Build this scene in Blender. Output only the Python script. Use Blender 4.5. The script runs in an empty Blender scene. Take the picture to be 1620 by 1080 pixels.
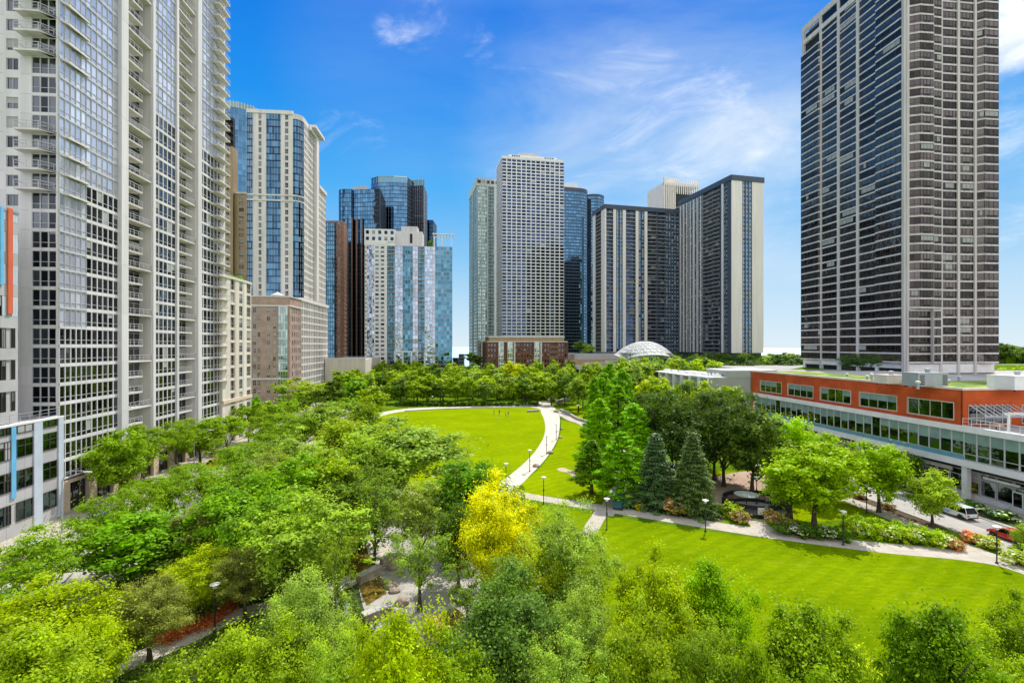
import bpy, bmesh, math, random
import numpy as np
from mathutils import Vector, Matrix
R = random.Random(7)
NR = np.random.RandomState(11)
SC = bpy.context.scene
COL = SC.collection
# ------------------------------------------------------------------ survey
# camera calibration of the photograph: focal (px), principal column, horizon row, eye height (m)
F, U0, V0, EYE = 780.0, 810.0, 546.5, 24.0
def gp(u, v, z=0.0):
    Y = F * (EYE - z) / (v - V0)
    return ((u - U0) * Y / F, Y, z)
def zt(v, Y):
    return EYE - (v - V0) * Y / F
class Frame:                       # street-grid frame: a = across, b = along
    def __init__(s, vp):
        d = Vector((vp - U0, F)); d.normalize()
        s.n = d; s.e = Vector((d.y, -d.x))
    def w(s, a, b, z=0.0):
        p = s.e * a + s.n * b
        return Vector((p.x, p.y, z))
    def _d(s, u):
        d = Vector(((u - U0) / F, 1.0)); return d.dot(s.e), d.dot(s.n)
    def on_a(s, u, A):
        da, db = s._d(u); return A * db / da
    def on_b(s, u, B):
        da, db = s._d(u); return B * da / db
    def ab(s, x, y):
        p = Vector((x, y)); return p.dot(s.e), p.dot(s.n)
GRID = Frame(726)
EAST = Frame(620)
MID = Frame(655)

# ------------------------------------------------------------------ materials
MATS = {}
def new_mat(name):
    m = bpy.data.materials.new(name); m.use_nodes = True
    MATS[name] = m
    nt = m.node_tree; b = nt.nodes['Principled BSDF']
    return m, nt, b
def N(nt, t, **kw):
    n = nt.nodes.new(t)
    for k, v in kw.items():
        if k in n.inputs: n.inputs[k].default_value = v
        else: setattr(n, k, v)
    return n
def L(nt, a, b): nt.links.new(a, b)
def ramp(nt, stops, interp='LINEAR'):
    r = nt.nodes.new('ShaderNodeValToRGB'); cr = r.color_ramp; cr.interpolation = interp
    while len(cr.elements) < len(stops): cr.elements.new(0.5)
    for e, (p, c) in zip(cr.elements, stops):
        e.position = p; e.color = (c[0], c[1], c[2], 1)
    return r
def mix(nt, fac, a, b, mode='MIX'):
    m = nt.nodes.new('ShaderNodeMix'); m.data_type = 'RGBA'; m.blend_type = mode
    for sock, v in ((m.inputs[0], fac), (m.inputs[6], a), (m.inputs[7], b)):
        if hasattr(v, 'links'): L(nt, v, sock)
        elif isinstance(v, (tuple, list)): sock.default_value = (v[0], v[1], v[2], 1)
        else: sock.default_value = v
    return m.outputs[2]
def solid(name, col, rough=0.8, var=0.12, scale=0.6, bump=0.0, metal=0.0, spec=0.3, streak=False, panel=None):
    """plain surface with weathering: low-frequency noise, fine grain, optional vertical streaks and panel joints"""
    m, nt, b = new_mat(name)
    tc = N(nt, 'ShaderNodeTexCoord')
    n1 = N(nt, 'ShaderNodeTexNoise', Scale=scale, Detail=5.0)
    if streak:
        mp = N(nt, 'ShaderNodeMapping'); mp.inputs['Scale'].default_value = (3, 3, 0.25)
        L(nt, tc.outputs['Object'], mp.inputs[0]); L(nt, mp.outputs[0], n1.inputs['Vector'])
    else: L(nt, tc.outputs['Object'], n1.inputs['Vector'])
    dk = tuple(c * (1 - 2.2 * var) for c in col); lt = tuple(min(1, c * (1 + var)) for c in col)
    r = ramp(nt, [(0.25, dk), (0.7, lt)]); L(nt, n1.outputs[0], r.inputs[0])
    at = N(nt, 'ShaderNodeAttribute', attribute_name='rnd')
    mm = N(nt, 'ShaderNodeMapRange'); mm.inputs[3].default_value = 1 - var; mm.inputs[4].default_value = 1 + var * .5
    L(nt, at.outputs['Fac'], mm.inputs[0])
    out = mix(nt, 1.0, r.outputs[0], mm.outputs[0], 'MULTIPLY')
    L(nt, out, b.inputs['Base Color'])
    b.inputs['Roughness'].default_value = rough; b.inputs['Metallic'].default_value = metal
    b.inputs['Specular IOR Level'].default_value = spec
    if bump:
        n2 = N(nt, 'ShaderNodeTexNoise', Scale=scale * 12, Detail=4.0); L(nt, tc.outputs['Object'], n2.inputs['Vector'])
        bp = N(nt, 'ShaderNodeBump', Strength=bump, Distance=0.05); L(nt, n2.outputs[0], bp.inputs['Height']); L(nt, bp.outputs[0], b.inputs['Normal'])
    return m
def glass(name, c0, c1, rough=0.04, wav=0.15, wscale=0.35, metal=1.0):
    """coated facade glass: the pane colour varies pane by pane, reflections wobble slightly"""
    m, nt, b = new_mat(name)
    at = N(nt, 'ShaderNodeAttribute', attribute_name='rnd')
    r = ramp(nt, [(0.0, c0), (0.75, c1), (1.0, tuple(min(1, c * 1.25) for c in c1))]); L(nt, at.outputs['Fac'], r.inputs[0])
    L(nt, r.outputs[0], b.inputs['Base Color'])
    b.inputs['Metallic'].default_value = metal; b.inputs['Roughness'].default_value = rough
    tc = N(nt, 'ShaderNodeTexCoord')
    n = N(nt, 'ShaderNodeTexNoise', Scale=wscale, Detail=2.0); L(nt, tc.outputs['Object'], n.inputs['Vector'])
    bp = N(nt, 'ShaderNodeBump', Strength=wav, Distance=0.3); L(nt, n.outputs[0], bp.inputs['Height']); L(nt, bp.outputs[0], b.inputs['Normal'])
    return m
def brick(name, col, mortar, sc=1.0):
    m, nt, b = new_mat(name)
    tc = N(nt, 'ShaderNodeTexCoord')
    n1 = N(nt, 'ShaderNodeTexNoise', Scale=0.35, Detail=6.0); L(nt, tc.outputs['Object'], n1.inputs['Vector'])
    n2 = N(nt, 'ShaderNodeTexNoise', Scale=9.0 * sc, Detail=2.0); L(nt, tc.outputs['Object'], n2.inputs['Vector'])
    r = ramp(nt, [(0.3, tuple(c * .72 for c in col)), (0.7, tuple(c * 1.15 for c in col))]); L(nt, n1.outputs[0], r.inputs[0])
    r2 = ramp(nt, [(0.35, (.75, .75, .75) if sc > .5 else (.94, .94, .94)), (0.65, (1.1, 1.1, 1.1) if sc > .5 else (1.03, 1.03, 1.03))]); L(nt, n2.outputs[0], r2.inputs[0])
    o = mix(nt, 1.0, r.outputs[0], r2.outputs[0], 'MULTIPLY')
    sep = N(nt, 'ShaderNodeSeparateXYZ'); L(nt, tc.outputs['Object'], sep.inputs[0])
    w = N(nt, 'ShaderNodeMath', operation='FRACT'); mu = N(nt, 'ShaderNodeMath', operation='MULTIPLY'); mu.inputs[1].default_value = 1.6
    L(nt, sep.outputs[2], mu.inputs[0]); L(nt, mu.outputs[0], w.inputs[0])
    gt = N(nt, 'ShaderNodeMath', operation='GREATER_THAN'); gt.inputs[1].default_value = 0.88; L(nt, w.outputs[0], gt.inputs[0])
    m2 = N(nt, 'ShaderNodeMath', operation='MULTIPLY'); m2.inputs[1].default_value = 0.5; L(nt, gt.outputs[0], m2.inputs[0])
    o = mix(nt, m2.outputs[0], o, mortar)
    L(nt, o, b.inputs['Base Color']); b.inputs['Roughness'].default_value = .9; b.inputs['Specular IOR Level'].default_value = .2
    return m
def leafmat(name, trans=0.35, gloss=0.12):
    """foliage: colour comes from the object's own colour, varied leaf by leaf and clump by clump"""
    m, nt, b = new_mat(name)
    oi = N(nt, 'ShaderNodeObjectInfo')
    at = N(nt, 'ShaderNodeAttribute', attribute_name='rnd')
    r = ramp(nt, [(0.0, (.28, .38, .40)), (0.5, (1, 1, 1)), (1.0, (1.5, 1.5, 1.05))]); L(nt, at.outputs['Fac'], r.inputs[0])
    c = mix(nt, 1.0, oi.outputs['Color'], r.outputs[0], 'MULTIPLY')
    hs = N(nt, 'ShaderNodeHueSaturation'); hs.inputs['Saturation'].default_value = 1.05
    mr = N(nt, 'ShaderNodeMapRange'); mr.inputs[3].default_value = .9; mr.inputs[4].default_value = 1.1
    L(nt, oi.outputs['Random'], mr.inputs[0]); L(nt, mr.outputs[0], hs.inputs['Value']); L(nt, c, hs.inputs['Color'])
    L(nt, hs.outputs[0], b.inputs['Base Color'])
    b.inputs['Roughness'].default_value = .45; b.inputs['Specular IOR Level'].default_value = gloss
    t = N(nt, 'ShaderNodeBsdfTranslucent')
    tcl = mix(nt, 1.0, hs.outputs[0], (1.95, 1.65, .40), 'MULTIPLY'); L(nt, tcl, t.inputs[0])
    ms = N(nt, 'ShaderNodeMixShader'); ms.inputs[0].default_value = trans
    L(nt, b.outputs[0], ms.inputs[1]); L(nt, t.outputs[0], ms.inputs[2])
    L(nt, ms.outputs[0], nt.nodes['Material Output'].inputs[0])
    return m

solid('white_paint', (.84, .83, .81), .5, .05, bump=.05)
solid('ivory', (.88, .82, .76), .8, .05, .2, streak=True)
solid('cream_concrete', (.72, .675, .64), .8, .09, .25, .15, streak=True)
solid('pale_concrete', (.71, .68, .68), .8, .07, .2, .1, streak=True)
solid('band_stone', (.64, .60, .575), .8, .09, .3, .1, streak=True)
solid('grey_panel', (.50, .49, .49), .6, .07, .3)
solid('pale_panel', (.55, .62, .70), .35, .05)
solid('sky_blue_panel', (.16, .48, .74), .4, .05)
solid('orange_panel', (.72, .15, .07), .45, .05)
solid('beige_stone', (.70, .56, .42), .8, .10, .5, .2)
solid('tan_wall', (.46, .34, .20), .85, .1, .3, streak=True)
solid('cream_wall', (.72, .65, .56), .85, .07, .3, streak=True)
solid('green_white_wall', (.55, .60, .55), .8, .08, .3, streak=True)
solid('dark_metal', (.035, .037, .04), .45, .1, metal=.2)
solid('black_metal', (.018, .018, .02), .5, .1)
solid('mullion', (.54, .54, .55), .5, .06)
solid('bronze_frame', (.07, .06, .055), .5, .1)
solid('navy_trim', (.075, .10, .145), .5, .1)
solid('blind', (.40, .40, .39), .5, .08)
solid('shade_green', (.24, .36, .31), .5, .12)
solid('teal_panel', (.14, .36, .42), .35, .08)
solid('brown_strip', (.33, .19, .135), .8, .12)
solid('grey_green_wall', (.36, .38, .32), .8, .06, .3)
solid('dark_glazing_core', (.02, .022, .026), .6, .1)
solid('roofing', (.50, .48, .44), .9, .12, .3)
solid('dome_shell', (.66, .66, .62), .6, .06)
solid('warm_wood', (.36, .19, .08), .7, .15)
solid('steel', (.42, .45, .48), .4, .06, metal=.3)
solid('lamp_white', (.75, .74, .70), .4, .03)
solid('bark', (.10, .075, .055), .95, .2, 2.0, .5)
solid('stone_block', (.46, .36, .28), .85, .2, 1.0, .5)
solid('boulder', (.50, .38, .32), .85, .2, 1.6, .6)
solid('awning_green', (.05, .12, .07), .7, .1)
brick('red_panel', (.60, .105, .028), (.48, .075, .02), .3)
brick('pink_brick', (.47, .32, .26), (.52, .42, .37))
brick('red_brick', (.20, .085, .06), (.30, .22, .18))
glass('glass_painted_sky', (.50, .52, .64), (.68, .69, .84), wav=.10, wscale=.25, metal=.42, rough=.06)  # lavender-white sky reflection painted into the pane colour
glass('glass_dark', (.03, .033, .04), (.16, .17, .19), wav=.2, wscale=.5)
glass('glass_blue', (.07, .17, .28), (.11, .25, .40), wav=.25, wscale=.18)
glass('glass_deepblue', (.015, .03, .06), (.045, .08, .15), wav=.2, wscale=.12)
glass('glass_teal', (.07, .18, .26), (.12, .29, .40), wav=.25, wscale=.3)
glass('glass_navy', (.03, .085, .15), (.09, .21, .32), wav=.25, wscale=.3)
glass('glass_green', (.03, .06, .055), (.11, .17, .155), wav=.12, wscale=.5)
glass('glass_bronze', (.035, .028, .028), (.145, .12, .115), wav=.7, wscale=.45, metal=.75)
glass('glass_sea', (.14, .24, .22), (.36, .46, .42), wav=.2, wscale=.3)
glass('glass_mosaic', (.36, .44, .55), (.50, .58, .70), wav=1.0, wscale=.5)
glass('car_glass', (.03, .035, .04), (.08, .09, .1), wav=0)
leafmat('leaf'); leafmat('needle', .12, .25); leafmat('petal', .3, .2)

# ------------------------------------------------------------------ object helpers
def tag(o, label=None, cat=None, group=None, kind=None):
    if label: o['label'] = label
    if cat: o['category'] = cat
    if group: o['group'] = group
    if kind: o['kind'] = kind
    return o
def empty(name, loc, rz=0.0, label=None, cat=None, group=None):
    o = bpy.data.objects.new(name, None); COL.objects.link(o)
    o.location = loc; o.rotation_euler = (0, 0, rz); o.empty_display_size = .2
    return tag(o, label, cat, group)
class G:
    """mesh collector"""
    def __init__(s): s.v = []; s.f = []; s.m = []; s.r = []; s.slots = []
    def slot(s, m):
        if m not in s.slots: s.slots.append(m)
        return s.slots.index(m)
    def poly(s, pts, m, r=None):
        k = len(s.v); s.v += [tuple(p) for p in pts]; s.f.append(tuple(range(k, k + len(pts))))
        s.m.append(s.slot(m)); s.r.append(R.random() if r is None else r)
    def hexa(s, p, m, r=None, skip=()):
        """p: 8 points, 0-3 bottom ring, 4-7 top ring"""
        r = R.random() if r is None else r
        k = len(s.v); s.v += [tuple(q) for q in p]; si = s.slot(m)
        for i, f in enumerate(((3, 2, 1, 0), (4, 5, 6, 7), (0, 1, 5, 4), (1, 2, 6, 5), (2, 3, 7, 6), (3, 0, 4, 7))):
            if i in skip: continue
            s.f.append(tuple(k + j for j in f)); s.m.append(si); s.r.append(r)
    def box(s, x0, x1, y0, y1, z0, z1, m, r=None, M=None):
        p = [Vector(q) for q in ((x0, y0, z0), (x1, y0, z0), (x1, y1, z0), (x0, y1, z0), (x0, y0, z1), (x1, y0, z1), (x1, y1, z1), (x0, y1, z1))]
        if M: p = [M @ q for q in p]
        s.hexa(p, m, r)
    def tube(s, pts, rads, m, n=8, cap=True, r=None):
        r = R.random() if r is None else r
        k = len(s.v); si = s.slot(m); P = [Vector(p) for p in pts]
        for i, p in enumerate(P):
            d = (P[min(i + 1, len(P) - 1)] - P[max(i - 1, 0)]).normalized()
            x = d.cross(Vector((0, 0, 1)) if abs(d.z) < .95 else Vector((1, 0, 0))).normalized(); y = d.cross(x)
            for j in range(n):
                a = 2 * math.pi * j / n
                s.v.append(tuple(p + (x * math.cos(a) + y * math.sin(a)) * rads[i]))
        for i in range(len(P) - 1):
            for j in range(n):
                a = k + i * n + j; b = k + i * n + (j + 1) % n
                s.f.append((a, b, b + n, a + n)); s.m.append(si); s.r.append(r)
        if cap:
            s.f.append(tuple(k + j for j in range(n))[::-1]); s.m.append(si); s.r.append(r)
            e = k + (len(P) - 1) * n
            s.f.append(tuple(e + j for j in range(n))); s.m.append(si); s.r.append(r)
    def lathe(s, prof, m, n=16, c=(0, 0, 0), r=None, sx=1, sy=1):
        r = R.random() if r is None else r
        k = len(s.v); si = s.slot(m)
        for (rad, z) in prof:
            for j in range(n):
                a = 2 * math.pi * j / n
                s.v.append((c[0] + rad * sx * math.cos(a), c[1] + rad * sy * math.sin(a), c[2] + z))
        for i in range(len(prof) - 1):
            for j in range(n):
                a = k + i * n + j; b = k + i * n + (j + 1) % n
                s.f.append((a, b, b + n, a + n)); s.m.append(si); s.r.append(r)
        s.f.append(tuple(k + j for j in range(n))[::-1]); s.m.append(si); s.r.append(r)
        e = k + (len(prof) - 1) * n
        s.f.append(tuple(e + j for j in range(n))); s.m.append(si); s.r.append(r)
    def add(s, g):
        k = len(s.v); s.v += g.v; s.f += [tuple(k + i for i in f) for f in g.f]
        mp = [s.slot(m) for m in g.slots]; s.m += [mp[i] for i in g.m]; s.r += g.r
    def mesh(s, name, off=(0, 0, 0)):
        me = bpy.data.meshes.new(name)
        o = off
        me.from_pydata([(x - o[0], y - o[1], z - o[2]) for x, y, z in s.v], [], s.f)
        for m in s.slots: me.materials.append(MATS[m])
        me.polygons.foreach_set('material_index', s.m)
        a = me.attributes.new('rnd', 'FLOAT', 'FACE'); a.data.foreach_set('value', s.r)
        me.update(); return me
    def build(s, name, parent=None, off=(0, 0, 0), smooth=False):
        me = s.mesh(name, off)
        if smooth: me.polygons.foreach_set('use_smooth', [True] * len(me.polygons))
        o = bpy.data.objects.new(name, me); COL.objects.link(o)
        if parent: o.parent = parent
        return o
def fixn(o):
    bm = bmesh.new(); bm.from_mesh(o.data); bmesh.ops.recalc_face_normals(bm, faces=bm.faces); bm.to_mesh(o.data); bm.free(); return o
def copy_tree(o, parent=None):
    c = o.copy(); COL.objects.link(c); c.parent = parent
    for ch in [x for x in ALLCH.get(o.name, [])]: copy_tree(ch, c)
    return c
ALLCH = {}
def remember(root):
    """children table for copying (one pass, no depsgraph)"""
    for o in bpy.data.objects:
        if o.parent: ALLCH.setdefault(o.parent.name, [])
    ALLCH[root.name] = [o for o in bpy.data.objects if o.parent == root]
    for c in ALLCH[root.name]: ALLCH[c.name] = [o for o in bpy.data.objects if o.parent == c]

# ------------------------------------------------------------------ buildings
class Face:
    def __init__(s, org, t, n):
        s.o = Vector((org[0], org[1])); s.t = Vector(t[:2]).normalized(); s.n = Vector(n[:2]).normalized()
        s.flip = (s.t.y * s.n.x - s.t.x * s.n.y) < 0
    def p(s, a, d, z):
        q = s.o + s.t * a + s.n * d
        return (q.x, q.y, z)
def fbox(g, F_, s0, s1, d0, d1, z0, z1, m, r=None):
    if s1 - s0 < 1e-4 or z1 - z0 < 1e-4: return
    q = [F_.p(s0, d1, z0), F_.p(s1, d1, z0), F_.p(s1, d0, z0), F_.p(s0, d0, z0),
         F_.p(s0, d1, z1), F_.p(s1, d1, z1), F_.p(s1, d0, z1), F_.p(s0, d0, z1)]
    if F_.flip: q = [q[1], q[0], q[3], q[2], q[5], q[4], q[7], q[6]]
    g.hexa(q, m, r)
def fquad(g, F_, s0, s1, d, z0, z1, m, r=None, tilt=0.0):
    j = [tilt * (R.random() - .5) for _ in range(3)]
    q = [F_.p(s0, d + j[0], z0), F_.p(s1, d + j[1], z0), F_.p(s1, d + j[2] + j[1] - j[0], z1), F_.p(s0, d + j[2], z1)]
    if F_.flip: q = [q[1], q[0], q[3], q[2]]
    g.poly(q, m, r)
def window(F_, s0, s1, z0, z1, d, gl, fr, mx=1, mz=(), blind=0.0, bars=True, fw=.06, tilt=.03):
    """one window: panes, mullions and transoms; mx = panes across, mz = transom heights (0-1)"""
    g = G()
    rr = R.random()
    zz = [z0] + [z0 + (z1 - z0) * k for k in mz] + [z1]
    w = (s1 - s0) / mx
    for i in range(mx):
        for k in range(len(zz) - 1):
            fquad(g, F_, s0 + i * w, s0 + (i + 1) * w, d, zz[k], zz[k + 1], gl, min(1, max(0, rr + .25 * (R.random() - .5))), tilt)
    if R.random() < blind:
        h = (z1 - z0) * R.choice((.3, .5, .75, 1.0))
        fquad(g, F_, s0 + .03, s1 - .03, d + tilt + .012, z1 - h, z1, 'blind', R.random())
    if bars:
        e = d + tilt + .02
        for i in range(mx + 1):
            c = s0 + i * w
            a, b = max(s0, c - fw / 2), min(s1, c + fw / 2)
            if i == 0: b = s0 + fw
            if i == mx: a = s1 - fw
            fbox(g, F_, a, b, d - .02, e + .03, z0, z1, fr, .5)
        for z in zz:
            a, b = max(z0, z - fw / 2), min(z1, z + fw / 2)
            if b - a < fw * .9:
                if z == z0: b = z0 + fw
                else: a = z1 - fw
            fbox(g, F_, s0, s1, d - .02, e + .022, a, b, fr, .5)
    return g
def project(P):
    if P[1] < 1: return None
    return U0 + F * P[0] / P[1], V0 - F * (P[2] - EYE) / P[1]
def shown(g):
    us, vs = [], []
    for p in g.v[::max(1, len(g.v) // 8)] + [g.v[-1]]:
        q = project(p)
        if q is None: return 0
        us.append(min(1620, max(0, q[0]))); vs.append(min(1080, max(0, q[1])))
    return (max(us) - min(us)) * (max(vs) - min(vs))
class Building:
    def __init__(s, name, label, org, cat='building', group=None):
        s.org = (org[0], org[1], org[2] if len(org) > 2 else 0.0)
        s.root = empty(name, s.org, 0, label, cat, group)
        s.parts = {}; s.cands = {}; s.many = {}
    def part(s, n):
        return s.parts.setdefault(n, G())
    def cand(s, kind, g, sub=None):
        s.cands.setdefault(kind, []).append((g, sub or {}))
    def done(s, cap=100):
        for n, g in s.parts.items():
            if g.f: g.build(n, s.root, s.org)
        for kind, L_ in s.cands.items():
            L_ = sorted(L_, key=lambda c: -shown(c[0]))
            rest = G()
            for i, (g, sub) in enumerate(L_):
                if i < cap and (len(L_) <= cap or shown(g) > 0):
                    o = g.build(kind, s.root, s.org)
                    for n, h in sub.items(): h.build(n, o, s.org)
                else:
                    rest.add(g)
                    for h in sub.values(): rest.add(h)
            if rest.f: tag(rest.build(kind, s.root, s.org), kind='stuff')
        return s.root
def railing(F_, s0, s1, d, z, m='mullion', h=1.05, step=1.1, ends=0.0, far=False):
    g = G()
    def run(A, B, dd, horizontal=True):
        fbox(g, F_, A, B, dd - .03, dd + .03, z + h - .07, z + h, m, .5)
        fbox(g, F_, A, B, dd - .02, dd + .02, z + .1, z + .15, m, .5)
        if not far: fbox(g, F_, A, B, dd - .012, dd + .012, z + h * .55, z + h * .55 + .04, m, .5)
        n = max(1, int((B - A) / step))
        for i in range(n + 1):
            c = A + (B - A) * i / n
            fbox(g, F_, c - .025, c + .025, dd - .025, dd + .025, z, z + h, m, .5)
    run(s0, s1, d)
    if ends:
        for c in (s0, s1):
            fbox(g, F_, c - .03, c + .03, d - ends, d, z + h - .07, z + h, m, .5)
            fbox(g, F_, c - .02, c + .02, d - ends, d, z + .1, z + .15, m, .5)
    return g
def facade(b, F_, z0, z1, nf, strips, far=False, core=None):
    """fill a face with vertical strips of wall, punched windows, curtain glazing or balconies"""
    fh = (z1 - z0) / nf
    wall = b.part('wall')
    for st in strips:
        s0, s1, ty = st[:3]; o = st[3] if len(st) > 3 else {}
        if s1 < s0: s0, s1 = s1, s0
        m = o.get('m', 'cream_concrete'); th = o.get('th', .4); pr = o.get('proud', 0.0)
        zlo = o.get('z0', z0); zhi = o.get('z1', z1)
        fs = [i for i in range(nf) if z0 + i * fh >= zlo - .1 and z0 + (i + 1) * fh <= zhi + .1]
        if ty == 'S':
            j = o.get('joint', 0)
            if j:
                k = zlo
                while k < zhi - .01:
                    fbox(wall, F_, s0, s1, -th, pr, k, min(zhi, k + j - .04), m); k += j
                fbox(wall, F_, s0 + .01, s1 - .01, -th, pr - .04, zlo, zhi, m, 0.0)
            else: fbox(wall, F_, s0, s1, -th, pr, zlo, zhi, m)
        elif ty == 'W':
            n = o.get('n', 1); wf = o.get('wf', .6); hf = o.get('hf', .6); sill = o.get('sill', .2)
            w = (s1 - s0) / n; gl = o.get('gl', 'glass_dark'); fr = o.get('fr', 'mullion')
            for i in range(n + 1):
                a = s0 if i == 0 else s0 + i * w - w * (1 - wf) / 2
                c = s1 if i == n else s0 + i * w + w * (1 - wf) / 2
                fbox(wall, F_, a, c, -th, pr, zlo, zhi, m)
            for i in fs + [fs[-1] + 1]:
                za = z0 + i * fh - (fh * (1 - hf - sill) if i > fs[0] else 0)
                zb = z0 + i * fh + fh * sill if i <= fs[-1] else z0 + i * fh
                if i == fs[-1] + 1: zb = zhi
                fbox(wall, F_, s0 + .01, s1 - .01, -th, pr - .015 + o.get('bandp', 0), za, zb, o.get('bm', m))
            for i in fs:
                for k in range(n):
                    a = s0 + k * w + w * (1 - wf) / 2; c = s0 + (k + 1) * w - w * (1 - wf) / 2
                    za = z0 + i * fh + fh * sill
                    b.cand('window', window(F_, a, c, za, za + fh * hf, -o.get('rec', .2), gl, fr, o.get('mx', 1), o.get('mz', ()), o.get('blind', .25), not far or o.get('bars', False), o.get('fw', .07)))
        elif ty == 'G':
            n = o.get('n', 4); bh = o.get('bh', .35); gl = o.get('gl', 'glass_painted_sky'); mw = o.get('mw', .1)
            w = (s1 - s0) / n
            for i in fs + [fs[-1] + 1]:
                fbox(wall, F_, s0, s1, -th, pr + .03, z0 + i * fh - (bh / 2 if i > fs[0] else 0), z0 + i * fh + (bh / 2 if i <= fs[-1] else 0), o.get('bm', 'mullion'))
            if mw:
                for i in range(n + 1):
                    c = s0 + i * w
                    fbox(wall, F_, max(s0, c - mw / 2), min(s1, c + mw / 2), -th, pr + .015, zlo, zhi, o.get('mm', 'mullion'))
            grp = o.get('per', 1)
            for i in fs:
                for k in range(0, n, grp):
                    kk = min(n, k + grp)
                    b.cand('window', window(F_, s0 + k * w + .01, s0 + kk * w - .01, z0 + i * fh + bh / 2, z0 + (i + 1) * fh - bh / 2, pr - .1, gl, o.get('fr', 'mullion'), kk - k, o.get('mz', ()), o.get('blind', .0), (not far) and bool(o.get('mz')), .07, o.get('tilt', .03)))
        elif ty == 'B':
            rec = o.get('rec', 1.8); pj = o.get('proj', 0.1); m2 = o.get('back', 'dark_glazing_core')
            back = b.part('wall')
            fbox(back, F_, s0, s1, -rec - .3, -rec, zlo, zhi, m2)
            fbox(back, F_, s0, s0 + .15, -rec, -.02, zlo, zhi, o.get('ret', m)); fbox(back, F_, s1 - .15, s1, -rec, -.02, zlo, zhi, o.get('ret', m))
            cut = o.get('cut', 0.0); full = o.get('full', 3)
            w = s1 - s0
            for i in fs:
                z = z0 + i * fh
                e = s1 - .15 if (not cut or i % full == 0) else s0 + w * (1 - cut)
                g = G(); fbox(g, F_, s0 + .15, e, -rec, pj, z - .11, z + .11, o.get('sm', m))
                sub = {'railing': railing(F_, s0 + .17, e - .02, pj - .06, z + .1, o.get('rm', 'mullion'), step=o.get('step', 1.0), far=far)}
                b.cand('balcony', g, sub)
                nn = o.get('n', 2); ww = (w - .4) / nn
                for k in range(nn):
                    b.cand('window', window(F_, s0 + .2 + k * ww + .1, s0 + .2 + (k + 1) * ww - .1, z + .2, z + fh - .4, -rec + .06, o.get('gl', 'glass_dark'), 'mullion', o.get('mx', 2), (), o.get('blind', .3), not far, .07))
# ------------------------------------------------------------------ towers and houses
def f_front(fr, B, a0): o = fr.w(a0, B); return Face(o, fr.e, -fr.n)
def f_right(fr, A, b0): o = fr.w(A, b0); return Face(o, fr.n, fr.e)
def f_left(fr, A, b0): o = fr.w(A, b0); return Face(o, fr.n, -fr.e)
def fbx(g, fr, a0, a1, b0, b1, z0, z1, m, r=None):
    q = [fr.w(a0, b0, z0), fr.w(a1, b0, z0), fr.w(a1, b1, z0), fr.w(a0, b1, z0), fr.w(a0, b0, z1), fr.w(a1, b0, z1), fr.w(a1, b1, z1), fr.w(a0, b1, z1)]
    g.hexa(q, m, r)
def outward_prism(b, pts, z0, z1, nf, n_of, opts, far=True, closed_mat='dark_glazing_core', inset=.35):
    """glazed tower on a polygon plan; sides seen from the park get real floors and panes"""
    P = [Vector((p[0], p[1])) for p in pts]; c = sum(P, Vector((0, 0))) / len(P)
    wall = b.part('wall'); k = len(P)
    for i in range(k):
        p, q = P[i], P[(i + 1) % k]; t = (q - p); Ln = t.length; t.normalize()
        n = Vector((t.y, -t.x))
        if n.dot((p + q) / 2 - c) < 0: n = -n
        F_ = Face(p, t, n)
        if n.dot(-(p + q) / 2) > -6: facade(b, F_, z0, z1, nf, [(0, Ln, 'G', dict(opts, n=max(1, n_of(Ln))))], far=far)
        else: fbox(wall, F_, 0, Ln, -.4, 0, z0, z1, opts.get('bm', 'mullion'))
    q = [c + (p - c) * (1 - inset / max(1, (p - c).length)) for p in P]
    def cap(zz): wall.poly([(p.x, p.y, zz) for p in (q if zz < z1 else q)], 'roofing')
    for i in range(k):
        a, d = q[i], q[(i + 1) % k]; wall.poly([(a.x, a.y, z0), (d.x, d.y, z0), (d.x, d.y, z1), (a.x, a.y, z1)], closed_mat)
    cap(z1 - .02)
def fillet(pts, i, r, n=6):
    """round one corner of a plan"""
    P = [Vector((p[0], p[1])) for p in pts]
    a, c, d = P[i - 1], P[i], P[(i + 1) % len(P)]
    u = (a - c).normalized(); w = (d - c).normalized()
    A = c + u * r; B = c + w * r; out = []
    for k in range(n + 1):
        t = k / n; out.append((A * (1 - t) ** 2 + c * 2 * t * (1 - t) + B * t * t))
    return [tuple(p) for p in P[:i]] + [tuple(p) for p in out] + [tuple(p) for p in P[i + 1:]]

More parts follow.
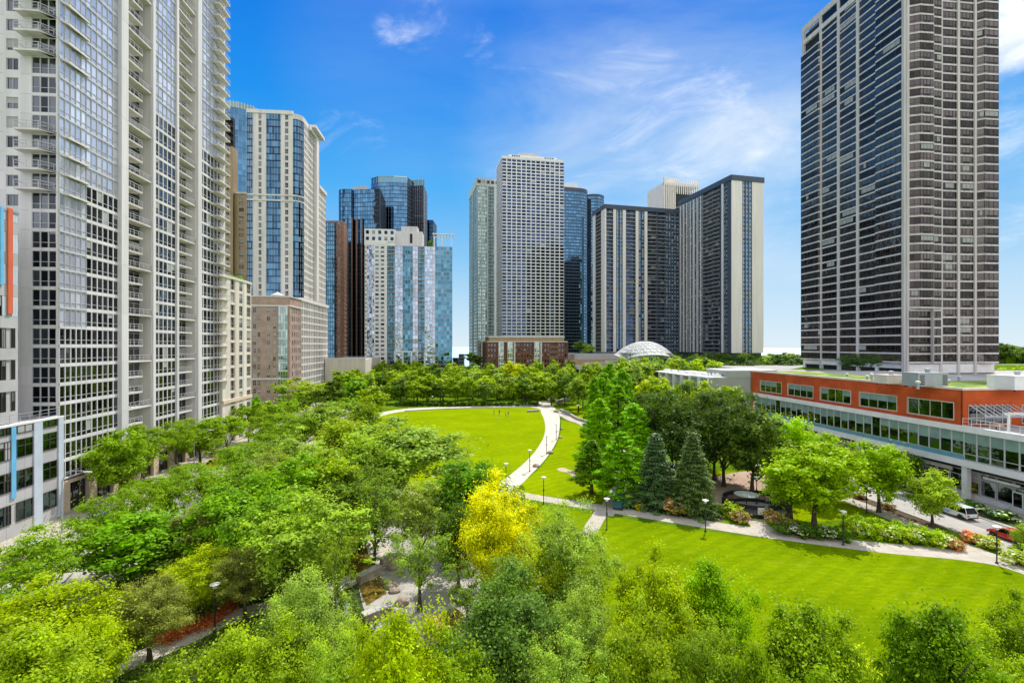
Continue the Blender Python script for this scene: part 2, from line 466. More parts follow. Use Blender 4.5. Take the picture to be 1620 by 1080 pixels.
# ---- near left: office building with colour stripes
def striped_building():
    A = -55.2; b0 = 46.0; b1 = GRID.on_a(99.5, A); bt = GRID.on_a(28.5, A - 1.2)
    o = GRID.w(A, b1); b = Building('office_building', 'grey panelled office building with blue and orange vertical stripes at the left edge', (o.x, o.y, 0))
    f = f_right(GRID, A, b0); wall = b.part('wall')
    S = lambda u: GRID.on_a(u, A) - b0
    top = 14.2; fh = 4.0
    fbx(wall, GRID, A - 22, A - .5, b0, b1 - .5, 0, top - .4, 'grey_panel'); fbx(wall, GRID, A - 22, A - .51, b0, b1 - .51, top - .39, top - .3, 'roofing')
    # lower wing: horizontal grey bands, windows and coloured panels between them
    ff = f_front(GRID, b1 - .02, A - 22)
    fbox(wall, Face(GRID.w(A - 22, b1), GRID.e, GRID.n), 0, 21.99, -.4, 0, 0, top, 'grey_panel')
    zs = [(-.1, 1.9), (4.3, 5.9), (8.3, 9.9), (12.2, 12.95)]
    for za, zb in zs:
        s = 0.0
        while s < b1 - b0 - .01:
            e = min(b1 - b0, s + 2.6); fbox(wall, f, s, e - .03, -.4, 0, za, zb, 'grey_panel'); s = e
    fbox(wall, f, 0, b1 - b0 - .02, -.4, -.05, zs[0][0], top - 1.3, 'grey_panel', .1)
    fbox(wall, f, 0, b1 - b0 + .1, -.5, .12, top - .25, top, 'white_paint')
    lay = [(-60, 6, 'W'), (6, 16.5, 'W'), (16.5, 24, 'blue'), (26, 51, 'W'), (52.5, 66, 'pale'), (66.5, 89, 'W'), (91.5, 99.3, 'pale')]
    for ua, ub, k in lay:
        s0, s1 = S(ua), S(ub)
        for j, (za, zb) in enumerate([(1.9, 4.3), (5.9, 8.3), (9.9, 12.2), (12.95, 13.95)]):
            if k == 'W':
                g = window(f, s0, s1, za, zb, .02, 'glass_green', 'bronze_frame', 2, (.62,) if j < 3 else (), .35, True, .08)
                b.cand('window', g)
        if k in ('blue', 'pale'):
            m = 'sky_blue_panel' if k == 'blue' else 'pale_panel'
            g = G(); fbox(g, f, s0, s1, -.02, .14, .3 if k == 'pale' else 5.0, 13.9, m); b.cand('colour_panel', g)
    rl = G(); rl.add(railing(f, 0, b1 - b0 - .2, -.6, top, 'steel', 1.1, 1.4)); b.parts['railing'] = rl
    # blue glass box on the deck
    g = b.part('glass_box'); B = b1 - 7.5
    fbx(g, GRID, A - 7, A - 1.9, b1 - 13.5, b1 - 7.6, top - .35, 19.4, 'glass_blue'); fbx(g, GRID, A - 6.9, A - 1.8, b1 - 13.6, b1 - 7.5, 19.4, 19.6, 'steel')
    for k in range(4): fbx(g, GRID, A - 1.9, A - 1.82, b1 - 13.5 + k * 1.95, b1 - 13.4 + k * 1.95, top - .35, 19.4, 'steel')
    fbx(g, GRID, A - 1.9, A - 1.83, b1 - 13.5, b1 - 7.6, 16.9, 17.05, 'steel')
    # tall part, set back
    A2 = A - 1.2; b2 = bt; top2 = 41.0
    f2 = f_right(GRID, A2, b0)
    fbx(wall, GRID, A2 - 20, A2 - .4, b0, b2 - .4, top - .3, top2 - .4, 'grey_panel')
    fbox(wall, Face(GRID.w(A2 - 20, b2), GRID.e, GRID.n), 0, 19.99, -.35, 0, top, top2, 'grey_panel')
    fb = b2 - b0; z = top; i = 0
    while z < top2 - .1:
        h = 1.5 if i % 2 == 0 else 2.5
        h = min(h, top2 - z)
        if i % 2 == 0:
            s = fb
            while s > 0:
                e = max(0, s - 2.4); fbox(wall, f2, e + .03, s, -.4, 0, z, z + h - .03, 'grey_panel'); s = e
        else:
            for (ua, ub) in ((-90, -40), (-36, -12), (-8, 3), (3.6, 10), (19, 24), (24.2, 28.2)):
                s0, s1 = GRID.on_a(ua, A2) - b0, GRID.on_a(ub, A2) - b0
                if s1 < 0: continue
                s0 = max(0, s0)
                if z > 27 and ua > 3: g = G(); fbox(g, f2, s0, s1, -.3, .01, z, z + h - .03, 'pale_panel'); b.cand('colour_panel', g)
                else: b.cand('window', window(f2, s0, s1, z, z + h - .03, -.1, 'glass_green', 'bronze_frame', 2, (), .4, True))
            fbox(wall, f2, 0, fb - .02, -.4, -.13, z, z + h - .03, 'grey_panel')
        z += h; i += 1
    for ua, ub, za, zb, m in ((10.5, 18, 28.0, 41.3, 'orange_panel'), (-2, 3.4, 31.5, 41.2, 'sky_blue_panel')):
        s0, s1 = GRID.on_a(ua, A2) - b0, GRID.on_a(ub, A2) - b0
        g = G(); fbox(g, f2, s0, s1, .0, .2, za, zb, m); b.cand('colour_panel', g)
    fbox(wall, f2, 0, fb + .1, -.5, .1, top2 - .15, top2 + .1, 'steel')
    b.done()
striped_building()

# ---- large left tower
def big_tower():
    A = -56.0; B = GRID.on_a(92, A); b1 = GRID.on_a(355.5, A)
    o = GRID.w(A, B)
    b = Building('apartment_tower', 'tallest apartment tower on the left, white piers, mirrored glass and stacked recessed balconies', (o.x, o.y, 0))
    fh = 2.71; z0 = 4.95; nf = 53; z1 = z0 + fh * nf
    wall = b.part('wall')
    aL = GRID.on_b(-120, B); cc = 'pale_concrete'
    # core stands clear of the recesses
    fbx(wall, GRID, aL + .5, A - 2.5, B + .5, b1 - .5, 0, z1 - .3, 'dark_glazing_core')
    fbx(wall, GRID, aL + .3, A - 2.4, B + .45, b1 - .45, z1 - .3, z1, 'roofing')
    fbx(wall, GRID, aL, A - .45, b1 - .4, b1, 0, z1, cc)
    # front (faces the park entrance)
    ff = f_front(GRID, B, aL); S = lambda u: GRID.on_b(u, B) - aL
    facade(b, ff, z0, z1, nf, [
        (S(-120), S(-30), 'W', dict(n=4, m=cc, wf=.4, hf=.55)), (S(-30), S(6), 'S', dict(m=cc, joint=fh)),
        (S(6), S(32.5), 'W', dict(n=1, wf=.72, hf=.6, sill=.2, m=cc, mx=2, blind=.1, gl='glass_dark')),
        (S(32.5), S(50.5), 'S', dict(m=cc, joint=fh, proud=.05)),
        (S(50.5), S(89.5), 'G', dict(n=3, bh=.4, gl='glass_dark', mz=(.34,), mw=.1, bm='pale_concrete'))])
    fbox(wall, ff, S(89.5), A - aL - .02, -.5, .1, 0, z1, cc)
    fbox(wall, ff, 0, A - aL - .05, -.5, 0, 0, z0, 'beige_stone')
    # corner balconies
    for i in [2, 3, 4, 5, 6][:0] + [15, 16, 17, 18, 22, 23, 24, 25, 29, 30, 31, 32]:
        z = z0 + i * fh
        g = G()
        a0 = GRID.on_b(36, B) ; bb = GRID.on_a(136, A)
        q = [GRID.w(a0, B - 1.5, z - .16), GRID.w(A - 1.4, B - 1.5, z - .16), GRID.w(A + .55, B + 1.2, z - .16), GRID.w(A + .55, bb, z - .16), GRID.w(A, bb, z - .16), GRID.w(A, B - .02, z - .16), GRID.w(a0, B - .02, z - .16)]
        g.poly(q[::-1], 'cream_concrete', .6); g.poly([(p.x, p.y, z + .1) for p in q], 'cream_concrete', .6)
        for k in range(len(q)):
            p1, p2 = q[k], q[(k + 1) % len(q)]; g.poly([p1, p2, (p2.x, p2.y, z + .1), (p1.x, p1.y, z + .1)], 'cream_concrete', .6)
        rg = railing(ff, a0 - aL + .05, A - 1.45 - aL, 1.45, z + .1, 'mullion', ends=1.4)
        d = q[2] - q[1]; f3 = Face((q[1].x, q[1].y), d, Vector((d.y, -d.x)))
        rg.add(railing(f3, .05, d.xy.length - .05, -.06, z + .1, 'mullion'))
        b.cand('balcony', g, {'railing': rg})
    # long side, facing the park
    fr = f_right(GRID, A, B); S = lambda u: GRID.on_a(u, A) - B
    gl = 'glass_painted_sky'  # upper floors only, dark panes below: reflected brightness painted by choice of glass
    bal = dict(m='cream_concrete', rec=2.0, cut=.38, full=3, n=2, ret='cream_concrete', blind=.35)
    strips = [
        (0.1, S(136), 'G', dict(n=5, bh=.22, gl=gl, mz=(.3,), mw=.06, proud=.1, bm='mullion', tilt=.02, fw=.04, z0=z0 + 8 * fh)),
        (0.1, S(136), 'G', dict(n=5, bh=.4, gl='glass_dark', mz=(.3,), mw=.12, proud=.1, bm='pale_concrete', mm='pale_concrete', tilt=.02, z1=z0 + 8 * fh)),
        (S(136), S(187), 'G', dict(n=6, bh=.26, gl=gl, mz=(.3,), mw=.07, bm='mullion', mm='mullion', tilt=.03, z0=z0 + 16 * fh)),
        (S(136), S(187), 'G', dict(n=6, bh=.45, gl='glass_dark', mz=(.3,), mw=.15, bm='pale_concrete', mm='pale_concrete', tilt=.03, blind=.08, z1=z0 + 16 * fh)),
        (S(187), S(198), 'S', dict(m=cc, proud=.55, joint=8.13)),
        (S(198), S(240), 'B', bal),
        (S(240), S(244), 'S', dict(m=cc, proud=.3)),
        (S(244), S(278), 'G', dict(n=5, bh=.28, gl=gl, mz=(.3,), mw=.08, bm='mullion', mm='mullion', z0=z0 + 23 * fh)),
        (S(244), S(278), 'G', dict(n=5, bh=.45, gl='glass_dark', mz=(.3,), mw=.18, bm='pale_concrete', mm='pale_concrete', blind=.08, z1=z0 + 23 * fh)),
        (S(278), S(281), 'S', dict(m=cc, proud=.3)),
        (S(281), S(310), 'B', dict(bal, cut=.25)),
        (S(310), S(316), 'S', dict(m=cc, proud=.5)),
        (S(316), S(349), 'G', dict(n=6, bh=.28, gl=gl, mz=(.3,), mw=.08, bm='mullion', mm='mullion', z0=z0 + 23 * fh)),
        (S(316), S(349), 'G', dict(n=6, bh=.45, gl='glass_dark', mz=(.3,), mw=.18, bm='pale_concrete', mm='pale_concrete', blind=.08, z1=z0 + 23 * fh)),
        (S(349), S(355.4), 'S', dict(m=cc, proud=.1))]
    # first two storeys: pale stone base with shop openings
    facade(b, fr, z0, z1, nf, strips)
    fbox(wall, fr, 0.05, S(355.4), -2.4, .25, 4.2, z0 - .28, 'beige_stone')
    s = .3
    while s < S(355) - 4:
        fbox(wall, fr, s, s + 1.6, -2.4, .2, 0, 4.2, 'beige_stone')
        b.cand('shop_window', window(fr, s + 1.65, s + 5.2, .3, 4.1, -.4, 'glass_dark', 'bronze_frame', 3, (.7,), .0)); s += 5.3
    for i in range(4, nf, 1):
        z = z0 + i * fh; g = G()
        fbox(g, fr, S(337), S(354), .12, 1.5, z - .1, z + .12, 'cream_concrete')
        b.cand('balcony', g, {'railing': railing(fr, S(337) + .05, S(354) - .05, 1.42, z + .12, 'mullion', ends=1.3, step=1.4)})
    b.done(130)
big_tower()

# ---- cream block beside it
def cream_block():
    A = -55.2; b0 = GRID.on_a(352, A); b1 = GRID.on_a(397.5, A); z1 = 40.6
    o = GRID.w(A, b1)
    b = Building('apartment_block', 'low cream apartment block with narrow window columns and a planted roof terrace', (o.x, o.y, 0))
    w = b.part('wall'); fbx(w, GRID, A - 26, A - .42, b0 + .1, b1 - .1, 0, z1 - .5, 'cream_wall'); fbx(w, GRID, A - 26, A - .4, b0, b1, z1 - .5, z1 - .4, 'roofing')
    f = f_right(GRID, A, b0); S = lambda u: GRID.on_a(u, A) - b0
    m = 'cream_wall'; nf = 13
    facade(b, f, 0.3, z1, nf, [(0, S(363.5), 'S', dict(m=m)), (S(363.5), S(373), 'W', dict(n=1, wf=.72, hf=.82, sill=.06, m=m, mx=2, mz=(.4,), gl='glass_bronze', rec=.35)),
        (S(373), S(377.5), 'S', dict(m=m, proud=.05)), (S(377.5), S(385), 'W', dict(n=1, wf=.7, hf=.78, sill=.1, m=m, mx=2, mz=(.35,), gl='glass_dark')),
        (S(385), S(389.5), 'S', dict(m=m, proud=.05)), (S(389.5), S(397.5), 'W', dict(n=1, wf=.8, hf=.8, sill=.08, m=m, mx=3, mz=(.4,), gl='glass_green'))])
    fbox(w, f, 0, b1 - b0 + .1, -.5, .25, 10.2, 11.0, 'beige_stone'); fbox(w, f, 0, b1 - b0 + .1, -.5, .2, z1 - .35, z1 + .25, 'cream_wall')
    b.parts['railing'] = railing(f, 0, b1 - b0, -.6, z1 + .25, 'bronze_frame', 1.3, .7)
    fr = Face(GRID.w(A - 26, b1), GRID.e, GRID.n); fbox(w, fr, 0, 25.9, -.4, -.01, 0, z1, m)
    b.done(); return b
cream_block()

# ---- pink brick corner building and the tall striped tower behind it
def pink_block():
    A = -64.6; B = GRID.on_a(458.5, A); b1 = GRID.on_a(476, A); z1 = 42.6; aL = GRID.on_b(396, B)
    o = GRID.w(A, B)
    b = Building('brick_apartment_block', 'pinkish brick apartment block with a glazed corner bay and a roof terrace', (o.x, o.y, 0))
    w = b.part('wall'); m = 'pink_brick'
    fbx(w, GRID, aL, A - .42, B + .42, b1, 0, z1 - 1.2, m); fbx(w, GRID, aL, A - .45, B + .45, b1, z1 - 1.2, z1 - 1.1, 'roofing')
    f = f_front(GRID, B, aL); S = lambda u: GRID.on_b(u, B) - aL
    nf = 12
    facade(b, f, 2.0, 39.0, nf, [(0, S(399), 'S', dict(m=m)), (S(399), S(413), 'W', dict(n=2, wf=.68, hf=.6, m=m, gl='glass_dark', mx=2, mz=(.5,))), (S(413), S(420.5), 'S', dict(m=m)),
        (S(420.5), S(428.5), 'W', dict(n=1, wf=.66, hf=.55, m=m, mx=2, gl='glass_dark', blind=.5)), (S(428.5), S(430.5), 'S', dict(m=m)),
        (S(430.5), S(438), 'W', dict(n=1, wf=.66, hf=.55, m=m, mx=2, gl='glass_dark', blind=.5)), (S(438), S(440.5), 'S', dict(m=m)),
        (S(440.5), S(455.5), 'G', dict(n=4, bh=.5, gl='glass_sea', bm='pale_concrete', mm='steel', mw=.12, proud=.35, mz=(.4,))), (S(455.5), S(458.5) - .02, 'S', dict(m=m))])
    fbox(w, f, 0, A - aL + .25, -.42, .3, 39.0, 39.5, 'pale_concrete'); fbox(w, f, 0, A - aL, -.42, .05, 39.5, z1, m); fbox(w, f, 0, A - aL + .3, -.5, .35, z1, z1 + .35, 'pale_concrete')
    fbox(w, f, 0, A - aL + .12, -.42, .22, 11.0, 11.5, 'pale_concrete'); fbox(w, f, 0, A - aL, -.42, .02, 0, 2.0, 'brown_strip')
    r = f_right(GRID, A, B); S2 = lambda u: GRID.on_a(u, A) - B
    facade(b, r, 2.0, 39.0, nf, [(0.02, S2(461), 'S', dict(m=m)), (S2(461), S2(468), 'W', dict(n=2, wf=.55, hf=.62, m=m, gl='glass_dark', mx=2)), (S2(468), S2(476), 'W', dict(n=3, wf=.55, hf=.62, m=m, gl='glass_dark', mx=2))])
    fbox(w, r, 0.02, b1 - B, -.42, .28, 39.0, 39.49, 'pale_concrete'); fbox(w, r, 0.02, b1 - B, -.42, .04, 39.5, z1, m); fbox(w, r, 0.02, b1 - B, -.5, .34, z1, z1 + .34, 'pale_concrete')
    fbox(w, r, 0.02, b1 - B, -.42, .02, 0, 2.0, 'brown_strip')
    g = G()
    for k in range(3): fbox(g, r, 1.2 + k * 4, 4.2 + k * 4, .1, 1.5, 4.8, 4.95, 'black_metal')
    b.parts['entrance_canopy'] = g
    b.parts['railing'] = railing(f, 0, A - aL, -.6, z1 + .35, 'mullion', 1.1, 1.0)
    b.done()
    x, y, z = GRID.w((aL + A) / 2 + 1, B + 5, z1 - 1.1)
    um = empty('parasol', (x, y, z), 0, 'white pointed parasol on the roof terrace of the pink brick block', 'parasol')
    g = G(); g.tube([(0, 0, 0), (0, 0, 2.6)], [.05, .05], 'steel', 6); g.build('pole', um)
    g = G(); g.lathe([(2.6, 2.2), (1.3, 2.85), (.05, 3.5)], 'white_paint', 8); g.build('canopy', um)
pink_block()
def striped_tower():
    A = -65.5; B = GRID.on_a(476, A) + .6; b1 = GRID.on_a(515.5, A); z1 = 120.5; aL = GRID.on_b(391.0, B)
    o = GRID.w(A, B)
    b = Building('apartment_tower', 'cream tower with three dark blue glass stripes and a rounded corner', (o.x, o.y, 0))
    w = b.part('wall'); m = 'cream_concrete'
    R0 = 3.4
    fbx(w, GRID, aL, A - R0 - .5, B + .5, b1 - 14, 0, z1 - .3, 'dark_glazing_core'); fbx(w, GRID, aL, A - 1.9, B + R0 + .6, b1, 0, 98, 'dark_glazing_core')
    fbx(w, GRID, aL, A - 1.9, B + R0 + .6, b1 - 13.9, 98, z1 - .3, 'dark_glazing_core'); fbx(w, GRID, aL, A - R0, B + .45, b1 - 14, z1 - .3, z1, 'roofing')
    f = f_front(GRID, B, aL); S = lambda u: GRID.on_b(u, B) - aL
    nf = 42; dk = dict(bh=.5, gl='glass_navy', bm='glass_deepblue', mm='steel', mw=.14)
    facade(b, f, 2, z1, nf, [(0, S(400), 'G', dict(dk, n=3, proud=.3)), (S(400), S(408.5), 'S', dict(m=m)), (S(408.5), S(414), 'W', dict(n=1, wf=.86, hf=.72, sill=.12, m=m, mx=2, mz=(.4,), blind=.06)), (S(414), S(421.5), 'S', dict(m=m)),
        (S(421.5), S(444), 'G', dict(dk, n=5, proud=.25)), (S(444), S(450.5), 'S', dict(m=m)), (S(450.5), S(456.5), 'W', dict(n=1, wf=.86, hf=.72, sill=.12, m=m, mx=2, mz=(.4,), blind=.06)), (S(456.5), S(463.5), 'S', dict(m=m))])
    # rounded corner
    c = GRID.w(A - R0, B + R0).to_2d(); aS = GRID.on_b(463.5, B); n = 5
    pts = [GRID.w(aS, B).to_2d()] + [c + GRID.e * (R0 * math.sin(t)) - GRID.n * (R0 * math.cos(t)) for t in [math.pi / 2 * k / n for k in range(n + 1)]]
    for p, q in zip(pts, pts[1:]):
        d = (q - p); 
        if d.length < .05: continue
        F_ = Face((p.x, p.y), d, Vector((d.y, -d.x))); facade(b, F_, 2, z1 - 2, 41, [(0, d.length, 'G', dict(dk, n=1 if d.length < 2 else 2))])
        fbox(w, F_, 0, d.length, -.6, .15, z1 - 2, z1 + .2, m)
    for zz in (86.2, 84.0): 
        fbox(w, f, 0, S(463.5), -.3, .36, zz, zz + .6, m)
        for p, q in zip(pts, pts[1:]):
            d = q - p
            if d.length > .05: fbox(w, Face((p.x, p.y), d, Vector((d.y, -d.x))), 0, d.length, -.3, .36, zz, zz + .6, m)
    fbox(w, f, -.2, S(463.5), -.6, .4, z1 - .3, z1 + 1.2, m)
    # long side
    r = f_right(GRID, A, B + R0); S2 = lambda u: GRID.on_a(u, A) - B - R0
    Lr = b1 - B - R0
    facade(b, r, 2, z1 - 2, 41, [(0, S2(488), 'W', dict(n=5, wf=.6, hf=.62, m=m, gl='glass_dark', z0=44, blind=.5)), (S2(488), S2(497), 'W', dict(n=4, wf=.72, hf=.72, m=m, sill=.1, gl='glass_bronze', rec=.8, z0=44)),
        (S2(497), S2(500.5), 'S', dict(m=m, proud=1.2, z0=44)), (S2(500.5), S2(504.5), 'W', dict(n=3, wf=.72, hf=.72, m=m, sill=.1, gl='glass_bronze', rec=.8, z0=44))], far=True)
    fbox(w, r, 0, S2(496), -1.4, .1, z1 - 2, z1 + .2, m); fbox(w, r, S2(491), S2(505.5), -8, 2.4, z1 + .2, z1 + 1.4, m); fbox(w, r, S2(488), S2(504), -2, .8, z1 - 2, z1 + .2, m)
    facade(b, r, 2, 98, 33, [(S2(504.6), Lr, 'W', dict(n=8, wf=.7, hf=.72, m=m, sill=.1, gl='glass_bronze', rec=.8, z0=44)), ], far=True)
    fbox(w, r, S2(504.6), Lr + .2, -2, .5, 98, 99.5, m)
    # podium storeys project a little
    r2 = f_right(GRID, A + 1.0, GRID.on_a(477, A + 1.0)); L2 = b1 - GRID.on_a(477, A + 1.0)
    facade(b, r2, 1.5, 42.5, 14, [(0, L2 * .42, 'W', dict(n=7, wf=.66, hf=.74, sill=.1, m=m, gl='glass_bronze', rec=.6)), (L2 * .42, L2, 'W', dict(n=9, wf=.74, hf=.78, sill=.08, m=m, gl='glass_bronze', rec=.7))], far=True)
    fbox(w, r2, -.3, L2 + .2, -1.4, .3, 42.5, 43.8, m); fbox(w, r2, 0, L2, -1.2, 0, 0, 1.5, m)
    b.done()
striped_tower()

# ---- tan brick tower and blue glass tower behind
def tan_tower():
    B = 232.0; aL = GRID.on_b(340, B); aM = GRID.on_b(368.5, B); aR = GRID.on_b(391, B + 1.5)
    o = GRID.w(aM, B); b = Building('residential_tower', 'tan masonry tower with small dark windows and black balconies on its higher part', (o.x, o.y, 0))
    w = b.part('wall'); m = 'tan_wall'; h1 = zt(236, B * .96); h2 = zt(308, B * .96)
    fbx(w, GRID, aL, aM - .01, B + .42, B + 4.5, 0, h1, m); fbx(w, GRID, aM, aR, B + 1.92, B + 22, 0, h2, m)
    f = f_front(GRID, B, aL); S = lambda u: GRID.on_b(u, B) - aL
    facade(b, f, 1, h1, 39, [(0, S(357), 'S', dict(m=m)), (S(357), S(363.5), 'W', dict(n=1, wf=.7, hf=.55, m=m, gl='glass_bronze')), (S(363.5), aM - aL, 'S', dict(m=m))], far=True)
    g = f_front(GRID, B + 1.5, aM); S3 = lambda u: GRID.on_b(u, B + 1.5) - aM
    facade(b, g, 1, h2, 32, [(0, S3(377.5), 'S', dict(m=m)), (S3(377.5), S3(386.5), 'W', dict(n=1, wf=.85, hf=.6, m=m, gl='glass_bronze', mx=2, blind=.5)), (S3(386.5), aR - aM, 'S', dict(m=m))], far=True)
    fbox(w, g, -.1, aR - aM + .3, -.5, .4, h2, h2 + .8, 'cream_wall')
    hb = zt(187, B * .96); fbx(w, GRID, aL, aM - 1, B + 2.5, B + 4.5, h1, hb, 'dark_glazing_core')
    k = 0; z = h1 + .3
    while z < hb - 1:
        q = G(); fbx(q, GRID, aM - 9, aM - .6, B + .1, B + 2.5, z, z + .3, 'bronze_frame')
        b.cand('balcony', q, {'railing': railing(f_front(GRID, B + .2, aM - 9), 0, 8.3, 0, z + .3, 'bronze_frame', far=True)}); z += 2.95
    b.done()
tan_tower()
def blue_behind():
    Y = 285.0; xl = (346 - U0) * Y / F; xr = (395 - U0) * Y / F
    pts = [(xl, Y), (xl + 8, Y - 2.5), (xr - 6, Y - 1), (xr, Y + 4), (xr, Y + 26), (xl, Y + 26)]
    b = Building('glass_tower', 'pale blue glass tower mostly hidden behind the tan masonry tower', (xl + 10, Y, 0))
    outward_prism(b, pts, 0, zt(172, Y), 50, lambda l: int(l / 2.2) + 1, dict(bh=.5, gl='glass_blue', bm='glass_blue', mm='steel', mw=.12))
    w = b.part('roof_screen')
    for i in range(4):
        p, q = Vector(pts[i]), Vector(pts[i + 1]); d = q - p; F_ = Face(p, d, Vector((d.y, -d.x)))
        fbox(w, F_, .1, d.length - .1, -.3, -.1, zt(172, Y), zt(163, Y), 'glass_sea')
        s = 0
        while s < d.length: fbox(w, F_, s, s + .2, -.1, .02, zt(172, Y), zt(162, Y), 'white_paint'); s += 1.6
    b.done()
blue_behind()

# ---- garage wall
def garage():
    B = 246.0; a0 = GRID.on_b(514, B); a1 = GRID.on_b(578, B)
    o = GRID.w(a0, B); b = Building('parking_garage', 'plain beige parking podium wall between the towers', (o.x, o.y, 0), 'garage')
    w = b.part('wall'); fbx(w, GRID, a0, a1, B, B + 45, 0, zt(567.5, B), 'cream_wall'); fbx(w, GRID, a0 - .2, a1 + .2, B - .2, B + .1, zt(567.5, B), zt(565.5, B), 'pale_concrete')
    for k in range(5): fbx(w, GRID, a0 + 2 + k * 3.9, a0 + 2.06 + k * 3.9, B - .02, B + .01, .5, zt(570, B), 'grey_panel')
    b.parts['railing'] = railing(f_front(GRID, B, a0), 0, a1 - a0, -.2, zt(565.5, B), 'steel', 1.0, 2.0, far=True)
    b.done()
garage()

# ---- centre-left cluster
def cluster():
    Y = 300.0; X = lambda u, y=300.0: (u - U0) * y / F
    b = Building('residential_tower', 'dark brown brick tower with a curved glass end, left of the blue glass towers', (X(530), Y, 0))
    pts = fillet([(X(500), Y), (X(545), Y), (X(551, 330), Y + 30), (X(500, 330), Y + 30)], 1, 6)
    outward_prism(b, pts, 0, zt(349, Y), 36, lambda l: max(1, int(l / 2.6)), dict(bh=.9, gl='glass_dark', bm='brown_strip', mm='brown_strip', mw=1.1))
    outward_prism(b, [(X(515.5, Y - 1.5), Y - 1.5), (X(531), Y - 1.5), (X(531), Y + 1), (X(515.5), Y + 1)], 0, zt(352, Y - 1.5), 36, lambda l: 4, dict(bh=.5, gl='glass_teal', bm='glass_deepblue', mm='navy_trim', mw=.2))
    b.done()
    Y = 345.0
    b = Building('glass_tower', 'dark blue glass tower with brown vertical fins and a flat square roof box', (X(570, Y), Y, 0))
    pts = [(X(534.5, Y), Y), (X(556, Y), Y), (X(558, Y + 2), Y + 2), (X(602, Y), Y - 1), (X(610, Y + 30), Y + 30), (X(545, Y + 30), Y + 30)]
    pts = fillet(pts, 0, 5, 5)
    outward_prism(b, pts, 0, zt(299, Y), 44, lambda l: int(l / 1.9) + 1, dict(bh=.45, gl='glass_blue', bm='glass_deepblue', mm='navy_trim', mw=.12))
    w = b.part('roof_box'); w.box(X(557, Y), X(577, Y), Y + 4, Y + 14, zt(299, Y) - .5, zt(291.5, Y), 'steel')
    fn = b.part('fin')
    for u in (548, 555.5, 563, 571, 579): fn.box(X(u - .7, Y - 2), X(u + .7, Y - 2), Y - .9, Y + .3, 0, zt(345 if u < 575 else 372, Y), 'brown_strip')
    b.done()
    Y = 385.0
    b = Building('glass_tower', 'tall curved blue glass tower with a pale framed crown behind the white one', (X(630, Y), Y, 0))
    pts = [(X(586, Y), Y + 2), (X(600, Y), Y - 3), (X(625, Y), Y - 4), (X(645, Y), Y - 2), (X(648, Y), Y + 5), (X(670, Y), Y + 3), (X(676, Y + 30), Y + 30), (X(590, Y + 30), Y + 30)]
    outward_prism(b, pts, 0, zt(291, Y), 50, lambda l: int(l / 2.1) + 1, dict(bh=.45, gl='glass_blue', bm='glass_deepblue', mm='steel', mw=.16))
    w = b.part('crown'); P = [Vector(p) for p in pts]
    for i in range(5):
        p, q = P[i], P[i + 1]; d = q - p; n = Vector((d.y, -d.x)); F_ = Face(p, d, n); s = 0
        fbox(w, F_, 0, d.length, -.5, .1, zt(282.5, Y), zt(281, Y), 'glass_sea'); fbox(w, F_, 0, d.length, -.4, -.2, zt(291, Y), zt(282.5, Y), 'glass_teal')
        while s < d.length: fbox(w, F_, s, s + .4, -.2, .12, zt(291, Y), zt(282, Y), 'steel'); s += 3.2
    w.box(X(618, Y + 8), X(647, Y + 8), Y + 8, Y + 18, zt(291, Y), zt(278.5, Y), 'glass_deepblue')
    b.done()
    Y = 420.0
    b = Building('glass_tower', 'small blue glass tower peeking out right of the curved one', (X(678, Y), Y, 0))
    outward_prism(b, [(X(664, Y), Y), (X(685, Y), Y), (X(685, Y), Y + 20), (X(664, Y), Y + 20)], 0, zt(348, Y), 40, lambda l: int(l / 2.4) + 1, dict(bh=.5, gl='glass_blue', bm='glass_deepblue', mm='navy_trim', mw=.2))
    b.done()
cluster()

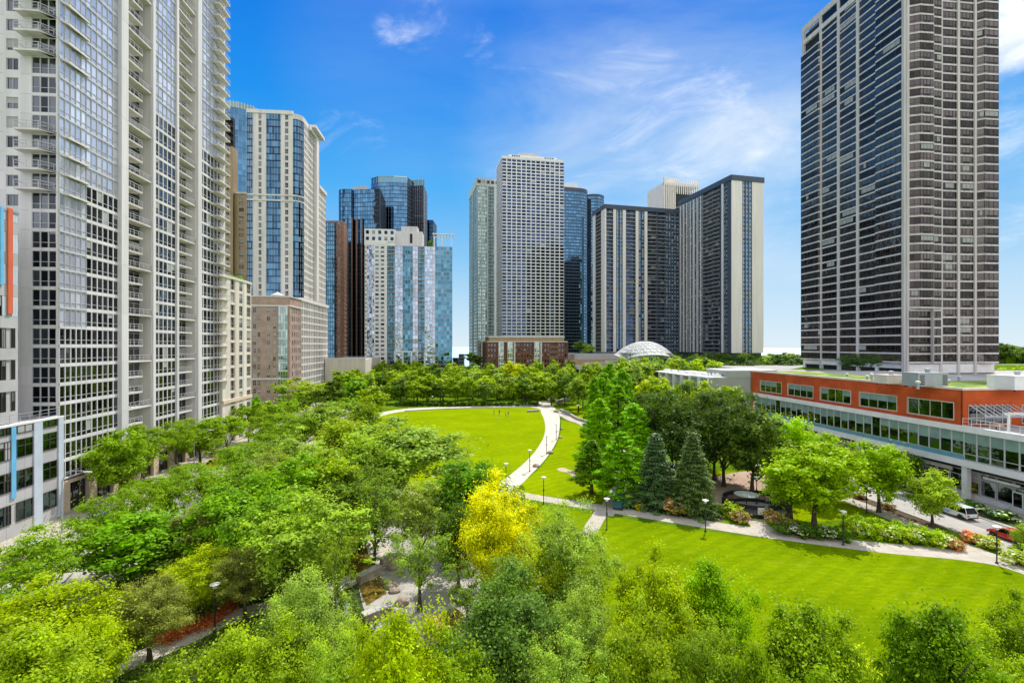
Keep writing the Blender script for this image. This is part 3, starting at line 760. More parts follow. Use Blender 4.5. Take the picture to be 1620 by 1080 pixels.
# ---- white and glass tower in front
def white_glass_tower():
    B = 300.0; aL = GRID.on_b(577, B); aR = GRID.on_b(715.5, B)
    Yc = 297.0; o = GRID.w(aL, B)
    b = Building('apartment_tower', 'white framed apartment tower with broken mirror reflections and a roof pergola', (o.x, o.y, 0))
    w = b.part('wall'); m = 'white_paint'; z1 = zt(390, Yc); zt1 = zt(364.5, Yc)
    fbx(w, GRID, aL + .3, aR - .4, B + 1.9, B + 26, 0, z1, 'dark_glazing_core'); fbx(w, GRID, aL + .2, aR - .2, B + .4, B + 25.9, z1 - .3, z1, 'roofing')
    f = f_front(GRID, B, aL); S = lambda u: GRID.on_b(u, B) - aL
    zb = zt(583, Yc); nf = 29
    bal = dict(m=m, rec=1.5, n=3, ret=m, sm='pale_concrete', rm='navy_trim', gl='glass_teal', blind=.2)
    mos = dict(bh=.22, gl='glass_mosaic', mw=.1, bm='steel', mm='steel', tilt=.12)
    zl = zt(557, Yc)
    strips = [(0, S(580.5), 'W', dict(n=1, m=m, wf=.5, hf=.5)), (S(580.5), S(592), 'G', dict(mos, n=3)), (S(592), S(609.5), 'W', dict(n=2, wf=.62, hf=.55, m=m, gl='glass_dark', blind=.25)), (S(609.5), S(612), 'S', dict(m=m)),
              (S(612), S(625), 'B', bal), (S(625), S(637), 'G', dict(mos, n=3)), (S(637), S(653), 'G', dict(mos, n=4, gl='glass_teal', tilt=.1)), (S(653), S(661), 'G', dict(mos, n=2, gl='glass_painted_sky')),
              (S(661), S(672), 'B', dict(bal, n=2)), (S(672), S(684), 'G', dict(mos, n=3)), (S(684), S(688.5), 'G', dict(mos, n=1, gl='glass_painted_sky')), (S(688.5), aR - aL, 'G', dict(mos, n=6, gl='glass_teal', tilt=.08, bh=.3))]
    facade(b, f, zb, z1, nf, strips, far=True)
    # lower double-height frame
    for ua, ub in ((625, 637), (637, 651), (651, 661), (672, 685)):
        fbox(w, f, S(ua) - .5, S(ua) + .5, -.3, .5, zb - 2, zl, m)
    fbox(w, f, S(625) - .5, S(661) + .5, -.3, .52, zl, zl + .8, m); fbox(w, f, S(660.5), S(661.5), -.3, .49, zb - 2, zl, m); fbox(w, f, S(672) - .5, S(688.5), -.3, .5, zl - 2.5, zl - 1.8, m)
    # base columns
    s = 0.6
    for u in (577.5, 591, 612, 625, 660, 688): fbox(w, f, S(u), S(u) + 1.0, -1, .1, 0, zb, m)
    fbox(w, f, .3, aR - aL - .3, -2, -1.2, 0, zb, 'glass_green')
    # white top storeys
    fbox(w, f, -.2, S(612), -8, .1, z1, z1 + 2.2, m); z2 = zt1
    facade(b, f, z1 + 2.2, z2, 2, [(-.2, S(625), 'W', dict(n=5, wf=.5, hf=.55, m=m, gl='glass_deepblue'))], far=True)
    fbx(w, GRID, aL, GRID.on_b(625, B), B + .4, B + 12, z1, z2 - .2, m)
    w.add(G()); fbx(w, GRID, GRID.on_b(625, B), GRID.on_b(668, B), B + 2, B + 14, z1, z2 - .6, 'pale_concrete'); fbx(w, GRID, GRID.on_b(634, B), GRID.on_b(660, B), B + 3, B + 12, z2 - .6, zt(357.5, Yc), 'pale_concrete')
    fbx(w, GRID, GRID.on_b(648, B), GRID.on_b(652, B), B + 1.9, B + 2.05, z1 + 2, z2 - 2, 'black_metal')
    # pergola on the roof
    g = b.part('roof_pergola'); zp = zt(371, Yc)
    fbx(g, GRID, GRID.on_b(684, B), aR + 1.5, B - .8, B - .3, zp, zp + .6, m); fbx(g, GRID, GRID.on_b(684, B), aR + 1.5, B + 9, B + 9.5, zp, zp + .6, m)
    for k in range(7): a = GRID.on_b(685 + 5.2 * k, B); fbx(g, GRID, a, a + .35, B - .3, B + 9, zp + .1, zp + .5, m)
    for u in (686, 699, 713.5):
        a = GRID.on_b(u, B)
        for bb in (B + .1, B + 9.1): fbx(g, GRID, a, a + .4, bb, bb + .4, z1, zp, m)
    b.done()
white_glass_tower()

# ---- centre: pale green ribbed tower, white grid tower, blue towers
def centre():
    fr = EAST; B = 425.0
    aL = fr.on_b(754.5, B); aR = fr.on_b(790, B); Yc = fr.w(aL, B).y; z1 = zt(281, Yc); o = fr.w(aL, B)
    b = Building('apartment_tower', 'slender pale green-white tower with vertical ribs, left of the white grid tower', (o.x, o.y, 0))
    w = b.part('wall'); m = 'green_white_wall'; D = 45
    fbx(w, fr, aL + .4, aR, B + .4, B + D, 0, z1 - 1, m)
    f = f_front(fr, B, aL); S = lambda u: fr.on_b(u, B) - aL
    gg = dict(bh=.7, gl='glass_sea', bm='grey_green_wall', mm=m, mw=.3)
    facade(b, f, 2, z1 - 7, 52, [(0, S(756.5), 'S', dict(m=m)), (S(756.5), S(761), 'G', dict(gg, n=2)), (S(761), S(763), 'S', dict(m=m, proud=.4)), (S(763), S(770), 'G', dict(gg, n=3)), (S(770), S(772.5), 'S', dict(m=m, proud=.4)), (S(772.5), S(782), 'G', dict(gg, n=4, gl='glass_teal')), (S(782), aR - aL, 'S', dict(m=m))], far=True)
    fbox(w, f, -.5, aR - aL, -.6, .5, z1 - 7, z1 - 5.8, m)
    facade(b, f, z1 - 5.8, z1, 1, [(0, aR - aL, 'W', dict(n=5, wf=.7, hf=.5, m=m, gl='glass_bronze'))], far=True)
    l = f_left(fr, aL, B)
    facade(b, l, 2, z1 - 7, 52, [(0, 2, 'S', dict(m=m)), (2, D / 2 - 1, 'G', dict(gg, n=6)), (D / 2 - 1, D / 2 + 1, 'S', dict(m=m, proud=.4)), (D / 2 + 1, D - 2, 'G', dict(gg, n=6)), (D - 2, D, 'S', dict(m=m))], far=True)
    fbox(w, l, 0, D, -.6, .4, z1 - 7, z1, m)
    b.done()
    fr = MID; B = 395.0
    aL = fr.on_b(794, B); aR = fr.on_b(892.5, B); Yc = fr.w(aL, B).y; z1 = zt(250, Yc); D = 27; o = fr.w(aL, B)
    b = Building('apartment_tower', 'tall white tower covered in a grid of small dark windows', (o.x, o.y, 0))
    w = b.part('wall'); m = 'white_paint'; fbx(w, fr, aL + .4, aR - .4, B + .4, B + D - .4, 0, z1, 'white_paint')
    f = f_front(fr, B, aL); z0 = zt(536, Yc); nf = 54
    o2 = dict(wf=.82, hf=.70, sill=.15, m=m, gl='glass_deepblue', rec=.3, blind=.04)
    facade(b, f, z0, z1, nf, [(0, aR - aL, 'W', dict(o2, n=13))], far=True)
    l = f_left(fr, aL, B); facade(b, l, z0, z1, nf, [(0, D, 'W', dict(o2, n=8))], far=True)
    rr = Face(fr.w(aR, B), fr.n, fr.e); fbox(w, rr, 0, D, -.3, -.02, 0, z1, m)
    fbox(w, f, 0, aR - aL, -.4, 0, 0, z0, m); fbox(w, l, 0, D, -.4, -.01, 0, z0, m)
    fbox(w, f, -.1, aR - aL, -.5, .15, z1, z1 + 2.0, m); fbox(w, l, 0, D, -.5, .13, z1, z1 + 1.9, m)
    zr = z1 + 2
    for k, (p, q, h) in enumerate(((.12, .9, 2.6), (.28, .62, 4.6), (.36, .52, 5.4))):
        fbx(w, fr, aL + (aR - aL) * p, aL + (aR - aL) * q, B + 3 + k, B + D - 3 - k, z1 - .2 + .01 * k, zr + h, 'cream_wall' if k else m)
    wv = G()
    for k in range(4): fbx(b.part('roof_vent'), fr, aL + (aR - aL) * (.17 + .035 * k), aL + (aR - aL) * (.19 + .035 * k), B + 2.6, B + 2.98, zr + .3, zr + 2, 'dark_metal'); fbx(b.part('roof_vent'), fr, aL + (aR - aL) * (.70 + .04 * k), aL + (aR - aL) * (.72 + .04 * k), B + 2.6, B + 2.98, zr + .3, zr + 2, 'dark_metal')
    b.done()
    X = lambda u, y: (u - U0) * y / F
    Y = 455.0
    b = Building('glass_tower', 'dark blue banded glass tower with a white crown, right of the white grid tower', (X(905, Y), Y, 0))
    pts = fillet([(X(886, Y), Y - 4), (X(931, Y), Y + 2), (X(934, Y), Y + 30), (X(890, Y), Y + 30)], 1, 9)
    z1 = zt(303, Y)
    outward_prism(b, pts, 0, z1, 56, lambda l: int(l / 2.6) + 1, dict(bh=.95, gl='glass_blue', bm='navy_trim', mm='navy_trim', mw=.15))
    w = b.part('crown'); P = [Vector(p) for p in pts]
    for i in range(len(P) - 2):
        p, q = P[i], P[i + 1]; d = q - p; F_ = Face(p, d, Vector((d.y, -d.x)))
        fbox(w, F_, 0, d.length, -1, .2, z1, z1 + 3.2, 'navy_trim'); fbox(w, F_, -.3, d.length - .1, -12, -2, z1 + 3.2, z1 + 7.5, 'white_paint') if i == 0 else None
    b.done()
    Y = 480.0; c = (X(941, Y), Y + 12); rr = 11
    b = Building('glass_tower', 'round dark blue glass tower directly left of the cream and black slab', (c[0], c[1], 0))
    pts = [(c[0] + rr * math.cos(t), c[1] + rr * math.sin(t)) for t in [2 * math.pi * k / 20 for k in range(20)]]
    outward_prism(b, pts, 0, zt(309, Y), 56, lambda l: 1, dict(bh=1.0, gl='glass_blue', bm='navy_trim', mm='navy_trim', mw=.2))
    w = b.part('crown'); w.lathe([(rr + .2, 0), (rr + .2, 1.6), (rr - 1.5, 1.6)], 'navy_trim', 24, (c[0], c[1], zt(309, Y)))
    b.done()
centre()

# ---- brick low-rise in front of the white grid tower
def brick_lowrise():
    fr = MID; B = 292.0; aL = fr.on_b(771, B); aR = fr.on_b(897, B); Yc = fr.w(aL, B).y; o = fr.w(aL, B)
    b = Building('brick_building', 'dark red brick low-rise with white bay windows at the foot of the white tower', (o.x, o.y, 0))
    w = b.part('wall'); m = 'red_brick'; z1 = zt(541, Yc) ; zz = zt(592, Yc)
    fbx(w, fr, aL + .4, aR - .2, B + .5, B + 20, 0, z1, m); fbx(w, fr, aL + 1.5, aR - 1.5, B + 2.0, B + 19, z1, zt(533.5, Yc), 'tan_wall')
    fbx(w, fr, aL + 1, aR - 1, B + 1.6, B + 19.4, zt(533.5, Yc), zt(531.5, Yc), 'pale_concrete')
    f = f_front(fr, B, aL); W = aR - aL; st = []; n = 9; k = 0
    for i in range(n):
        s = W * i / n; e = W * (i + 1) / n
        if i in (1, 2, 5): st += [(s, s + 1.2, 'S', dict(m=m)), (s + 1.2, e - 1.2, 'G', dict(n=3, bh=.8, gl='glass_sea', bm='white_paint', mm='white_paint', mw=.35, proud=.7)), (e - 1.2, e, 'S', dict(m=m))]
        elif i == 7: st += [(s, e, 'B', dict(m='tan_wall', rec=1.3, n=2))]
        else: st += [(s, e, 'W', dict(n=3, wf=.5, hf=.55, m=m, gl='glass_dark', blind=.3))]
    facade(b, f, zz, z1, 6, st, far=True)
    fbox(w, f, -.3, W + .3, -.5, .5, z1, z1 + .6, 'cream_wall')
    for i in (0, 3, 6, 9): fbox(w, f, W * i / 9 - .5, W * i / 9 + .5, -.4, .35, 0, z1 - .01, 'cream_wall' if i in (3, 6) else m)
    fbox(w, f, 0, W, -.45, 0, 0, zz, m)
    s = 1.6
    p = f_front(fr, B + 2.0, aL)
    facade(b, p, z1 + .2, zt(533.5, Yc) - .1, 1, [(1.6, W - 1.6, 'W', dict(n=20, wf=.6, hf=.7, m='tan_wall', gl='glass_dark', proud=.1))], far=True)
    l = f_left(fr, aL, B); fbox(w, l, 0, 20, -.4, 0, 0, z1, m)
    b.done()
    # flat roofed podium to the right of it
    B2 = 286; a0 = fr.on_b(897, B2); a1 = fr.on_b(1010, B2); o = fr.w(a0, B2)
    b = Building('podium_building', 'low pale podium with terraces between the brick low-rise and the white dome', (o.x, o.y, 0))
    w = b.part('wall'); Y2 = fr.w(a0, B2).y
    fbx(w, fr, a0, a1, B2 + 4, B2 + 30, 0, zt(569, Y2), 'tan_wall'); fbx(w, fr, a0 + 8, a1 - 4, B2 + 10, B2 + 30, zt(569, Y2), zt(560, Y2), 'grey_panel')
    for k, (p, q, v) in enumerate(((.0, .3, 579), (.25, .6, 575), (.55, .98, 572))):
        fbx(w, fr, a0 + (a1 - a0) * p, a0 + (a1 - a0) * q, B2 + k * .7, B2 + 6, 0, zt(v, Y2), 'cream_wall' if k != 1 else 'beige_stone')
        fbx(w, fr, a0 + (a1 - a0) * p, a0 + (a1 - a0) * q, B2 + k * .7 - .3, B2 + 1 + k, zt(v, Y2), zt(v - 1.2, Y2), 'white_paint')
    f = f_front(fr, B2, a0)
    for k in range(16):
        b.cand('window', window(f, 1 + k * 2.5, 2.6 + k * 2.5, zt(590, Y2), zt(584, Y2), .1 , 'glass_dark', 'bronze_frame', 1, (), 0, False))
    b.parts['railing'] = railing(f_front(fr, B2 + 4, a0), 0, a1 - a0, -.1, zt(569, Y2), 'mullion', 1.1, 1.6, far=True)
    b.done()
brick_lowrise()

# ---- cream and black slab building with two wings
def slab_building():
    fr = EAST
    # left wing front plane and right wing front corner
    c2 = Vector(((1157 - U0) * 300 / F, 300.0)); a2, b2 = fr.ab(*c2)          # right wing front-left corner
    c1 = Vector(((957 - U0) * 341 / F, 341.0)); a1, b1 = fr.ab(*c1)           # left wing front-left corner
    b = Building('apartment_tower', 'wide cream and black slab apartment building with two wings meeting at an inner corner', (c1.x, c1.y, 0))
    w = b.part('wall'); m = 'ivory'
    zb = 19.5; zL = zt(330, 341); zR = zt(285, 300)
    aR = fr.on_b(1207.5, b2)
    fbx(w, fr, a1 + .4, a2 + .5, b1 + 2.0, b1 + 20, 0, zL, 'dark_glazing_core'); fbx(w, fr, a2 + 1.9, aR - .4, b2 + 2.0, b1 + 20, 0, zR, 'dark_glazing_core')
    nf = 37
    wn = lambda n, **k: dict(dict(n=n, wf=.5, hf=.62, m='navy_trim', gl='glass_blue', fr='mullion', rec=.25, blind=.35, bm='steel', bandp=-.1), **k)
    bl = dict(m='navy_trim', rec=1.6, proj=.5, n=2, ret='navy_trim', back='navy_trim', sm='mullion', rm='steel', gl='glass_deepblue', blind=.15)
    f = f_front(fr, b1, a1); S = lambda u: fr.on_b(u, b1) - a1
    wr = dict(n=1, wf=.42, hf=.62, m=m, gl='glass_dark', rec=.2, blind=.3)
    facade(b, f, zb, zL, nf, [(0, S(959), 'S', dict(m=m, proud=.2)), (S(959), S(970), 'B', bl), (S(970), S(974.5), 'S', dict(m=m, proud=.25)), (S(974.5), S(985), 'W', wn(2)), (S(985), S(990), 'S', dict(m=m, proud=.25)),
        (S(990), S(1005.5), 'B', bl), (S(1005.5), S(1010), 'S', dict(m=m, proud=.25)), (S(1010), S(1019.5), 'W', wn(2)), (S(1019.5), S(1024), 'S', dict(m=m, proud=.25)),
        (S(1024), S(1039), 'B', bl), (S(1039), S(1040.5), 'S', dict(m='navy_trim')), (S(1040.5), S(1053), 'B', bl), (S(1053), a2 - a1, 'W', wn(5))], far=True)
    fbox(w, f, -.4, a2 - a1, -1.8, .6, zL, zL + 3.0, 'navy_trim')
    # left flank of the left wing
    l = f_left(fr, a1, b1)
    facade(b, l, zb, zL, nf, [(0, 6, 'S', dict(m=m, proud=.2)), (6, 16, 'B', dict(bl, n=2)), (16, 21, 'S', dict(m=m, proud=.2))], far=True)
    fbox(w, l, -.3, 21, -1.8, .58, zL, zL + 3.0, 'navy_trim')
    # left flank of the right wing
    l2 = f_left(fr, a2, b2); D = b1 - b2; S2 = lambda u: fr.on_a(u, a2) - b2
    facade(b, l2, zb, zR, 40, [(0, S2(1151), 'S', dict(m='navy_trim')), (S2(1151), S2(1145), 'W', wn(2)), (S2(1145), S2(1142.5), 'S', dict(m=m, proud=.6)), (S2(1142.5), S2(1139), 'S', dict(m='navy_trim')), (S2(1139), S2(1128), 'B', dict(bl, n=2)),
        (S2(1128), S2(1112), 'B', dict(bl, n=3)), (S2(1112), D, 'W', wn(12, bm='navy_trim', m='steel', wf=.6))], far=True)
    for k in range(7):
        s = S2(1112) + (D - S2(1112)) * (k + .5) / 7; fbox(w, l2, s - .35, s + .35, 0, .35, zb, zR - 1, m)
    fbox(w, l2, -.4, D, -1.8, .6, zR, zR + 3.2, 'navy_trim')
    # balcony bay and front of the right wing
    f2 = f_front(fr, b2, a2); S3 = lambda u: fr.on_b(u, b2) - a2
    facade(b, f2, zb, zR, 40, [(0, S3(1174), 'S', dict(m=m, proud=.2)), (S3(1174), S3(1189.5), 'W', wn(3, wf=.55, mx=2)), (S3(1189.5), aR - a2, 'S', dict(m=m, proud=.2))], far=True)
    fbox(w, f2, -.4, aR - a2 + .4, -1.8, .6, zR, zR + 3.2, 'navy_trim')
    rr = Face(fr.w(aR, b2), fr.n, fr.e); fbox(w, rr, 0, D, -.3, -.01, zb, zR, 'navy_trim')
    # dark base storey
    fbx(w, fr, a1 - .1, a2 + .5, b1 + 1.5, b1 + 19, 0, zb, 'navy_trim'); fbx(w, fr, a2 + 1.5, aR - .2, b2 + 1.5, b1 + 19, 0, zb + .01, 'navy_trim')
    # roofs
    fbx(b.part('roof'), fr, a1, a2 - .1, b1 + 1.9, b1 + 20, zL, zL + .5, 'roofing'); fbx(b.part('roof'), fr, a2 + 1.9, aR, b2 + 1.9, b1 + 20, zR, zR + .5, 'roofing')
    b.done()
    # ribbed cream tower behind
    B = 372; aL = fr.on_b(1049, B); aR = fr.on_b(1104, B); Y = fr.w(aL, B).y; o = fr.w(aL, B)
    b = Building('office_tower', 'cream tower top with vertical ribs rising behind the black and cream slab', (o.x, o.y, 0))
    w = b.part('wall'); z1 = zt(289, Y); aM = fr.on_b(1069, B)
    fbx(w, fr, aL, aM, B, B + 26, 0, z1 - 2, 'ivory'); fbx(w, fr, aM, aR, B - 1, B + 25, 0, z1 - 7, 'dark_metal')
    k = aL
    while k < aR:
        fbx(w, fr, k, k + .7, B - 1.8, B - .9 if k > aM else B, z1 - 9 if k > aM else 0, zt(281, Y), 'ivory'); k += 2.0
    fbx(w, fr, aL, aR, B - .88, B + 25.9, z1 - 2, z1, 'ivory')
    b.done()
slab_building()

# ---- white lattice dome
def dome():
    Y = 272.0; cx = (1030 - U0) * Y / F; zb = zt(570, Y); Rw = 15.6; Hh = 10.3
    b = Building('domed_pavilion', 'white lattice shell dome with arched openings in front of the slab building', (cx, Y, 0), 'pavilion')
    cy = Y + 12
    w = b.part('base'); w.lathe([(Rw, 0), (Rw, zb)], 'cream_wall', 24, (cx, cy, 0))
    # shell: cap that lifts into arches on the sides
    s = b.part('shell'); NA, NRr = 48, 7
    def pt(i, j, off=0):
        a = 2 * math.pi * i / NA; t = j / NRr
        cut = .38 * (math.cos(3 * (a + math.pi / 2 + math.pi / 3 * 1.0)) * .5 + .5) ** 1.0
        arch = abs(math.sin(1.5 * (a + math.pi / 2 + math.pi / 3)))
        rmax = 1.0 - .16 * (1 - arch) if True else 1
        rad = Rw * 1.12 * t * (1 - .18 * (1 - abs(math.cos(1.5 * (a + math.pi / 2)))))
        z = zb + Hh * (1 - (t * .98) ** 2.2) * 1.0 + (2.6 * t ** 3) * abs(math.cos(1.5 * (a + math.pi / 2)))
        return Vector((cx + rad * math.cos(a), cy + rad * math.sin(a), z + off))
    for i in range(NA):
        for j in range(NRr):
            p = [pt(i, j), pt(i, j + 1), pt(i + 1, j + 1), pt(i + 1, j)]
            if j == 0: s.poly(p[1:], 'dome_shell')
            else:
                s.poly(p, 'dome_shell', .3 + .5 * ((i + j) % 2))
    rb = b.part('rib')
    for i in range(0, NA, 2):
        for sgn in (1, -1):
            pts = [pt(i + sgn * (j) * 1.0, j, .25) for j in range(1, NRr + 1)]
            rb.tube(pts, [.16] * len(pts), 'white_paint', 4, False)
    for j in range(2, NRr + 1): rb.tube([pt(i, j, .22) for i in range(NA + 1)], [.13 if j < NRr else .4] * (NA + 1), 'white_paint', 4, False)
    g = G()
    for k in range(24):
        a = math.pi + math.pi * (k + .5) / 24; x, y = cx + (Rw - 1) * math.cos(a), cy + (Rw - 1) * math.sin(a); t = Vector((-math.sin(a), math.cos(a))); F_ = Face((x, y), t, Vector((math.cos(a), math.sin(a))))
        b.cand('window', window(F_, -.98, .98, zb, zb + 4.2, 0, 'glass_sea', 'white_paint', 2, (.5,), 0, True, .18))
    b.done()
dome()

# ---- large dark tower on the right
def right_tower():
    Yc = 157.0; c = Vector(((1434 - U0) * Yc / F, Yc)); fr = GRID; a0, b0 = fr.ab(*c)
    b = Building('apartment_tower', 'large bronze-glass tower on the right with pale floor bands and angled bays', (c.x, c.y, 15))
    w = b.part('wall'); m = 'band_stone'
    nf = 51; fh = 2.9; z0 = 18.6; z1 = z0 + fh * 45
    nf = 45
    D = fr.on_a(1270, a0) - b0; W = fr.on_b(1573.5, b0) - a0
    fbx(w, fr, a0 + .6, a0 + W - .6, b0 + .6, b0 + D - .6, 14, z1 + 3, 'dark_glazing_core'); fbx(w, fr, a0 + .5, a0 + W - .5, b0 + .5, b0 + D - .5, z1 + 3, z1 + 3.2, 'roofing')
    def banded(F_, s0, s1, d0, d1, zz0, zz1, n, npan, dark=False):
        """floor bands and strip windows on a bay whose face runs from depth d0 to d1"""
        p = Vector(F_.p(s0, d0, 0)[:2]); q = Vector(F_.p(s1, d1, 0)[:2]); t = q - p
        nn = F_.n - t.normalized() * F_.n.dot(t.normalized())
        G_ = Face(p, t, nn); Lg = t.length; k = (zz1 - zz0) / n
        for i in range(n + 1): fbox(w, G_, 0, Lg, -.6, .12, zz0 + i * k - .27, zz0 + i * k + .27, m)
        for i in range(n):
            g = window(G_, 0.02, Lg - .02, zz0 + i * k + .27, zz0 + (i + 1) * k - .27, -.02, 'glass_bronze', 'bronze_frame', npan, (.3,), .0, True, .07, .03)
            if npan >= 3 and R.random() < .8:
                s = Lg * (.32 if npan > 3 else .2); e = Lg * (.72 if npan > 3 else .9)
                fbox(g, G_, s, e, -.02, .07, zz0 + i * k + .29, zz0 + i * k + .9, 'black_metal', .2)
            if R.random() < .10: fquad(g, G_, Lg * R.choice((.05, .25, .55)), Lg * R.choice((.68, .8, .95)), .04, zz0 + i * k + .9, zz0 + (i + 1) * k - .45, 'blind')
            b.cand('window', g)
    # left side (runs back toward the lake)
    l = f_left(fr, a0, b0); S = lambda u: fr.on_a(u, a0) - b0
    def pier(F_, s, wd, za, zb_, d=.35): fbox(w, F_, s - wd / 2, s + wd / 2, -.6, d, za, zb_, m)
    cols = [1430, 1389, 1357.5, 1327, 1300, 1270]
    ztop = z1
    banded(l, S(1430) + .1, S(1389), .9, .9, z0, ztop + 2.9, nf + 1, 5); banded(l, S(1389), S(1386), .9, .0, z0, ztop + 2.9, nf + 1, 1)
    banded(l, S(1386), S(1357.5), 0, 0, z0, ztop, nf, 4); banded(l, S(1357.5), S(1327), 0, 0, z0, ztop, nf, 5); banded(l, S(1327), S(1300), 0, 0, z0, ztop, nf, 5)
    banded(l, S(1300), S(1297), 0, .8, z0, ztop - 5.8, nf - 2, 1); banded(l, S(1297), D, .8, .8, z0, ztop - 5.8, nf - 2, 5)
    for u in (1357.5, 1327, 1299): pier(l, S(u), 1.1, 14, z1 + 4)
    pier(l, .35, .9, 14, z1 + 3, .95)
    # open top frame of the left side
    fbox(w, l, 0, D, -.6, .4, z1 + 4, z1 + 6.4, m); fbox(w, l, 0, D, -.6, .38, z1 - 1.2, z1 + .6, m)
    fbox(b.part('top_glazing'), l, 1, S(1300), -.4, -.1, z1 + .6, z1 + 4, 'glass_bronze'); pier(l, D - .5, 1, z1 - 5.8, z1 + 6)
    fbx(w, fr, a0 + 2, a0 + 12, b0 + D - 9, b0 + D - 1, z1 + 3, z1 + 5, 'dark_metal')
    # right side (faces the park)
    f = f_front(fr, b0, a0); S = lambda u: fr.on_b(u, b0) - a0
    def col(u, wd=.9, d=.5, zz=0): fbox(w, f, S(u) - wd / 2, S(u) + wd / 2, -.6, d, 14, z1 + 3 + zz, m)
    zz0, n2, zt2 = z0 - fh * 0, nf + 1, z1 + fh
    nl = 6; zsplit = z0 + nl * fh
    banded(f, S(1436), S(1449), .2, 1.5, zsplit, zt2, n2 - nl, 2); banded(f, S(1449), S(1470), 1.5, 1.5, zsplit, zt2, n2 - nl, 4); banded(f, S(1470), S(1487), .8, .5, zsplit, zt2, n2 - nl, 3)
    banded(f, S(1436), S(1486), .5, .5, z0, zsplit - .75, nl, 8)
    banded(f, S(1489), S(1514), 0, 0, z0, zt2, n2, 4); banded(f, S(1516), S(1541), 0, 0, z0, zt2, n2, 4)
    banded(f, S(1542.5), S(1551), -.3, 1.2, z0, z1, nf, 1); banded(f, S(1551), S(1573.5), 1.2, 1.2, z0, z1, nf, 3)
    for u in (1435.0, 1487.5, 1515, 1541.5): col(u, .8, .45)
    fbox(w, f, S(1469.7), S(1470.5), -.6, 1.55, z0, zt2, m)
    r = Face(fr.w(a0 + W, b0), fr.n, fr.e); fbox(w, r, 0, D, -.6, .0, 14, z1, m)
    fbox(w, f, 0, W, -.6, 1.2, z1 + 3, z1 + 4.6, m)
    # pale base and columns at street deck level
    fbox(w, f, .2, W - .4, -1.5, .1, 15.2, z0 - .5, 'white_paint'); fbox(w, l, .2, D - .4, -1.5, .1, 16.6, z0 - .5, 'white_paint')
    for u in (1272, 1299, 1327, 1357, 1386): fbox(w, l, fr.on_a(u, a0) - b0 - .6, fr.on_a(u, a0) - b0 + .4, -1.4, .05, 14.9, 16.6, 'white_paint')
    fbx(w, fr, a0 + 3, a0 + W - 3, b0 + 3, b0 + D - 3, 14.9, 17, 'glass_bronze')
    # roof plant
    g = b.part('roof_plant'); fbx(g, fr, a0 + W * .45, a0 + W * .62, b0 + 3, b0 + 12, z1 + 3.2, z1 + 8, 'brown_strip'); fbx(g, fr, a0 + W * .72, a0 + W * .9, b0 + 2, b0 + 9, z1 + 3.2, z1 + 7, 'brown_strip')
    b.done()
right_tower()

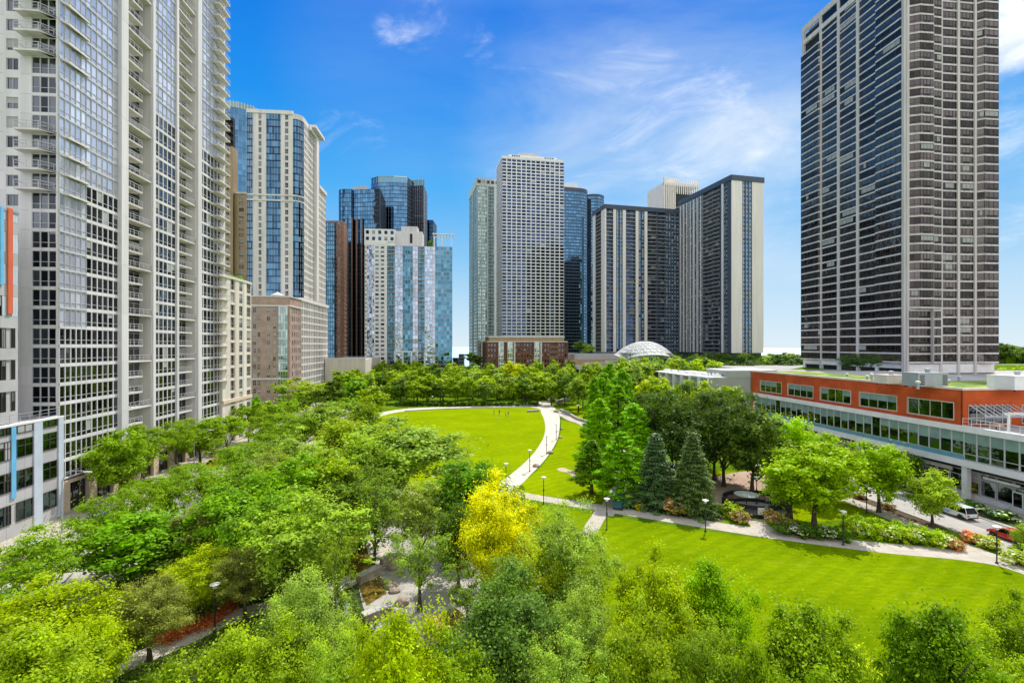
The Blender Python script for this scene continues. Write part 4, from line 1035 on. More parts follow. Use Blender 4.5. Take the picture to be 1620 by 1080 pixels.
# ---- red school building with white bands
def red_building():
    A = 78.4; bN = GRID.on_a(1187, A); bC = GRID.on_a(1523, A); bS = 42.0; Dp = 40
    o = GRID.w(A, bC); b = Building('school_building', 'red upper storey building with white bands, long glazed facade and a green roof', (o.x, o.y, 0))
    w = b.part('wall'); f = f_left(GRID, A, bS); S = lambda u: GRID.on_a(u, A) - bS
    L0 = bN - bS; sC = bC - bS
    # body
    fbx(w, GRID, A + 1.6, A + Dp, bS, bN - .3, 0, 5.2, 'dark_glazing_core'); fbx(w, GRID, A + .3, A + Dp, bS, bN - .3, 5.21, 10.7, 'dark_glazing_core')
    fbx(w, GRID, A + .3, A + Dp, bC + .3, bN - .3, 10.71, 16.6, 'red_panel')
    fn = Face(GRID.w(A, bN), GRID.e, GRID.n); fbox(w, fn, 0, Dp, -.3, 0, 0, 17.0, 'grey_green_wall')
    # white bands
    fbox(w, f, 0, S(1193.5), -.35, .35, 10.6, 11.5, 'white_paint'); fbox(w, f, 0, S(1193.5), -.35, .35, 5.2, 6.2, 'white_paint'); fbox(w, f, S(1197), S(1193.5), -.33, .34, 6.2, 10.6, 'white_paint')
    fbox(w, f, S(1193.5), L0, -.3, 0, 0, 10.6, 'red_panel')
    # second storey: glass with teal spandrel below
    sA = 0.0; step = 1.92; s = sC - .2; bays = []
    while s < S(1197) - .3: e = min(S(1197), s + step); bays.append((s, e, 1)); s = e
    s = sC - .2
    while s > 1.0: bays.append((max(0, s - step), s, 0)); s -= step
    for s, e, k in bays:
        if k:
            b.cand('window', window(f, s, e, 6.9, 10.58, -.05, 'glass_green', 'mullion', 1, (), .0, True, .1, .02))
            if R.random() < .9: 
                g = b.cands['window'][-1][0]; h = R.choice((1.3, 1.5, 1.5, 1.8)); fquad(g, f, s + .1, e - .1, .015, 10.5 - h, 10.5, 'shade_green', R.random(), .02)
            g = G(); fbox(g, f, s + .02, e - .02, -.1, .03, 6.22, 6.86, 'teal_panel'); b.cand('spandrel', g)
        else:
            b.cand('window', window(f, s, e, 6.25, 10.58, -.05, 'glass_green', 'mullion', 1, (.22,), .0, True, .1, .02))
            g = b.cands['window'][-1][0]; fquad(g, f, s + .1, e - .1, .015, 8.9, 10.5, 'shade_green', R.random(), .02)
    # ground floor: recessed dark shopfront, tall mullions, square columns
    g0 = f_left(GRID, A + 1.5, bS); s = 0.0; k = 0
    while s < L0 - 2:
        b.cand('shop_window', window(g0, s + .05, s + 2.3, .9, 4.4, 0, 'glass_dark', 'mullion', 1, (.72,), .05, True, .14, .03)); s += 2.35; k += 1
    fbox(w, g0, 0, L0, -.1, .35, 0, .85, 'pale_concrete'); fbox(w, g0, 0, L0, -.1, .12, 4.45, 5.2, 'bronze_frame')
    for j in range(9):
        s = sC - .3 + (j - 3) * 10.35
        if 0 < s < L0:
            g = G(); fbox(g, f, s - .4, s + .4, -.7, .1, .9, 5.2, 'white_paint'); fbox(g, f, s - .42, s + .42, -.72, .12, 0, .9, 'pale_concrete'); b.cand('column', g)
    sg = G(); fbox(sg, f, S(1604), S(1546), -1.1, -.95, 3.75, 4.1, 'white_paint'); b.parts['sign_reflection_bar'] = sg  # reflection of a lit sign, modelled as a solid white bar
    sg = G(); fbox(sg, f, S(1498), S(1452), -1.1, -.95, 3.9, 4.5, 'cream_wall'); b.parts['fascia_panel'] = sg
    # entrance door (near the right edge)
    d = G(); sd = GRID.on_a(1607, A + 1.5) - bS; fbox(d, g0, sd - 1.1, sd + .3, .02, .2, .05, 3.0, 'white_paint'); fbox(d, g0, sd - .95, sd + .15, .2, .22, .25, 2.8, 'glass_dark'); b.parts['door'] = d
    # red storey
    wins = [(1509, 1436), (1419, 1360), (1346, 1298), (1286.4, 1246.6), (1236.5, 1203)]
    prev = sC
    for ua, ub in wins:
        s0, s1 = S(ua), S(ub)
        fbox(w, f, prev, s0, -.3, 0, 11.5, 17, 'red_panel', .5); prev = s1
        fbox(w, f, s0, s1, -.3, 0, 11.5, 12.2, 'red_panel', .5); fbox(w, f, s0, s1, -.3, 0, 14.9, 17, 'red_panel', .5)
        b.cand('window', window(f, s0 + .02, s1 - .02, 12.22, 14.88, -.12, 'glass_green', 'cream_wall', 4, (), .0, True, .07, .02))
        g = b.cands['window'][-1][0]; wd = (s1 - s0) / 4
        for q in range(4):
            if R.random() < .7: fquad(g, f, s0 + q * wd + .12, s0 + (q + 1) * wd - .1, -.08, 14.8 - 1.1, 14.8, 'shade_green', R.random())
        fr_ = G()
        for (p, q, za, zb_) in ((s0 - .07, s1 + .07, 14.9, 14.98), (s0 - .07, s1 + .07, 12.12, 12.2), (s0 - .07, s0, 12.2, 14.9), (s1, s1 + .07, 12.2, 14.9)): fbox(fr_, f, p, q, .002, .1, za, zb_, 'cream_wall')
        b.cand('window_surround', fr_)
    fbox(w, f, prev, L0, -.3, 0, 10.6, 17, 'red_panel', .5)
    fbox(w, f, sC, L0 + .1, -.5, .12, 17, 17.35, 'cream_wall')
    # south face of the red storey, behind the terrace
    ff = f_front(GRID, bC, A)
    segs = [(1.0, 8.6), (10.5, 16.5), (18.5, 24), (26, 31)]
    prev = 0
    for s0, s1 in segs:
        fbox(w, ff, prev, s0, -.3, 0, 11.4, 17, 'red_panel', .5); fbox(w, ff, s0, s1, -.3, 0, 14.6, 17, 'red_panel', .5); fbox(w, ff, s0, s1, -.3, 0, 11.4, 11.6, 'red_panel', .5); prev = s1
        b.cand('window', window(ff, s0, s1, 11.6, 14.6, -.1, 'glass_dark', 'cream_wall', 5, (.35,), .2, True, .1))
    fbox(w, ff, prev, Dp, -.3, 0, 11.4, 17, 'red_panel', .5); fbox(w, ff, -.1, Dp, -.5, .1, 17, 17.34, 'cream_wall')
    # terrace floor and railing
    t = b.part('terrace'); fbx(t, GRID, A + .3, A + Dp, bS, bC - .02, 10.71, 11.3, 'grey_panel')
    b.parts['railing'] = railing(f, 2, sC - .1, .1, 11.5, 'white_paint', 1.2, 1.3)
    # slanted striped awning
    g = G()
    for k in range(9):
        x = 1.0 + k * .95; g.hexa([ff.p(x, .05, 14.7), ff.p(x + .14, .05, 14.7), ff.p(x + .5, 2.4, 13.2), ff.p(x + .36, 2.4, 13.2), ff.p(x, .05, 14.82), ff.p(x + .14, .05, 14.82), ff.p(x + .5, 2.4, 13.32), ff.p(x + .36, 2.4, 13.32)], 'mullion')
    fbox(g, ff, .9, 10, 2.35, 2.5, 13.0, 13.3, 'steel'); b.parts['awning'] = g
    # roof: gravel edge, green sedum fields
    rf = b.part('roof'); fbx(rf, GRID, A + .3, A + Dp, bC + .3, bN - .31, 16.61, 16.95, 'roofing')
    b.done()
    def sedum(nm, a0, a1, b0_, b1_, lab):
        g = G(); fbx(g, GRID, a0, a1, b0_, b1_, 16.96, 17.12, 'sedum'); o = g.build(nm, None); tag(o, lab, 'roof planting')
    sedum('roof_planting', A + .9, A + 14, bN - 42, bN - 3, 'yellow-green planted strip on the far half of the red building roof')
    sedum('roof_planting', A + 1.2, A + 34, bC + .8, bC + 17, 'wide yellow and green planted field on the near half of the roof')
    # plant on the roof
    def unit(nm, u, v, w_, d_, h_, mat, lab, cat, vents=True):
        x, y, z = gp(u, v, 17.13); e = empty(nm, (x, y, 17.0), math.atan2(GRID.e.y, GRID.e.x), lab, cat)
        g = G(); g.box(-w_ / 2, w_ / 2, -d_ / 2, d_ / 2, .25, h_, mat); g.box(-w_ / 2 - .06, w_ / 2 + .06, -d_ / 2 - .06, d_ / 2 + .06, h_, h_ + .1, mat); g.build('casing', e)
        g = G()
        for sx in (-1, 1):
            for sy in (-1, 1): g.box(sx * w_ * .42 - .1, sx * w_ * .42 + .1, sy * d_ * .42 - .1, sy * d_ * .42 + .1, -.02, .25, 'dark_metal')
        g.build('support', e)
        if vents:
            for sx in (-.44, .32):
                g = G()
                for k in range(5): g.box(w_ * sx, w_ * (sx + .14), -d_ / 2 - .12, -d_ / 2 - .01, h_ * (.25 + .14 * k), h_ * (.30 + .14 * k), 'black_metal')
                g.build('louvre', e)
        g = G(); g.lathe([(.35, 0), (.35, .5), (.5, .5), (.5, .6), (.05, .7)], 'steel', 12, (w_ * .1, 0, h_ + .1)); g.build('fan_cowl', e)
    unit('roof_air_handler', 1463, 611, 5.5, 3, 2.4, 'steel', 'grey louvred air handling unit in the middle of the red building roof', 'rooftop unit')
    unit('roof_air_handler', 1407, 607, 3.6, 2.6, 1.7, 'cream_wall', 'cream rooftop unit with a sloped cover left of the grey louvred one', 'rooftop unit', False)
    unit('roof_cabin', 1605, 616, 5.0, 4.0, 2.3, 'white_paint', 'plain white box cabin on the planted roof at the right edge', 'rooftop cabin', False)
    for i, (u, v, hh) in enumerate(((1379, 604, 1.6), (1440, 612, 1.3), (1452, 615, 1.2), (1500, 607, .7), (1372, 602, 1.0), (1430, 609, .9), (1486, 609, 1.0), (1517, 602, .9), (1340, 596, .7))):
        x, y, z = gp(u, v, 17.0); e = empty('roof_vent', (x, y, 17.0), 0, 'small pale vent pipe standing on the roof of the red building', 'vent', 'vents on the red building roof')
        g = G(); g.lathe([(.22, -.02), (.22, hh * .8), (.22, hh * .8)], 'steel', 10); g.build('pipe', e); g = G(); g.lathe([(.38, hh * .8), (.38, hh), (.06, hh + .15)], 'cream_wall', 10); g.build('cap', e)
    # pergola and tables on the terrace
    x, y, z = GRID.w(A + 3.0, bC - 8.5, 11.3); e = empty('terrace_pergola', (x, y, 11.3), math.atan2(GRID.e.y, GRID.e.x), 'white pergola of slender beams on the roof terrace of the red building', 'pergola')
    for k in range(6):
        g = G(); g.box(-1.2 + (k % 3) * 5 - .1, -1.1 + (k % 3) * 5 + .1, (k // 3) * 3.5 - .1, (k // 3) * 3.5 + .1, 0, 2.5, 'white_paint'); g.build('post', e)
    g = G()
    for yy in (0, 3.5): g.box(-1.8, 9.6, yy - .1, yy + .1, 2.5, 2.72, 'white_paint')
    g.build('beam', e); g = G()
    for k in range(12): g.box(-1.6 + k, -1.5 + k, -.5, 4.0, 2.73, 2.85, 'white_paint')
    g.build('slat', e)
    for i in range(5):
        x, y, z = GRID.w(A + 2.0 + (i % 2) * 3.4, bC - 3.2 - i * 3.6, 11.3); t = empty('patio_table', (x, y, 11.3), i * .5, 'brown outdoor table on the roof terrace of the red building', 'table', 'tables on the red building terrace')
        g = G(); g.lathe([(.9, .70), (.9, .76), (.0, .76)], 'warm_wood', 16); g.build('tabletop', t); g = G(); g.tube([(0, 0, 0), (0, 0, .7)], [.06, .06], 'dark_metal', 6); g.lathe([(.35, 0), (.35, .04)], 'dark_metal', 10); g.build('pedestal', t)
def sedum_mat():
    m, nt, b = new_mat('sedum'); tc = N(nt, 'ShaderNodeTexCoord'); n = N(nt, 'ShaderNodeTexNoise', Scale=.22, Detail=7.0, Roughness=.7); L(nt, tc.outputs['Object'], n.inputs['Vector'])
    r = ramp(nt, [(0.32, (.07, .13, .03)), (.48, (.14, .24, .03)), (.56, (.35, .38, .03)), (.72, (.16, .24, .05))]); L(nt, n.outputs[0], r.inputs[0]); L(nt, r.outputs[0], b.inputs['Base Color']); b.inputs['Roughness'].default_value = 1
    n2 = N(nt, 'ShaderNodeTexNoise', Scale=6, Detail=4.0); L(nt, tc.outputs['Object'], n2.inputs['Vector']); bp = N(nt, 'ShaderNodeBump', Strength=.8, Distance=.2); L(nt, n2.outputs[0], bp.inputs['Height']); L(nt, bp.outputs[0], b.inputs['Normal'])
sedum_mat()
red_building()

# ---- grey-green end wall and white terrace houses
def terrace_houses():
    A = 72.3; b0 = 136.5
    o = GRID.w(A, b0)
    b = Building('service_building', 'plain grey-green walled block between the red building and the white terrace houses', (o.x, o.y, 0))
    w = b.part('wall'); a1 = GRID.on_b(1188, b0)
    fbx(w, GRID, A, a1 + 8, b0, b0 + 12, 0, 14.6, 'grey_green_wall'); fbx(w, GRID, A + 5.6, a1 + 8.1, b0 - .1, b0 + 12.1, 14.6, 16.6, 'grey_green_wall'); fbx(w, GRID, A + 5.5, a1 + 8.2, b0 - .2, b0 + 12.2, 16.6, 16.8, 'white_paint')
    fbx(w, GRID, A - .1, A + 5.5, b0 - .1, b0 + 12, 14.6, 14.8, 'white_paint')
    for k in range(3): g = b.part('vent'); fbx(g, GRID, A + 1 + k * 1.3, A + 1.5 + k * 1.3, b0 + 2, b0 + 2.5, 14.8, 15.9, 'white_paint')
    b.done()
    n = 7; w0 = 5.9; proto = None
    for i in range(n):
        bb = b0 + .05 + i * w0
        o = GRID.w(A, bb); pos = ['first', 'second', 'third', 'fourth', 'fifth', 'sixth', 'last'][i]
        b = Building('terrace_house', 'white flat-roofed terrace house with a dark open balcony, %s counting back from the grey-green wall' % pos, (o.x, o.y, 0), 'house', 'white terrace houses')
        w = b.part('wall'); f = f_left(GRID, A, bb)
        fbx(w, GRID, A + 2.2, A + 15, bb, bb + w0 - .05, 0, 14.3, 'cream_wall'); fbx(w, GRID, A - .2, A + 15.1, bb - .02, bb + w0 - .03, 14.3, 14.6, 'white_paint')
        fbox(w, f, 0, .5, -2.2, .3, 6, 14.3, 'white_paint'); fbox(w, f, w0 - .9, w0 - .05, -2.2, .3, 6, 14.3, 'white_paint'); fbox(w, f, .5, w0 - .9, -2.2, .1, 6, 10.4, 'cream_wall'); fbox(w, f, .0, w0 - .06, -2.2, .0, 0, 6, 'cream_wall')
        b.cand('window', window(f, .7, w0 - 1.1, 10.7, 13.9, -2.0, 'glass_dark', 'white_paint', 3, (.7,), .4, True, .1))
        b.parts['railing'] = railing(f, .5, w0 - .9, -.1, 10.4, 'bronze_frame', 1.0, .8)
        g = b.part('roof_hatch'); fbx(g, GRID, A + 3, A + 5, bb + 2, bb + 3.5, 14.6, 15.4, 'white_paint'); fbx(g, GRID, A + 6, A + 7, bb + 3, bb + 4.2, 14.6, 15.1, 'roofing')
        b.done()
terrace_houses()
def small_extras():
    Y = 330; X = lambda u: (u - U0) * Y / F
    b = Building('glass_kiosk', 'small teal glass structure beside the white and glass tower', (X(724), Y, 0), 'kiosk')
    outward_prism(b, [(X(716), Y), (X(724), Y), (X(724), Y + 6), (X(716), Y + 6)], 0, zt(566, Y), 7, lambda l: 2, dict(bh=.4, gl='glass_blue', bm='navy_trim', mm='navy_trim', mw=.2))
    outward_prism(b, [(X(725), Y + 2), (X(733), Y + 2), (X(733), Y + 8), (X(725), Y + 8)], 0, zt(560, Y), 8, lambda l: 2, dict(bh=.4, gl='glass_sea', bm='steel', mm='steel', mw=.2))
    b.done()
small_extras()
# ------------------------------------------------------------------ trees
def unit(v): return v / np.maximum(1e-9, np.linalg.norm(v, axis=1, keepdims=True))
def leaves_mesh(name, C, Nn, size, aspect, rnd, mat, along=None):
    """one small four-sided leaf (or spray) per centre, built straight from arrays"""
    n = len(C); Nn = unit(Nn)
    if along is None: a = unit(np.cross(Nn, NR.normal(size=(n, 3))))
    else: a = unit(along - Nn * (along * Nn).sum(1, keepdims=True))
    c = np.cross(Nn, a)
    L_ = (size * (0.5 + 1.0 * NR.rand(n) ** 1.3))[:, None]; W_ = L_ * aspect
    V = np.empty((n, 4, 3))
    V[:, 0] = C - a * L_ * .5; V[:, 1] = C + c * W_ * .5 - a * L_ * .05 + Nn * L_ * .08
    V[:, 2] = C + a * L_ * .5; V[:, 3] = C - c * W_ * .5 - a * L_ * .05 + Nn * L_ * .08
    me = bpy.data.meshes.new(name)
    me.vertices.add(4 * n); me.vertices.foreach_set('co', V.reshape(-1).astype(np.float32))
    me.loops.add(4 * n); me.loops.foreach_set('vertex_index', np.arange(4 * n, dtype=np.int32))
    me.polygons.add(n); me.polygons.foreach_set('loop_start', np.arange(0, 4 * n, 4, dtype=np.int32))
    me.update(calc_edges=True)
    at = me.attributes.new('rnd', 'FLOAT', 'FACE'); at.data.foreach_set('value', np.clip(rnd, 0, 1).astype(np.float32))
    me.materials.append(MATS[mat]); me.validate(); return me
def rdir(n): return unit(NR.normal(size=(n, 3)))
def clumps(kind, H, Rr, K):
    """clump centres, radii and flattening for each habit of growth"""
    ph = NR.rand(6) * 6.28
    if kind in ('broad', 'silver', 'thin', 'shrub', 'lacy'):
        d = rdir(K); t = NR.rand(K) ** .45
        az = np.arctan2(d[:, 1], d[:, 0])
        bul = .92 + .12 * np.sin(2 * az + ph[0]) + .08 * np.sin(3 * az + ph[1]) + .08 * np.sin(4 * d[:, 2] + ph[2] + 2 * az)
        cz, rz = {'broad': (.60, .38), 'silver': (.60, .39), 'thin': (.60, .39), 'shrub': (.45, .5), 'lacy': (.66, .28)}[kind]
        C = d * (t * bul)[:, None] * np.array([Rr, Rr, rz * H]); C[:, 2] += cz * H
        if kind == 'broad' or kind == 'silver':   # narrower toward the top
            q = np.clip((C[:, 2] / H - .5) / .5, 0, 1); C[:, :2] *= (1 - .22 * q ** 1.5)[:, None]
        if kind == 'lacy': C[:, 2] += .10 * H * np.hypot(C[:, 0], C[:, 1]) / Rr - .04 * H + .06 * H * np.sin(3 * az + ph[3])
        rc = {'broad': .20, 'silver': .15, 'thin': .15, 'shrub': .22, 'lacy': .17}[kind] * Rr * (.65 + .8 * NR.rand(K))
        fl = {'broad': .72, 'silver': .9, 'thin': .8, 'shrub': .8, 'lacy': .5}[kind]
    elif kind == 'cypress':
        t = NR.rand(K) ** .75; z = H * (.12 + .86 * t); az = NR.rand(K) * 6.283
        r = Rr * (1 - t) ** .55 * (.8 + .35 * NR.rand(K)) * (.9 + .2 * np.sin(3 * az + ph[0])) * (.45 + .6 * NR.rand(K) ** .5)
        C = np.stack([r * np.cos(az), r * np.sin(az), z], 1); rc = Rr * .22 * (1 - .55 * t) * (.7 + .6 * NR.rand(K)); fl = .6
    return C, rc, fl
def crown_mesh(kind, H, Rr, K, n, size, name='crown'):
    if kind == 'spruce':
        C, A, Nn, rn = [], [], [], []
        tiers = 24
        for i in range(tiers):
            t = i / tiers; z = H * (.07 + .9 * t); Lb = Rr * (1 - t) ** .85 * 1.02 + .12; nb = int(12 - 5 * t)
            for k in range(nb):
                az = 6.283 * (k + NR.rand() * .7) / nb + i * 1.3; Lk = Lb * (.75 + .35 * NR.rand()); cr = NR.rand()
                m = max(4, int(n * Lk / (tiers * 8 * Rr * .55)))
                s = NR.rand(m) ** .7 * Lk; side = NR.normal(size=m) * (.16 * Rr) * (1 - s / Lk * .6)
                dx, dy = math.cos(az), math.sin(az)
                x = dx * s - dy * side; y = dy * s + dx * side
                zz = z - .10 * s - .16 * s * (s / Rr) + .30 * (s / Lk) ** 3 * Lk * .3 + NR.normal(size=m) * .05 - np.abs(side) * .25
                C.append(np.stack([x, y, zz], 1)); d = np.stack([dx - dy * side * 1.2, dy + dx * side * 1.2, -.25 + 0 * s], 1); A.append(d)
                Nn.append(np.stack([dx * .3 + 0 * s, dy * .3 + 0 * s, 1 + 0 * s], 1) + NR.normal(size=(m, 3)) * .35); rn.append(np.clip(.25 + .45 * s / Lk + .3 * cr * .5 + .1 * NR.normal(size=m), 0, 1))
        return leaves_mesh(name, np.concatenate(C), np.concatenate(Nn), size, .32, np.concatenate(rn), 'needle', np.concatenate(A))
    C, rc, fl = clumps(kind, H, Rr, K)
    w = rc ** 2; idx = NR.choice(K, n, p=w / w.sum())
    d = rdir(n); t = np.abs(NR.normal(size=n)) * .62 + .1; t = np.where(NR.rand(n) < .07, t * 1.9, t)
    P = C[idx] + d * (rc[idx] * t)[:, None] * np.array([1, 1, fl])
    a1, a2, a3 = NR.rand(3) * 6; q_ = 6.0 / Rr
    keep = np.sin(P[:, 0] * q_ + a1) * np.sin(P[:, 1] * q_ + a2) * np.sin(P[:, 2] * q_ * .9 + a3) < .38
    P, d, t, idx = P[keep], d[keep], t[keep], idx[keep]; n = len(P)
    cr = NR.rand(K)
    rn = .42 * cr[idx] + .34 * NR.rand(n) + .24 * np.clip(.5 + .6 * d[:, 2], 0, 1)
    out = C.copy(); out[:, 2] -= .5 * H; out = unit(out)
    Nn = d * .7 + np.array([0, 0, .55]) + out[idx] * .35 + NR.normal(size=(n, 3)) * .65
    al = None
    if kind == 'cypress': al = out[idx] * np.array([1, 1, .2]) + np.array([0, 0, .25]) + NR.normal(size=(n, 3)) * .4
    if kind == 'silver': al = np.array([0, 0, .5]) + NR.normal(size=(n, 3)) * .7
    # stray shoots break the outline
    asp = {'broad': .62, 'silver': .42, 'thin': .5, 'shrub': .6, 'lacy': .40, 'cypress': .34}[kind]
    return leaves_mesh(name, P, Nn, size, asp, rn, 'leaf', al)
def trunk_mesh(kind, H, Rr, seed=0):
    g = G(); rr = random.Random(seed)
    r0 = .016 * H + .05
    top = {'lacy': .45, 'broad': .72, 'silver': .7, 'thin': .8, 'cypress': .94, 'spruce': .95, 'shrub': .35}[kind] * H
    pts = [Vector((0, 0, -.1))]; nseg = 6; bend = 0 if kind in ('cypress', 'spruce') else .03 * H
    for i in range(1, nseg + 1): pts.append(Vector((bend * rr.uniform(-1, 1) * i / nseg, bend * rr.uniform(-1, 1) * i / nseg, top * i / nseg)))
    rad = [r0 * 1.35] + [r0 * (1 - .85 * i / nseg) for i in range(1, nseg + 1)]
    g.tube(pts, rad, 'bark', 7)
    nl = {'lacy': 11, 'broad': 14, 'silver': 16, 'thin': 18, 'cypress': 14, 'spruce': 0, 'shrub': 6}[kind]
    for k in range(nl):
        i = rr.randint(2, nseg) if kind != 'shrub' else rr.randint(0, 2)
        p = pts[i]; az = rr.uniform(0, 6.283)
        if kind == 'lacy': e = Vector((math.cos(az) * Rr * rr.uniform(.5, .9), math.sin(az) * Rr * rr.uniform(.5, .9), H * rr.uniform(.66, .86)))
        elif kind == 'cypress': e = p + Vector((math.cos(az), math.sin(az), .12)) * Rr * .7 * (1 - p.z / H)
        else: e = Vector((math.cos(az) * Rr * rr.uniform(.3, .75), math.sin(az) * Rr * rr.uniform(.3, .75), min(H * .93, p.z + H * rr.uniform(.12, .35))))
        mid = p.lerp(e, .45) + Vector((0, 0, -.03 * H if kind == 'lacy' else .02 * H)); rb = rad[i] * .55
        g.tube([p, mid, e], [rb, rb * .6, rb * .2], 'bark', 5, False)
        for q in range(2):
            e2 = e + Vector((rr.uniform(-1, 1), rr.uniform(-1, 1), rr.uniform(.1, .8))) * Rr * .3
            g.tube([mid.lerp(e, .3 + .3 * q), e2], [rb * .4, rb * .12], 'bark', 4, False)
    return g.mesh('trunk')
PROTO = {}
def proto(kind, lod, var):
    key = (kind, lod, var)
    if key in PROTO: return PROTO[key]
    H, Rr = {'broad': (10, 3.6), 'silver': (10, 3.6), 'thin': (10, 3.6), 'lacy': (9, 4.4), 'cypress': (12, 2.5), 'spruce': (11, 3.3), 'shrub': (2, 1.3)}[kind]
    n, sz, K = {('broad', 0): (70000, .175, 150), ('broad', 1): (22000, .29, 130), ('broad', 2): (5000, .62, 55),
                ('silver', 0): (60000, .155, 200), ('silver', 1): (22000, .26, 170), ('silver', 2): (5000, .6, 60),
                ('thin', 0): (12000, .19, 75), ('thin', 1): (8000, .25, 70), ('thin', 2): (3000, .5, 40),
                ('lacy', 0): (30000, .20, 120), ('lacy', 1): (18000, .28, 110), ('lacy', 2): (4500, .6, 60),
                ('cypress', 0): (30000, .26, 200), ('cypress', 1): (24000, .34, 200), ('cypress', 2): (6000, .62, 90),
                ('spruce', 0): (26000, .30, 0), ('spruce', 1): (26000, .32, 0), ('spruce', 2): (8000, .5, 0),
                ('shrub', 0): (5000, .15, 34), ('shrub', 1): (3000, .20, 30), ('shrub', 2): (900, .35, 16)}[(kind, lod)]
    cm = crown_mesh(kind, H, Rr, K, n, sz); co_ = np.empty(len(cm.vertices) * 3); cm.vertices.foreach_get('co', co_); co_ = co_.reshape(-1, 3)
    PROTO[key] = (cm, trunk_mesh(kind, H, Rr, lod * 7 + var), float(np.percentile(co_[:, 2], 99)), float(np.percentile(np.hypot(co_[:, 0], co_[:, 1]), 96)))
    return PROTO[key]
def tree(x, y, H, W, kind, col, label, cat='tree', group=None, z=0.0, name='tree', lod=None, rot=None):
    d = math.hypot(x, y)
    if lod is None: lod = 0 if d < 48 else 1 if d < 125 else 2
    nv = {0: 2, 1: 3, 2: 3}[lod]
    col = tuple(q * m_ for q, m_ in zip(col, (2.8, 2.62, 1.35)))
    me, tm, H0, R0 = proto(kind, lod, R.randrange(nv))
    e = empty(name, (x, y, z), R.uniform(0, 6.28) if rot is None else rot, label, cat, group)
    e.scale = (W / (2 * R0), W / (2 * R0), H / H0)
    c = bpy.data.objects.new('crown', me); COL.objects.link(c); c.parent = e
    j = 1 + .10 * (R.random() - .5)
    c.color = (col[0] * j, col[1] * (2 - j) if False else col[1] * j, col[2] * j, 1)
    t = bpy.data.objects.new('trunk', tm); COL.objects.link(t); t.parent = e
    return e
# foliage colours (albedo)
YG = (.128, .182, .012); LG = (.122, .182, .026); MG = (.082, .134, .018); DG = (.046, .086, .022); SG = (.112, .172, .060); OG = (.085, .105, .045)
YE = (.265, .30, .005); BG = (.028, .060, .038); CY = (.085, .190, .010); LOC = (.085, .150, .022); SP = (.035, .065, .052); DL = (.030, .058, .020)
def px_tree(u, vt, H, Wpx, kind, col, label, cat='tree', group=None, name='tree', lod=None):
    """tree whose top is surveyed at (u, vt) and whose height is known"""
    Y = F * (EYE - H) / (vt - V0); x = (u - U0) * Y / F
    return tree(x, Y, H, Wpx * Y / F * (1.32 if 45 < Y < 115 else 1.05), kind, col, label, cat, group, 0, name, lod)
# ---- near belt of trees along the bottom
px_tree(45, 945, 8, 200, 'broad', YG, 'yellow-green broad tree filling the bottom left corner of the view')
px_tree(125, 985, 6.8, 110, 'broad', YG, 'yellow-green tree between the bottom left corner tree and the olive shrub tree')
px_tree(30, 1010, 9, 200, 'broad', LG, 'half cut off leafy tree at the very bottom left')
px_tree(236, 922, 6.0, 115, 'silver', OG, 'grey-olive small tree beside the orange flower bed', lod=0)
px_tree(318, 878, 5.5, 105, 'broad', (.145, .20, .008), 'bright yellow-green small tree above the orange flower bed', lod=0)
px_tree(388, 870, 6, 85, 'silver', OG, 'grey-green small tree right of the bright yellow-green one', lod=0)
px_tree(365, 1012, 8.0, 150, 'broad', LG, 'glossy bright green tree at the bottom, left of the curving path lamp foot')
px_tree(275, 1058, 7, 90, 'broad', MG, 'low leafy tree at the bottom edge left of the glossy bright green one')
px_tree(445, 1005, 8.0, 130, 'broad', LG, 'leafy tree at the bottom edge under the pale willow-like one')
px_tree(490, 905, 10, 140, 'silver', (.115, .175, .07), 'pale green airy tree left of the stone water garden')
px_tree(545, 1000, 9, 130, 'silver', (.125, .19, .05), 'second pale airy tree below the stone water garden')
px_tree(635, 985, 11, 170, 'broad', YG, 'sunlit yellow-green tree in the bottom centre')
px_tree(715, 1030, 9, 150, 'broad', MG, 'darker leafy tree at the bottom edge right of the sunlit yellow-green one')
px_tree(812, 925, 10, 190, 'broad', (.060, .110, .040), 'dark blue-green dense tree in the bottom centre')
px_tree(884, 808, 12, 165, 'silver', SG, 'large silvery green tree below the path junction')
px_tree(790, 772, 11.5, 125, 'broad', YE, 'golden yellow tree left of the large silvery one', lod=0)
px_tree(845, 870, 10, 120, 'silver', (.15, .20, .03), 'yellowish airy tree between the golden and the silvery trees')
px_tree(930, 935, 10, 140, 'silver', SG, 'grey-green tree in front of the large silvery one')
px_tree(900, 1010, 9, 150, 'silver', SG, 'grey-green tree at the bottom edge, right of the dark blue-green one')
px_tree(1035, 890, 10.5, 130, 'broad', YG, 'bright lime tree standing left of the green lawn')
px_tree(1125, 900, 9.4, 120, 'broad', (.10, .185, .012), 'wide fresh green tree reaching onto the lawn edge')
px_tree(1010, 990, 10, 150, 'broad', LG, 'leafy green tree at the bottom edge below the bright lime one')
px_tree(1120, 985, 9.6, 140, 'silver', (.10, .16, .03), 'airy green tree at the bottom edge below the wide fresh green one')
px_tree(1280, 970, 10, 165, 'broad', MG, 'dense leafy tree at the bottom, left of the tall lamp by the lawn')
px_tree(1195, 1035, 8.5, 100, 'broad', MG, 'leafy tree cut by the bottom edge between two dense ones')
px_tree(1488, 975, 10, 165, 'broad', (.060, .115, .014), 'dense leafy tree at the bottom, right of the tall lamp by the lawn')
px_tree(1615, 968, 9.2, 110, 'broad', MG, 'leafy tree in the bottom right corner of the view')
px_tree(1385, 1050, 6, 90, 'shrub', (.22, .27, .05), 'pale yellow-green bush between the two dense trees at the bottom', 'bush', name='bush')
px_tree(1575, 1030, 9, 120, 'broad', LG, 'leafy tree at the bottom edge under the corner tree')
